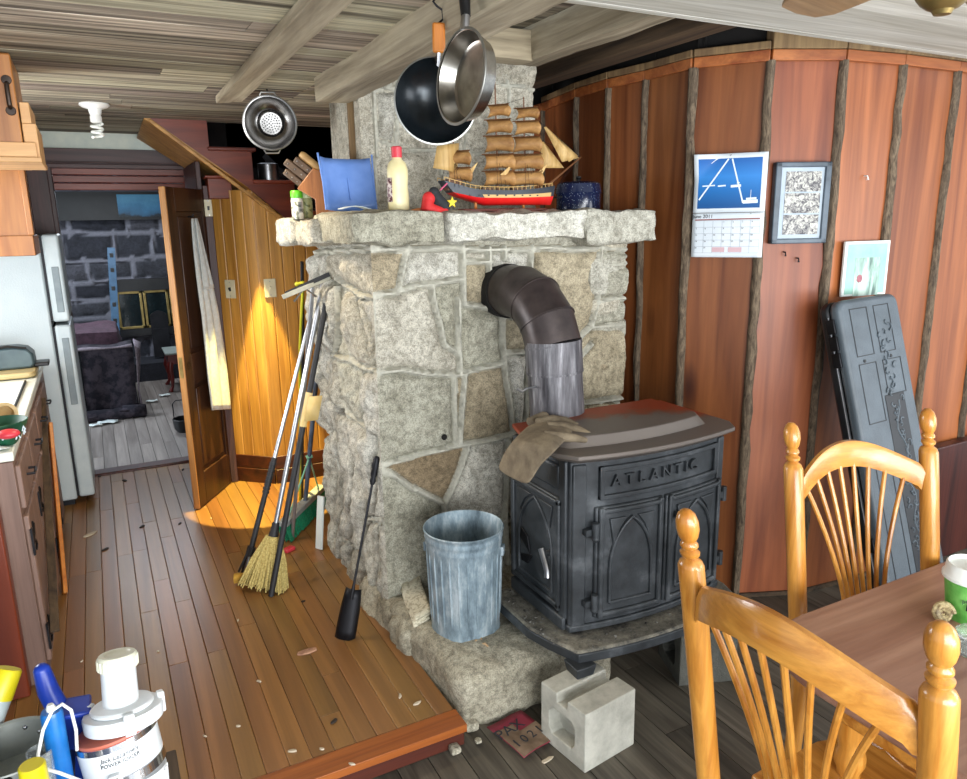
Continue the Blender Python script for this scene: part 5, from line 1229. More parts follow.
# wall cabinet and the cabinet under it
wc = thing('wall_cabinet', 'knotty pine wall cabinet with an iron bow handle under the board ceiling', 'cabinet', (-.5, 3.2, 1.97))
mb = MB(); mb.r = .5; mb.box(-1.3, -.172, 3.10, 3.5, 1.97, 2.325); obj('carcass', mb, 'cabinet', wc, world=True, bev=.003)
mb = MB(); mb.r = .6; mb.box(-1.25, -.168, 3.075, 3.097, 2.02, 2.318); dd = obj('door', mb, 'cabinet', wc, world=True, bev=.004)
mb = MB(); xh = aty(9, 100, 3.06).x; mb.tube([(xh, 3.075, 2.225), (xh, 3.05, 2.215), (xh, 3.045, 2.19), (xh, 3.05, 2.155), (xh, 3.075, 2.145)], .0075, 10)
for z in (2.235, 2.137): mb.lathe([(0, 0), (.016, 0), (.014, .005), (0, .006)], T(xh, 3.075, z, rx=rad(90)), 12)
obj('bow_handle', mb, plain('bronze_iron', '2c2420', '4c4038', .45, .7), dd, world=True)
mb = MB(); mb.r = .5; mb.box(-1.28, -.118, 3.04, 3.45, 1.968, 1.985); mb.r = .8; mb.box(-1.28, -.130, 3.06, 3.09, 1.985, 2.035); mb.box(-.165, -.122, 3.09, 3.44, 1.985, 2.10); mb.box(-.165, -.135, 3.10, 3.42, 2.10, 2.17); obj('shelf_moulding', mb, 'cabinet_light', wc, world=True, bev=.003)
wc2 = thing('lower_wall_cabinet', 'knotty pine cabinet side hanging beside the refrigerator below the bow-handled cabinet', 'cabinet', (-.5, 4.2, 1.62))
mb = MB(); mb.r = .3; mb.box(-1.3, -.255, 4.16, 4.55, 1.70, 2.10); obj('carcass', mb, 'cabinet', wc2, world=True, bev=.003)
mb = MB(); mb.r = .7; mb.box(-1.3, -.243, 4.148, 4.56, 1.62, 1.715); mb.box(-.262, -.238, 4.15, 4.17, 1.715, 2.1); obj('bottom_rail', mb, 'cabinet', wc2, world=True, bev=.003)
# refrigerator
k = N('fridge_enamel'); M['fridge'] = k.set(Base_Color=k.ramp(k.noise(k.tc, 3), [(.3, 'b4c0c4'), (.7, 'c2ccce')]), Roughness=.34); k.bump(k.noise(k.tc, 120, 3, .6), .35, .004)
M['fridge_door'] = plain('fridge_door_enamel', 'b2bec2', 'c0cacc', .35)
fg = thing('refrigerator', 'white two-door refrigerator standing between the kitchen counter and the doorway', 'refrigerator', (-.6, 5.05, PZ))
mb = MB(); mb.box(-.95, -.262, 4.90, 5.43, .13, 1.705); obj('cabinet_body', mb, 'fridge', fg, world=True, bev=.012)
mb = MB(); mb.box(-.92, -.28, 4.94, 5.4, PZ, .14); obj('kick_plate', mb, 'darkmetal', fg, world=True)
for (z0, z1, zh0, zh1) in ((.14, 1.195, .72, 1.12), (1.215, 1.712, 1.27, 1.53)):
    mb = MB(); mb.box(-.250, -.165, 4.90, 5.43, z0, z1); d = obj('door', mb, 'fridge_door', fg, world=True, bev=.014, seg=3)
    mb = MB(); mb.box(-.222, -.186, 4.895, 4.903, zh0, zh1); obj('handle_recess', mb, plain('recess_grey%d' % (z0*10), '78848a', '8a969a', .5), d, world=True, bev=.003)
    mb = MB(); mb.box(-.264, -.248, 4.91, 5.42, z0+.01, z1-.01); obj('door_gasket', mb, 'darkmetal', d, world=True)
# CFL lamp holder on the ceiling
cf = thing('cfl_lamp', 'white spiral lamp bulb in a round porcelain holder on the board ceiling', 'lamp', (.09, 4.22, 2.33))
M['bulb'] = plain('bulb_glass', 'e4e6e0', 'f0f2ec', .3)
mb = MB(); mb.lathe([(0, 0), (.066, 0), (.068, -.008), (.055, -.018), (.03, -.026), (.026, -.05), (0, -.05)], Matrix(), 32); obj('holder', mb, 'white', cf)
mb = MB(); mb.lathe([(0, -.05), (.022, -.05), (.026, -.06), (.026, -.085), (.018, -.09), (0, -.09)], Matrix(), 20); obj('bulb_base', mb, 'white', cf)
mb = MB(); mb.tube([(.024*math.cos(a), .024*math.sin(a), -.092-.0105*a/2.6) for a in [i*.35 for i in range(46)]], .0068, 8); obj('spiral_tube', mb, 'bulb', cf)
# towel on the door
M['towel'] = plain('white_towel', 'c8ccc8', 'dadedc', .95, scale=40, bump=.8, bscale=240)
def tw(u, v):    # u across 0..1, v down 0..1
    wd_ = .03+.20*min(1, (v*1.2)**.75); x = .215+wd_*(u-.42)*1.35+.075*v
    y = -.016-.034*abs(math.sin(u*math.pi*2.6+v*1.5))*min(1, v*2)-.01*(1-v)
    return DM @ V((x+.03, y, 1.69-v*1.13-(.07*u if v > .95 else 0)*1.0))
mb = MB(); mb.grid([[tw(i/26, j/34) for j in range(35)] for i in range(27)]); tl_ = obj('towel', mb, 'towel', solid=.010); props(tl_, 'white terry towel hanging from a hook on the open dark wooden door', 'towel')
mb = MB(); mb.grid([[tw(i/14*.6+.25, j/14*.36)+(DM.to_3x3() @ V((0, -.016, -.0))) for j in range(15)] for i in range(15)]); obj('folded_corner', mb, 'towel', tl_, world=True, solid=.006)
mb = MB(); mb.tube([DM @ V((.235, .0, 1.70)), DM @ V((.235, -.03, 1.70)), DM @ V((.235, -.035, 1.715))], .005, 8); obj('coat_hook', mb, 'darkmetal', door, world=True)
# light switches
M['ivory'] = plain('ivory_plate', 'c8c0a0', 'd6ceb0', .4)
def switch(p, n, label, dark, w_=.072, h_=.115):
    t = thing('light_switch', label, 'light switch', tuple(p)); t['group'] = 'switch plates by the stairs'
    Mx = facing(p, V(p)+V(n))
    mb = MB(); mb.box(-w_/2, w_/2, -h_/2, h_/2, 0, .006); obj('plate', mb.xf(Mx), 'ivory', t, world=True, bev=.003)
    mb = MB(); mb.box(-.006, .006, -.013, .011, .004, .010); mb.box(-.004, .004, -.004, .010, .008, .02); obj('toggle', mb.xf(Mx), dark, t, world=True, bev=.001)
    mb = MB()
    for s in (-1, 1): mb.tube([(0, s*.042, .004), (0, s*.042, .0075)], .0035, 8)
    obj('screw', mb.xf(Mx), 'steel', t, world=True)
a_, b_ = V((*WS[0], 0)), V((*WS[1], 0)); n_ = V((b_-a_).cross(V((0, 0, 1)))).normalized()
def hit(px, py, a, n): r_ = ray(px, py); return CAM+r_*(((a-CAM).x*n.x+(a-CAM).y*n.y)/(r_.x*n.x+r_.y*n.y))
switch(hit(231, 289, a_, n_)+n_*.004, n_, 'ivory switch plate with a dark toggle on the angled wainscot beside the door', 'black')
switch(hit(270, 288, V((0, 4.684, 0)), V((0, -1, 0)))+V((0, -.004, 0)), (0, -1, 0), 'ivory switch plate with a pale toggle on the flat wainscot', 'ivory')
ps = hit(213, 208, V((0, 4.84, 0)), V((0, -1, 0))); switch((.651, 4.838, ps.z), (0, -1, 0), 'ivory switch plate high on the dark post beside the door top', 'black', .045, .10)
# brooms, mop and poles leaning on the left side of the chimney
M['alu'] = plain('aluminium_pole', '9c9ea2', 'bcbec2', .35, .8); M['straw'] = plain('broom_straw', 'a8904c', 'd8c680', .8, scale=120, bump=.8, bscale=200)
M['rubber'] = plain('dark_grip', '141416', '242428', .6); M['green_bristle'] = plain('green_bristles', '0c6a48', '18946a', .7, scale=90, bump=.9, bscale=160); M['green_cord'] = plain('green_brace', '6ca88c', '84bca2', .5); M['tapebeige'] = plain('masking_tape_flag', 'c4a868', 'd6bc84', .6)
top = lambda x, y, Y: aty(x, y, Y)
# straw broom
br_ = thing('broom', 'straw broom with a dull silver handle leaning on the chimney side', 'broom', tuple(atz(262, 592, PZ)))
e0 = atz(264, 590, PZ)+V((0, 0, .02)); e1 = aty(271, 545, e0.y+.06); e2 = aty(323, 283, 3.40)
e1 = e0.lerp(e2, .165); e1b = e0.lerp(e2, .21)
mb = MB(); mb.tube([e1b, e2], .012, 12); obj('broom_handle', mb, 'alu', br_, world=True)
mb = MB(); mb.tube([e1, e1b], [.024, .016], 12); obj('broom_collar', mb, 'rubber', br_, world=True)
ax_ = (e2-e0).normalized(); sx_ = V((.80, -.6, 0)); sx_ = (sx_-ax_*sx_.dot(ax_)).normalized(); sy_ = ax_.cross(sx_)
mb = MB(); rgk = random.Random(6)
for i in range(230):
    u, v = rgk.uniform(-1, 1), rgk.uniform(-1, 1); t_ = .012
    p = e1+sx_*u*.028+sy_*v*.018; q = e0+sx_*(u*.115)+sy_*v*.04+ax_*rgk.uniform(-.02, .01); m_ = p.lerp(q, .5)+sx_*u*.008
    q.z = max(q.z, PZ+.004); mb.tube([p, m_, q], [.004, .005, .003], 5)
bs_ = obj('straw_head', mb, 'straw', br_, world=True)
# black pole with a roller grip on the left: sponge mop
mp_ = thing('sponge_mop', 'black and silver sponge mop with a yellow sponge resting beside the straw broom', 'mop', tuple(atz(243, 584, PZ)))
f0 = atz(243, 584, PZ)+V((0, 0, .012)); f2 = aty(318, 288, 3.5); f1 = f0.lerp(f2, .42)
mb = MB(); mb.tube([f0.lerp(f2, .08), f1], .013, 12); obj('lower_handle', mb, 'rubber', mp_, world=True)
mb = MB(); 
for i in range(9): mb.tube([f0.lerp(f2, .30+.012*i), f0.lerp(f2, .308+.012*i)], .0165, 12)
obj('ribbed_grip', mb, 'rubber', mp_, world=True)
mb = MB(); mb.tube([f1, f2], .010, 12); obj('upper_handle', mb, 'alu', mp_, world=True)
mb = MB(); d_ = (f2-f0).normalized(); mb.beam(f0+d_*.02, f0+d_*.17, .045, .02); mb.tube([f0+d_*.05+V((.02, -.01, 0)), f0+d_*.2], .006, 8); mb.tube([f0+d_*.05+V((-.03, .01, 0)), f0+d_*.2], .006, 8); obj('squeeze_frame', mb, 'rubber', mp_, world=True, bev=.003)
mb = MB(); mb.tube([f0+d_*.05+V((-.004, -.018, 0)), f0+d_*.13+V((-.004, -.018, 0))], .010, 10); obj('steel_lever', mb, 'steel', mp_, world=True)
mb = MB(); p = f0+V((0, 0, .02)); mb.tube([p+V((-.035, .012, 0)), p+V((.04, -.012, 0))], .024, 14); obj('sponge', mb, plain('yellow_sponge', 'a8802c', 'c89c40', .9, scale=60), mp_, world=True)
# black pole
bp_ = thing('black_pole', 'long black pole with beige masking tape leaning among the brooms', 'pole', tuple(atz(271, 595, PZ)))
g0 = atz(271, 596, PZ)+V((0, 0, .0)); g2 = aty(329, 288, 3.33)
mb = MB(); mb.tube([g0, g0.lerp(g2, .985)], .0135, 12); obj('pole_shaft', mb, 'rubber', bp_, world=True)
mb = MB(); mb.tube([g0.lerp(g2, .55), g0.lerp(g2, .66)], .016, 12); mb.grid([[g0.lerp(g2, .57+.08*j)+V((-.004+.03*i, -.018-.006*i, 0)) for i in range(3)] for j in range(2)]); obj('tape_wrap', mb, 'tapebeige', bp_, world=True, solid=.002)
# window squeegee pole
sq = thing('squeegee', 'silver pole with a wide grey squeegee head at the top, leaning on the stone corner', 'squeegee', tuple(atz(250, 575, PZ)))
h0 = atz(292, 540, PZ); h2 = aty(313, 284, 3.36)
mb = MB(); mb.tube([h0, h2], .010, 12); obj('pole', mb, 'alu', sq, world=True)
hd0, hd1 = aty(283, 297, 3.36), aty(331, 277, 3.26)
mb = MB(); mb.beam(hd0, hd1, .030, .022); obj('head', mb, plain('grey_squeegee', '8c8a7c', 'b0ae9e', .6), sq, world=True, bev=.003)
mb = MB(); mb.beam(hd0+V((.01, -.012, .014)), hd1+V((-.01, -.012, .014)), .006, .02); obj('rubber_blade', mb, 'rubber', sq, world=True)
mb = MB(); mb.tube([hd0.lerp(hd1, .35)+V((-.03, 0, -.05)), hd0.lerp(hd1, .45), hd0.lerp(hd1, .55)+V((.03, 0, -.05))], .005, 8); obj('wire_yoke', mb, 'steel', sq, world=True)
# green push broom
pb = thing('push_broom', 'push broom with green bristles and a dark slanting handle behind the straw broom', 'broom', tuple(atz(300, 522, PZ)))
q0, q1 = atz(284, 543, PZ)+V((0, 0, .05)), atz(323, 503, PZ)+V((0, 0, .05))
mb = MB(); mb.beam(q0+V((0, 0, .055)), q1+V((0, 0, .055)), .055, .03); bb = obj('broom_head', mb, plain('grey_broom_block', '8a9090', 'a4aaa8', .6), pb, world=True, bev=.004)
mb = MB(); dv = q1-q0; pv = V((dv.y, -dv.x, 0)).normalized()
for i in range(60):
    for s in (-1, 0, 1):
        p = q0.lerp(q1, i/59)+pv*s*.018+V((0, 0, .042)); mb.tube([p, p+pv*(s*.01+.012)+V((rgk.uniform(-.006, .006), 0, -.084))], [.005, .004], 4)
obj('bristles', mb, 'green_bristle', pb, world=True)
qm = q0.lerp(q1, .55)+V((0, 0, .065)); qt = aty(317, 372, 3.86)
mb = MB(); mb.tube([qm, qt], .013, 12); obj('handle', mb, plain('blue_grey_handle', '3c4450', '566070', .45), pb, world=True)
mb = MB(); cl2 = qm.lerp(qt, .35)
for t_ in (.15, .9): mb.tube([q0.lerp(q1, t_)+V((0, 0, .07)), cl2], .005, 6)
mb.tube([cl2-V((.016, 0, 0)), cl2+V((.016, 0, 0.01))], .014, 10); obj('brace', mb, 'green_cord', pb, world=True)
mb = MB(); mb.box(-.03, .03, -.02, .02, 0, .02); mb.xf(T(*atz(289, 551, PZ), rz=.5)); props(obj('red_clip', mb, 'redcap', bev=.006), 'small red plastic clip on the floor behind the straw broom', 'clip')
ls0 = atz(319, 549, PZ); ls1 = aty(321, 496, ls0.y+.05); mb = MB(); mb.beam(ls0+V((0, 0, .0)), ls1, .05, .012, up=(1, .4, 0)); props(obj('pale_slat', mb, 'whitecard', bev=.002), 'short pale slat leaning against the chimney foot behind the push broom', 'slat')
# thin dark pole and yellow-tipped cord behind
mb = MB(); k0 = atz(302, 505, PZ); mb.tube([k0, aty(303, 330, 3.9), aty(302, 262, 3.72)], .009, 8); props(obj('umbrella', mb, 'rubber'), 'thin black stick standing in the corner behind the squeegee', 'stick')
mb = MB(); mb.ball(aty(297, 284, 3.66), .012); mb.tube([aty(297, 284, 3.66), aty(303, 282, 3.60)], .006, 8); mb.tube([aty(303, 282, 3.60), aty(300, 345, 3.75), atz(300, 508, PZ)], .007, 8); props(obj('capped_rod', mb, plain('yellow_green_cap', 'b0b01c', 'd0cc38', .5)), 'slim rod with a yellow knob standing behind the squeegee head', 'rod')
# fireplace shovel
fsv = thing('fireplace_shovel', 'black iron fireplace shovel leaning on the stone corner by the hearth', 'shovel', tuple(atz(345, 640, PZ)))
r0 = atz(344, 641, PZ)+V((0, 0, .004)); r2 = aty(374, 474, 2.72); r1 = r0.lerp(r2, .30)
mb = MB(); mb.tube([r1, r2], .0055, 8); obj('shaft', mb, 'darkmetal', fsv, world=True)
mb = MB(); mb.lathe([(0, -.045), (.008, -.044), (.013, -.03), (.010, -.015), (.014, 0), (.012, .02), (.017, .035), (.012, .05), (.014, .06), (.008, .072), (0, .075)], facing(r2, r2+(r2-r0), (0, 1, 0)), 14); obj('grip', mb, 'darkmetal', fsv, world=True)
ds_ = (r2-r0).normalized(); ss = V((.89, -.46, 0)); ss = (ss-ds_*ss.dot(ds_)).normalized(); ns = ds_.cross(ss)
mb = MB(); mb.grid([[r0+ds_*(.21*j/6)+ss*((i/8-.5)*.082*(1-.25*(j/6)**3))+ns*(.02*abs(i/4-1)**3*(1 if 1 else 0)) for j in range(7)] for i in range(9)]); obj('shovel_blade', mb, 'darkmetal', fsv, world=True, solid=.003)
mb = MB(); mb.tube([r0+ds_*.17, r1, r1+ds_*.03], [.008, .008, .006], 8); obj('socket', mb, 'darkmetal', fsv, world=True)

# ================================================================ HEARTH THINGS
k = N('galvanised'); mpz = k.n('Mapping', {'Vector': k.tc, 'Scale': (1, 1, .35)}).outputs[0]; n1 = k.noise(mpz, 16, 6, .7)
M['galv'] = k.set(Base_Color=k.ramp(n1, [(.32, '56656f'), (.5, '8496a0'), (.66, 'b4c0c6')]), Roughness=.55, Metallic=.35); k.bump(n1, .2, .004)
tc_ = thing('ash_can', 'grey galvanised metal ash can standing on the hearth slab', 'can', (1.115, 2.335, .212)); tc_.scale = (1.045, 1.045, .965)
def flutes(z):
    return 1.0
prof = [(0, .0), (.124, 0), (.128, .006), (.126, .018), (.1265, .03), (.137, .36), (.1395, .368), (.137, .376), (.1405, .392), (.143, .40), (.1405, .41), (.1415, .42), (.146, .425), (.1465, .430), (.143, .433), (.139, .428), (.134, .36), (.122, .02), (0, .015)]
mb = MB(); mb.lathe(prof, Matrix(), 72)
for v in mb.v:
    r_ = math.hypot(v.x, v.y)
    if .02 < v.z < .37 and r_ > .1: a = math.atan2(v.y, v.x); q = 1
obj('can_body', mb, 'galv', tc_)
mb = MB()
for i in range(26):
    a = 2*math.pi*i/26; P = [V(((.1262+.0105*(z-.03)/.33)*math.cos(a), (.1262+.0105*(z-.03)/.33)*math.sin(a), z)) for z in (.055, .08, .20, .32, .345)]
    mb.tube(P, [.001, .0042, .0045, .0042, .001], 6)
obj('flutes', mb, 'galv', tc_)
for a in (-38, 142):
    p = V((.140*math.cos(rad(a)), .140*math.sin(rad(a)), .34)); mb = MB(); mb.box(-.004, .008, -.018, .018, -.018, .018); mb.xf(T(*p, rz=rad(a))); obj('bail_ear', mb, 'galv', tc_, bev=.002)
mb = MB(); pts = []
for i in range(25):
    t_ = math.pi*i/24; p = V((.15*math.cos(t_), .155*math.sin(t_)*.62, -.155*math.sin(t_)*.80)); pts.append(V((p.x, -p.y, p.z)))
mb.tube([T(0, 0, .34, rz=rad(-38)) @ V((p.x, -p.y*1.5, p.z*.95)) for p in pts], .0022, 6); obj('bail_wire', mb, 'steel', tc_)
# newspapers
M['news'] = plain('newsprint', 'a8a08a', 'cfc8b2', .8, scale=70, lo=.42, hi=.5)
npp = [atz(400, 592, .215), atz(418, 588, .215), atz(430, 622, .215), atz(414, 628, .215)]
for i in range(3):
    o3 = V((.006*i, .004*i, .008*i)); A = [p+o3 for p in npp]; c_ = (A[0]+A[1]+A[2]+A[3])/4
    mb = MB(); mb.grid([[A[0].lerp(A[1], u/5).lerp(A[3].lerp(A[2], u/5), v/7)+V((0, 0, .012*abs(math.sin(v*.9+i))+.018*(v < 2)*(1-v/2)+(u*.003))) for v in range(8)] for u in range(6)])
    o = obj('newspaper', mb, 'news', solid=.004); props(o, ['lowest folded newspaper in the little pile between stone corner and ash can', 'middle folded newspaper in the little pile between stone corner and ash can', 'topmost folded newspaper in the little pile between stone corner and ash can'][i], 'newspaper', 'newspapers on the hearth slab')
# kindling chips below the can
for i, (x, y, L_, a, lab) in enumerate(((481, 640, .05, 1.2, 'pale curved splinter of kindling in front of the ash can'), (476, 643, .035, .3, 'short pale kindling chip left of the curved splinter'), (485, 646, .03, 2.0, 'tiny brown kindling chip right of the curved splinter'))):
    p = atz(x, y, .216); mb = MB(); d_ = V((math.cos(a), math.sin(a), 0)); mb.tube([p-d_*L_/2+V((0, 0, .004)), p+V((0, 0, .010)), p+d_*L_/2+V((0, 0, .004))], [.003, .005, .002], 6); props(obj('kindling_chip', mb, wood('chip_wood%d' % i, 'b8946a', 'dcc09a', 'x', 30, .2, .8, .1)), lab, 'wood chip', 'kindling chips on the hearth')
# leather work glove draped over the stove's corner
M['leather'] = plain('worn_leather', '5c5040', '847660', .85, scale=14, bump=.5, bscale=90)
gl = thing('work_glove', 'worn brown leather work glove draped over the corner of the stove top', 'glove', (1.35, 2.1, .985))
zt_ = .992
def gp(x, y, z=None, Y=None): return atz(x, y, z) if Y is None else aty(x, y, Y)
rows = [[gp(530, 424, 1.012), gp(548, 420, 1.024), gp(566, 423, 1.020), gp(578, 428, 1.012)],
        [gp(521, 432, 1.010), gp(540, 430, 1.034), gp(556, 434, 1.028), gp(566, 440, 1.010)],
        [gp(512, 441, 1.004), gp(530, 442, 1.030), gp(545, 448, 1.020), gp(551, 456, 1.004)],
        [gp(505, 450, Y=2.16), gp(520, 454, Y=2.07), gp(534, 459, Y=1.99), gp(541, 464, Y=1.955)],
        [gp(500, 461, Y=2.17), gp(514, 467, Y=2.09), gp(527, 473, Y=2.01), gp(534, 476, Y=1.965)],
        [gp(497, 470, Y=2.18), gp(509, 477, Y=2.10), gp(521, 483, Y=2.02), gp(528, 485, Y=1.975)]]
P = rows; mb = MB(); mb.grid(P); obj('cuff', mb, 'leather', gl, world=True, solid=.014, sub=2)
for (pts, r_) in (([(548, 428, 1.018), (564, 427, 1.020), (578, 430, 1.016), (588, 434, 1.008)], [.024, .020, .017, .012]), ([(545, 436, 1.018), (562, 437, 1.018), (575, 438, 1.012), (585, 440, 1.006)], [.022, .018, .015, .010]), ([(538, 424, 1.018), (553, 420, 1.022), (566, 421, 1.018), (576, 425, 1.01)], [.022, .020, .016, .011]), ([(530, 422, 1.016), (543, 416, 1.022), (553, 415, 1.014), (560, 417, 1.008)], [.018, .017, .014, .010])):
    mb = MB(); mb.tube([atz(x, y, z) for x, y, z in pts], r_, 10); mb.ball(atz(*pts[-1]), r_[-1]*.98, n=10, m=8); obj('finger', mb, 'leather', gl, world=True)
# red and brown paper bag on the dining floor
pbm = frame_from(atz(524, 758, .008), atz(545, 742, .010), atz(489, 728, .016)); pw = .30
c1_, c2_, c3_, c4_ = atz(524, 759, .01), atz(551, 741, .012), atz(524, 702, .02), atz(486, 728, .02)
pg_ = thing('paper_bag', 'flattened red and brown paper bag with printed letters lying beside the concrete block', 'bag', tuple((c1_+c3_)/2))
M['red_paper'] = plain('red_paper', '7c2434', '943044', .6, scale=12); M['kraft'] = plain('kraft_paper', '6c5846', '8a7460', .8, scale=20)
Wb, Hb = (c2_-c1_).length, (c4_-c1_).length; BM = frame_from(c1_, c2_, c4_)
fxy = lambda u, v: V((u*Wb*1.15, v*Hb*(1-.1*u), .004*math.sin(u*5+v*4)+.004))
mb = MB(); mb.grid([[fxy(i/8, j/8) for j in range(9)] for i in range(9)]); obj('bag_body', mb.xf(BM), 'red_paper', pg_, world=True, solid=.003)
mb = MB(); mb.grid([[fxy(i/8, .56*j/6)+V((0, 0, .0035)) for j in range(7)] for i in range(9)]); mb.grid([[fxy(.02+.50*i/4, .56+.22*j/3)+V((0, 0, .0035)) for j in range(4)] for i in range(5)]); obj('kraft_panel', mb.xf(BM), 'kraft', pg_, world=True)
lettering('printed_letters', 'PAX', .062, BM @ T(Wb*.34, Hb*.62, .016, rz=rad(0)) @ Matrix.Diagonal((1.0, 1.0, 1, 1)), 'ink', pg_, .0006); lettering('printed_letters', '1021', .050, BM @ T(Wb*.55, Hb*.28, .016), 'ink', pg_, .0006, spacing=1.4)
# wood chip and scraps on the floors: each one a thing
def scrap(px, py, z, L_, w_, a, mat, name, label, cat, group=None):
    p = atz(px, py, z); mb = MB(); mb.r = .5; rgq = random.Random(px*7+py)
    A = [V((math.cos(t)*L_/2*(1+rgq.uniform(-.25, .25)), math.sin(t)*w_/2*(1+rgq.uniform(-.3, .3)), 0)) for t in [i*math.pi/4 for i in range(8)]]
    mb.prism(A, (0, 0, .006)); mb.xf(T(p.x, p.y, z+.001, rz=a, rx=.06)); return props(obj(name, mb, mat, bev=.001), label, cat, group)
M['palechip'] = plain('pale_bark', '8a6450', 'c09478', .8, scale=30)
scrap(308, 652, PZ, .085, .03, .1, 'palechip', 'bark_chip', 'pinkish curl of bark on the kitchen floor left of the shovel', 'bark')
M['flake'] = plain('pale_flake', 'b4a48c', 'd0c4ae', .8); M['darkflake'] = plain('dark_flake', '1c1612', '302620', .8)
fl = [(238, 621, .016, 'flake'), (259, 682, .02, 'flake'), (238, 727, .018, 'flake'), (293, 752, .03, 'flake'), (322, 750, .02, 'flake'), (417, 704, .03, 'flake'), (400, 697, .024, 'flake'), (211, 519, .02, 'flake'), (158, 652, .012, 'flake'), (205, 737, .014, 'flake'), (82, 662, .014, 'flake'), (352, 765, .02, 'flake'), (125, 481, .05, 'darkflake'), (142, 527, .045, 'darkflake'), (180, 524, .03, 'darkflake'), (100, 476, .06, 'darkflake'), (334, 722, .03, 'darkflake'), (303, 602, .02, 'darkflake'), (183, 470, .04, 'darkflake'), (90, 535, .08, 'flake'), (105, 550, .05, 'darkflake')]
pos = ['near the foreground juicer', 'by the kitchen doorway']
for i, (x, y, L_, m_) in enumerate(fl):
    gg = 'pale flakes on the kitchen floor' if m_ == 'flake' else 'dark crumbs on the kitchen floor'
    scrap(x, y, PZ, L_, L_*.4, rg.uniform(0, 3), m_, 'wood_flake' if m_ == 'flake' else 'dark_crumb', 'small pale wood flake lying on the kitchen floorboards' if m_ == 'flake' else 'small dark crumb of debris lying on the kitchen floorboards', 'debris', gg)
scrap(547, 761, 0, .05, .016, .1, 'flake', 'splinter', 'pale splinter on the dark dining floor in front of the paper bag', 'splinter')
for i, (x, y, s_, lab) in enumerate(((470, 728, .05, 'grey mortar crumb between hearth tip and floor step'), (455, 752, .045, 'grey mortar crumb nearest the red floor edge'), (478, 744, .03, 'small grey mortar crumb beside the paper bag corner'))):
    p = atz(x, y, 0); mb = MB(); mb.r = .4; rough_block(mb, p.x-s_/2, p.x+s_/2, p.y-s_/2, p.y+s_/2, 0, s_*.7, .012, .012, .012, 40+i); props(obj('mortar_crumb', mb, 'hearth', weld=True), lab, 'rubble', 'mortar crumbs by the step')
# ================================================================ FOREGROUND CLUTTER
ZT2 = .50
ctb = thing('side_table', 'low dark wooden side table under the juicer and saucepan', 'table', (-.4, 1.15, 0))
mb = MB(); mb.r = .5; mb.box(-.85, .035, .75, 1.74, ZT2-.03, ZT2); obj('tabletop', mb, 'darkbeam', ctb, world=True, bev=.004)
for (x, y) in ((-.80, .8), (-.02, .8), (-.80, 1.69), (-.02, 1.69)):
    mb = MB(); mb.r = .4; mb.box(x-.022, x+.022, y-.022, y+.022, 0 if y < 1 else 0, ZT2-.03); obj('leg', mb, 'darkbeam', ctb, world=True, bev=.003)
ju = thing('juicer', 'white electric juicer with chrome bands and a tall capped feed tube', 'juicer', (aty(121, 740, 1.57).x-.002, 1.545, ZT2), rad(-12), rx=rad(-12))
M['jwhite'] = plain('juicer_white', 'd4d8da', 'e2e5e6', .3); M['gasket'] = plain('orange_gasket', 'b05a48', 'c87058', .5); M['capcream'] = plain('cream_cap', 'cfcdb6', 'dedcc8', .4)
RJ = .088; ju.scale = (.9,)*3; dz = -.055; ez = .035
mb = MB(); mb.lathe([(0, 0), (RJ*.95, 0), (RJ, .006), (RJ*.985, .18+dz), (0, .18+dz)], Matrix(), 40); obj('base', mb, 'jwhite', ju)
mb = MB()
for i in range(30): a = 2*math.pi*i/30; mb.tube([(RJ*.99*math.cos(a), RJ*.99*math.sin(a), z) for z in (.012, .17+dz)], .0028, 6)
obj('base_ribs', mb, 'jwhite', ju)
tilt = T(0, 0, .18+dz, ry=rad(-9), rx=rad(2)) @ Matrix.Translation((0, 0, 0))
mb = MB(); mb.lathe([(RJ*.98, 0), (RJ*1.015, .002), (RJ*1.015, .024), (RJ*.98, .026), (0, .026), ], tilt, 40); obj('lower_chrome_band', mb, 'chrome', ju, label='chrome band')
mb = MB(); mb.lathe([(0, .026), (RJ, .026), (RJ*1.01, .10), (0, .10)], tilt, 40); ub = obj('housing', mb, 'jwhite', ju)
mb = MB(); mb.lathe([(RJ*.98, .088), (RJ*1.02, .09), (RJ*1.02, .104), (RJ*.9, .107), (0, .1)], tilt, 40); obj('upper_chrome_band', mb, 'chrome', ju, label='chrome band')
mb = MB(); mb.lathe([(RJ*.86, .104), (RJ*.97, .105), (RJ*.97, .111), (RJ*.84, .113), (0, .107)], tilt, 40); obj('gasket', mb, 'gasket', ju, label='orange rubber gasket')
t3 = T(.004, 0, .292+dz, ry=rad(-2))
mb = MB(); mb.lathe([(0, 0), (RJ*.86, .0), (RJ*.98, .005), (RJ*1.0, .032), (RJ*.97, .037), (RJ*.80, .039), (0, .040)], t3, 40); ld = obj('bowl_cover', mb, 'jwhite', ju)
mb = MB(); mb.lathe([(0, .04), (RJ*.78, .04), (RJ*.80, .046), (RJ*.76, .05), (RJ*.5, .052), (0, .052)], t3, 40); obj('cover_disc', mb, 'jwhite', ju)
for a in (20, 160, -70):
    mb = MB(); mb.box(RJ*.86, RJ*1.05, -.012, .012, .0, .05); mb.xf(t3 @ T(rz=rad(a))); obj('latch_tab', mb, 'jwhite', ju, bev=.004)
mb = MB(); mb.lathe([(0, .32+dz), (.040, .32+dz), (.038, .40+dz+ez), (0, .40+dz+ez)], T(), 32); obj('feed_tube', mb, 'jwhite', ju)
mb = MB(); mb.lathe([(0, .392), (.0425, .392), (.0435, .396), (.0435, .421), (.040, .426), (.030, .4265), (.026, .4235), (0, .423)], T(z=dz+ez), 32); cpz = obj('pusher_cap', mb, 'capcream', ju, label='cream ridged cap')
mb = MB()
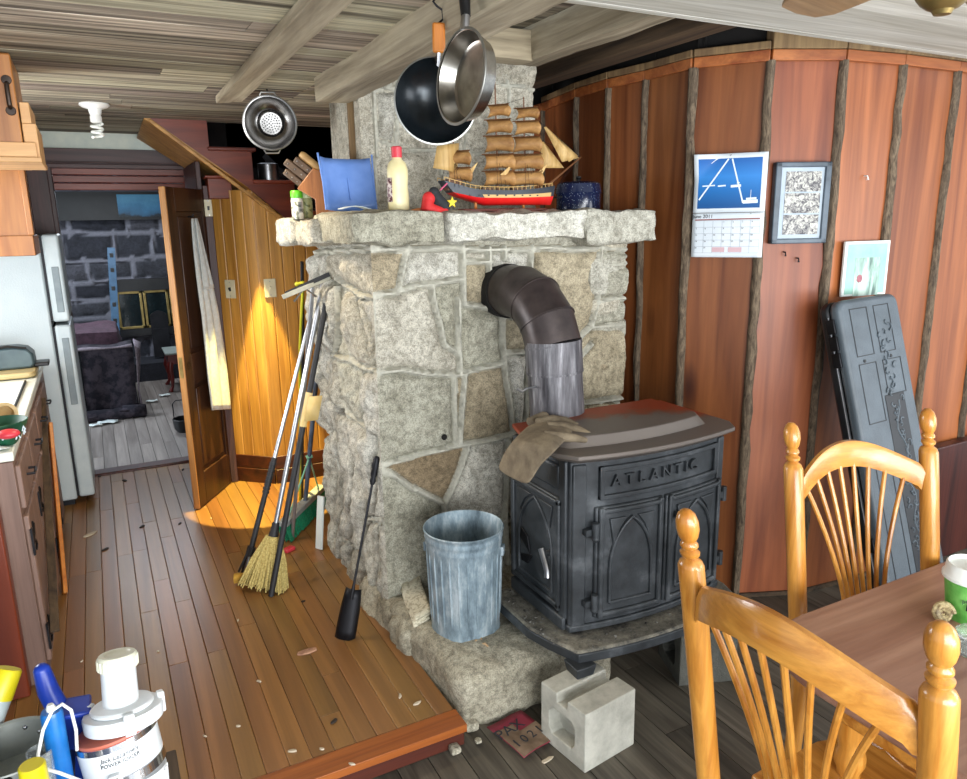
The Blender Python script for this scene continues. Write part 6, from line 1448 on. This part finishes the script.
for i in range(24): a = 2*math.pi*i/24; mb.tube([(.0435*math.cos(a), .0435*math.sin(a), .395+dz+ez), (.0435*math.cos(a), .0435*math.sin(a), .418+dz+ez)], .0022, 6)
obj('cap_ridges', mb, 'capcream', cpz)
for txt, z, s_, sh_ in (("Jack LaLanne's", .076, .013, .35), ('POWER JUICER', .062, .0115, 0)):
    lettering('printed_lettering', txt, s_*1.1, tilt @ T(rz=rad(12)) @ T(0, -RJ*1.01, z, rx=rad(90)), 'ink', ub, .0006, world=False, shear=sh_, wrap=RJ*1.01)
mb = MB(); mb.prism([(-.016, 0, 0), (.016, 0, 0), (.012, 0, .03), (-.012, 0, .03)], (0, -.02, 0)); mb.xf(tilt @ T(.0, -RJ+.004, .012)); sp = obj('spout', mb, 'jwhite', ju, bev=.003)
mb = MB(); mb.box(-.010, .010, -.004, .0, .004, .024); mb.xf(tilt @ T(.0, -RJ-.0165, .012)); obj('spout_mouth', mb, 'brass', ju)
# dark blue tub with the saucepan on it
tbm = MB(); x0_, x1_, y0_, y1_ = -.66, -.165, 1.15, 1.72
A = [V((x, y, 0)) for x, y in ((x0_, y0_), (x1_, y0_), (x1_, y1_), (x0_, y1_))]
M['navy'] = plain('navy_plastic', '10224e', '1c3468', .35); M['bluejug'] = plain('royal_blue_plastic', '0c2c8c', '1a40aa', .35)
tbm.box(x0_+.02, x1_-.02, y0_+.02, y1_-.02, ZT2, ZT2+.115); tbm.box(x0_, x1_, y0_, y1_, ZT2+.115, ZT2+.132)
props(obj('blue_tub', tbm, 'navy', bev=.012, seg=3), 'dark blue plastic tub with a lid carrying the saucepan in the foreground corner', 'tub')
ZP = ZT2+.133
sp_ = thing('saucepan', 'dull aluminium saucepan with rivets inside its rim on the blue tub', 'pan', (aty(4, 715, 1.60).x, 1.60, ZP))
M['alum'] = plain('dull_aluminium', '8c908c', 'b4b8b2', .4, .55)
mb = MB(); mb.lathe([(0, 0), (.078, 0), (.086, .008), (.092, .085), (.096, .088), (.094, .091), (.089, .087), (.083, .012), (0, .006)], Matrix(), 44); obj('pan_body', mb, 'alum', sp_)
mb = MB()
for a in (78, 60, 42): mb.ball((.0885*math.cos(rad(a)), .0885*math.sin(rad(a)), .07-.012*(a == 60)), .0055, n=10, m=6)
obj('rivets', mb, 'steel', sp_)
mb = MB(); mb.tube([(.0, -.09, .075), (-.03, -.16, .09), (-.05, -.26, .095)], [.012, .011, .014], 10); obj('handle', mb, 'black', sp_)
# yellow-topped can lying at a tilt
yc = thing('yellow_capped_can', 'can with a bright yellow cap leaning behind the saucepan', 'can', tuple(aty(-4, 712, 1.72)))
u0, u1 = aty(-8, 716, 1.72), aty(9, 668, 1.75); ux_ = u1-u0
M['yellowcap'] = plain('bright_yellow_cap', 'c8b80c', 'dccc20', .35)
mb = MB(); mb.tube([u0-ux_*1.0, u0.lerp(u1, .38)], .026, 24); obj('can_body', mb, plain('grey_can', '9aa4a4', 'b8c2c0', .35), yc, world=True)
mb = MB(); mb.tube([u0.lerp(u1, .36), u0.lerp(u1, .95), u1], [.0275, .027, .024], 24); obj('cap', mb, 'yellowcap', yc, world=True)
# royal blue dustpan, aerosol can, wire hoop, bottle with yellow cap
bj = thing('blue_scoop', 'royal blue plastic scoop with an upright handle beside the juicer', 'scoop', tuple(aty(66, 752, 1.64)))
a0, a1, a2 = aty(60, 712, 1.67), aty(48, 690, 1.675), aty(42, 671, 1.68)
mb = MB(); mb.tube([a0, a1, a2], [.022, .021, .017], 14); mb.ball(a2, .017); obj('handle', mb, 'bluejug', bj, world=True)
q = [aty(52, 700, 1.68), aty(91, 693, 1.68), aty(91, 752, 1.67), aty(56, 760, 1.67)]
q[2].z = q[3].z = ZT2+.002
mb = MB(); mb.prism(q, (0, -.012, 0)); mb.prism([q[0], q[1], q[1]+V((0, -.07, .0)), q[0]+V((0, -.07, 0))], (0, 0, -.012)); mb.prism([q[0], q[3], q[3]+V((0, -.07, 0)), q[0]+V((0, -.07, 0))], (.012, 0, 0)); obj('scoop_body', mb, 'bluejug', bj, world=True, bev=.004)
ac = aty(57, 745, 1.56); az = thing('aerosol_can', 'slim bright blue bottle with a white nozzle beside the juicer', 'bottle', (ac.x, ac.y, ZT2))
hz = aty(57, 709, 1.56).z-ZT2
mb = MB(); mb.lathe([(0, 0), (.020, 0), (.0205, .004), (.0205, hz-.008), (.018, hz), (0, hz)], Matrix(), 28); obj('bottle_body', mb, plain('cyan_blue_can', '0c5ca8', '1c78c4', .3), az)
mb = MB(); mb.lathe([(0, hz), (.008, hz), (.009, hz+.006), (.006, hz+.014), (0, hz+.015)], Matrix(), 16); obj('nozzle', mb, 'white', az)
wl_ = [aty(x, y, Y) for x, y, Y in ((39, 770, 1.46), (38, 755, 1.47), (43, 730, 1.48), (52, 711, 1.49), (62, 704, 1.50), (71, 710, 1.51), (76, 730, 1.52), (77, 750, 1.53))]
mb = MB(); mb.tube(wl_, .0032, 8); mb.tube([aty(42, 768, 1.46), aty(60, 773, 1.45), aty(84, 782, 1.43)], .0032, 8); props(obj('wire_handle', mb, 'white'), 'white plastic-coated wire basket handle arching over the slim blue bottle', 'handle')
yb = aty(33, 772, 1.42); yt = thing('yellow_capped_bottle', 'small bottle with a round yellow cap at the front of the clutter below the saucepan', 'bottle', (yb.x, yb.y, ZT2))
hz = aty(33, 764, 1.42).z-ZT2
mb = MB(); mb.lathe([(0, 0), (.028, 0), (.028, hz-.05), (.02, hz-.035), (0, hz-.035)], Matrix(), 28); obj('bottle_body', mb, 'white', yt)
mb = MB(); mb.lathe([(0, hz-.045), (.0225, hz-.045), (.0235, hz-.04), (.0225, hz-.003), (.02, hz), (0, hz)], Matrix(), 28); obj('cap', mb, 'yellowcap', yt)
gj = aty(40, 755, 1.55); mb = MB(); mb.lathe([(0, ZT2), (.022, ZT2), (.024, ZT2+.01), (.024, gj.z+.01), (.022, gj.z+.012), (.021, ZT2+.012), (0, ZT2+.01)], T(gj.x, gj.y, 0), 28)
props(obj('glass_tumbler', mb, 'jar_glass'), 'clear glass tumbler between the saucepan and the slim blue bottle', 'glass')

# ================================================================ FAR ROOM THINGS
M['plush'] = plain('dark_plush_throw', '1a1620', '3c343c', .95, scale=14, bump=.6, bscale=60, lo=.42, hi=.58); M['plum'] = plain('plum_upholstery', '3a2630', '543a46', .9, scale=20, bump=.4, bscale=90); M['fringe'] = plain('throw_border', '6c6068', '8c8086', .95, scale=40)
so = thing('sofa', 'dark plum sofa end in the dim far room, beyond the doorway', 'sofa', (-.5, 7.7, PZ))
xs1 = aty(132, 345, 7.3).x
mb = MB(); rough_block(mb, -1.6, xs1-.03, 7.32, 8.3, PZ, .62, .012, .05, .08, 50, 3); obj('sofa_arm', mb, 'plum', so, world=True, weld=True)
mb = MB(); rough_block(mb, -1.6, xs1-.08, 7.5, 8.3, .60, .83, .02, .07, .08, 51, 3); obj('sofa_cushion', mb, 'plum', so, world=True, weld=True)
def drape(i, j, nx=22, ny=20):
    u = i/nx; v = j/ny; x = -1.1+(xs1+1.1)*u; fold = .02*math.sin(u*22+v*3)+.012*math.sin(u*41)
    if v < .25: return V((x, 7.55-.26*(v/.25), .70-.02*(v/.25)+.01*math.sin(u*20)))
    t = (v-.25)/.75; y = 7.29-.02*t+fold*t*1.2; z = .68-.585*t
    if t > .86: y -= (t-.86)*1.6; z = .13+.01*math.sin(u*30)+.03*math.sin(u*9)*(t > .9)
    return V((x+.02*t*math.sin(v*7)*u, y, z))
thr = thing('sofa_throw', 'dark patterned throw with a pale border draped over the sofa end', 'blanket', (-.5, 7.3, PZ))
mb = MB(); mb.grid([[drape(i, j) for j in range(21)] for i in range(23)]); obj('throw_cloth', mb, 'plush', thr, world=True, solid=.015)
mb = MB(); mb.grid([[drape(22, j)+V((.02+.03*i-.002*j*i, .03*i*(j > 5), .012-.02*i)) for j in range(19)] for i in range(3)]); mb.grid([[drape(i, j+4)+V((0, -.012, .012)) for j in range(2)] for i in range(23)]); obj('throw_border', mb, 'fringe', thr, world=True, solid=.012)
mb = MB(); mb.grid([[drape(i, j)+V((0, -.012, .006)) for j in range(5, 19)] for i in (12, 13, 14, 15)]); obj('throw_stripe', mb, plain('throw_stripe_navy', '0c0c14', '161620', .95), thr, world=True, solid=.008)
rl = aty(142, 402, 7.1); mb = MB(); mb.tube([(rl.x+.02, 7.05, PZ+.055), (rl.x-.16, 7.09, PZ+.055)], .05, 18, cap=False); mb.tube([(rl.x-.1, 7.07, PZ+.04), (-1.0, 7.16, PZ+.05)], [.045, .06], 14); props(obj('rolled_rug', mb, 'plush', solid=.012), 'dark cloth roll lying along the foot of the throw-covered sofa', 'rug')
# glass-doored fireplace insert
fi = thing('fireplace_insert', 'brass-framed glass fireplace doors set in the dark far stone wall', 'fireplace', (.5, 9.1, .5))
fx0, fx1 = aty(117, 310, 9.1).x, aty(196, 310, 9.1).x; fz0, fz1 = aty(117, 330, 9.1).z, aty(117, 292, 9.1).z
mb = MB(); mb.box(fx0-.05, fx1+.05, 9.08, 9.22, fz1+.0, fz1+.13); mb.box(fx0-.05, fx1+.05, 9.07, 9.22, fz0-.08, fz0); obj('black_hood', mb, 'black', fi, world=True)
nb = 3; wd = (fx1-fx0)/nb
for i in range(nb):
    a, b = fx0+wd*i+.006, fx0+wd*(i+1)-.006; mb = MB()
    for (p, q, r_, s_) in ((a, a+.028, fz0, fz1), (b-.028, b, fz0, fz1), (a, b, fz0, fz0+.028), (a, b, fz1-.028, fz1)): mb.box(p, q, 9.09, 9.11, r_, s_)
    d = obj('door_frame', mb, 'brass', fi, world=True, bev=.004); mb = MB(); mb.box(a+.02, b-.02, 9.10, 9.106, fz0+.02, fz1-.02); obj('glass_pane', mb, 'glass', d, world=True)
mb = MB(); cxx = aty(159, 318, 8.95); A = [V((cxx.x-.085+.17*i/10, 8.95, 0)) for i in range(11)]
mb.prism([V((cxx.x-.09, 8.96, fz0-.02))]+[V((cxx.x-.09+.18*i/10, 8.96, fz0+.15+.05*math.sin(math.pi*i/10))) for i in range(11)]+[V((cxx.x+.09, 8.96, fz0-.02))], (0, .03, 0)); mb.box(cxx.x-.09, cxx.x+.09, 8.95, 9.0, .3, fz0); props(obj('hearth_screen', mb, 'darkmetal'), 'small grey arched plate standing before the brass-framed fireplace doors', 'plate')
mb = MB(); mb.box(-.2, 1.8, 8.7, 9.2, PZ-.01, .28); struct('trim_16', mb, 'farstone')
# blue spirit level leaning on the far wall
v0, v1 = aty(114, 335, 8.5), aty(111, 248, 8.95); lv = thing('spirit_level', 'long blue spirit level leaning on the dark far stone wall', 'level', tuple(v0))
k = N('level_blue'); M['level'] = plain('level_blue', '2a4860', '3a5c78', .5)
mb = MB(); mb.beam(v0-V((0, 0, .3)), v1, .075, .03, up=(0, 1, 0)); lb = obj('level_bar', mb, 'level', lv, world=True, bev=.003)
for t in (.08, .22, .36, .5, .64, .8, .93):
    c_ = (v0-V((0, 0, .3))).lerp(v1, t); mb = MB(); mb.beam(c_-V((0, .018, .03)), c_+V((0, -.018, .03)), .035, .008, up=(0, 1, 0)); obj('slot', mb, 'black', lv, world=True, bev=.003)
# small red table with a pale top
rt = thing('red_side_table', 'small red wooden side table with curved legs and a pale top in the far room', 'table', (.68, 8.2, PZ))
pA = aty(165, 341, 8.0); tx0, tx1, ty0, ty1, tz = pA.x, pA.x+.45, 7.98, 8.42, .47
M['redtable'] = plain('red_stained_wood', '5c1a18', '7c2a24', .35); M['paletop'] = plain('pale_stone_top', '8c9490', 'a4aca6', .3)
mb = MB(); mb.box(tx0-.015, tx1, ty0-.015, ty1, tz, tz+.02); obj('table_top', mb, 'paletop', rt, world=True, bev=.004)
mb = MB(); mb.box(tx0+.005, tx1-.02, ty0+.005, ty1-.02, tz-.10, tz); obj('apron', mb, 'redtable', rt, world=True, bev=.004)
for (x, y, sx, sy) in ((tx0+.03, ty0+.03, -1, -1), (tx1-.05, ty0+.03, 1, -1), (tx0+.03, ty1-.05, -1, 1), (tx1-.05, ty1-.05, 1, 1)):
    mb = MB(); mb.tube([(x, y, tz-.08), (x+sx*.015, y+sy*.015, tz-.16), (x, y, tz-.26), (x+sx*.005, y+sy*.005, PZ+.05), (x+sx*.03, y+sy*.03, PZ)], [.03, .032, .02, .014, .022], 10); obj('leg', mb, 'redtable', rt, world=True)
# painting above the stone band
pw0, pw1 = aty(119, 217, 9.1), aty(190, 199, 9.1); pt = thing('seascape_painting', 'dark blue cloudy seascape painting hung high on the far stone wall', 'picture', (pw0.x, 9.1, pw0.z))
k = N('sea_painting'); sz = k.n('SeparateXYZ', {0: k.tc}).outputs[2]; nz = k.noise(k.tc, 6, 5, .6); M['sea'] = k.set(Base_Color=k.ramp(k.math('ADD', k.math('MULTIPLY', sz, 3.0), k.math('MULTIPLY', nz, .7)), [(.38, '0c1a22'), (.46, '1c4c68'), (.7, '2a6484'), (1.0, '4c88a4')]), Roughness=.4)
mb = MB(); mb.box(pw0.x, pw1.x, 9.10, 9.115, pw0.z, pw1.z+.05); obj('canvas', mb, 'sea', pt, world=True)
mb = MB(); x0_, x1_, z0_, z1_ = pw0.x-.62, pw1.x+.03, pw0.z-.03, pw1.z+.08; mb.box(x0_, x1_, 9.115, 9.135, z0_, z1_); obj('dark_backing', mb, 'black', pt, world=True)
# hearth bucket by the door, papers on the far floor
bk = aty(183, 433, 6.35); b_ = thing('ash_bucket', 'small black hearth bucket with a wire bail on the far room floor', 'bucket', (bk.x+.03, 6.35, PZ-.003))
mb = MB(); mb.lathe([(0, 0), (.07, 0), (.09, .03), (.10, .11), (.096, .112), (.086, .03), (0, .012)], Matrix(), 28); obj('bucket_body', mb, 'black', b_)
mb = MB(); mb.tube([(-.085, 0, .10), (-.085, 0, .24), (-.06, 0, .265), (.06, 0, .265), (.085, 0, .24), (.085, 0, .10)], .004, 8); obj('bail', mb, 'darkmetal', b_)
for i, (x, y, lab) in enumerate(((108, 423, 'crumpled white plastic wrapper on the far floor before the cloth roll'), (96, 426, 'small torn paper scrap on the far floor left of the wrapper'), (152, 402, 'white paper scrap on the far floor right of the cloth roll'), (160, 371, 'small white scrap on the far floor before the fireplace'), (165, 396, 'pale flat paper on the far floor near the red table'))):
    p = atz(x, y, PZ); mb = MB(); s_ = .16 if i == 0 else .10; mb.grid([[p+V((s_*(u/4-.5), s_*.6*(v/3-.5), .006+.012*abs(math.sin(u*2.1+v*1.3+i)))) for v in range(4)] for u in range(5)]); props(obj('paper_scrap', mb, 'whitecard', solid=.002), lab, 'paper')
# ================================================================ LIGHT
sc = bpy.context.scene
w = bpy.data.worlds.new('daylight'); sc.world = w; w.use_nodes = True
w.node_tree.nodes['Background'].inputs[0].default_value = (.80, .90, 1.0, 1); w.node_tree.nodes['Background'].inputs[1].default_value = .9
def area(name, loc, target, sx, sy, power, col):
    l = bpy.data.lights.new(name, 'AREA'); l.shape = 'RECTANGLE'; l.size = sx; l.size_y = sy; l.energy = power; l.color = col
    o = bpy.data.objects.new(name, l); COL.objects.link(o); o.location = loc
    o.rotation_euler = (V(target)-V(loc)).to_track_quat('-Z', 'Y').to_euler(); return o
area('window_daylight_behind', (.6, -2.6, 1.25), (1.4, 3, 1.35), 3.6, 1.9, 215, (.95, .98, 1.0))
area('window_daylight_right', (5.0, -1.2, 1.5), (1.9, 2.4, .8), 2.0, 1.4, 40, (.97, .98, 1.0))
area('window_daylight_sink', (-1.25, 3.75, 1.6), (1.2, 3.2, .7), 1.0, .75, 34, (.95, .98, 1.0))
area('window_daylight_far_room', (-2.6, 7.0, 2.0), (.5, 7.0, .1), 1.8, 1.0, 90, (.72, .84, 1.0))
area('far_room_fill', (.25, 8.0, 2.44), (.2, 7.2, 0), 1.6, .9, 50, (.80, .90, 1.0))  # added lamp below the closed ceiling, for far floor and kitchen floor sheen
area('low_ceiling_fill', (2.6, -2.2, .6), (1.9, 1.6, 2.3), 1.8, 1.1, 50, (.96, .98, 1.0))  # added low fill aimed upwards to brighten the whitewashed ceiling
def spot(name, loc, target, energy, col, size, blend, soft=.03):
    s = bpy.data.lights.new(name, 'SPOT'); s.energy = energy; s.color = col; s.spot_size = rad(size); s.spot_blend = blend; s.shadow_soft_size = soft
    o = bpy.data.objects.new(name, s); COL.objects.link(o); o.location = loc; o.rotation_euler = (V(target)-V(loc)).to_track_quat('-Z', 'Y').to_euler()
spot('stair_downlight', (.80, 4.475, 2.28), (.805, 4.487, .4), 520, (1.0, .80, .26), 27, .06, .015)
spot('kitchen_bulb', (.36, 3.2, 2.26), (.75, 3.4, .1), 30, (1.0, .84, .60), 120, .5, .06)
vs = sc.view_settings; vs.view_transform = 'Standard'; vs.look = 'None'; vs.gamma = 1; vs.use_curve_mapping = False; vs.exposure = .55
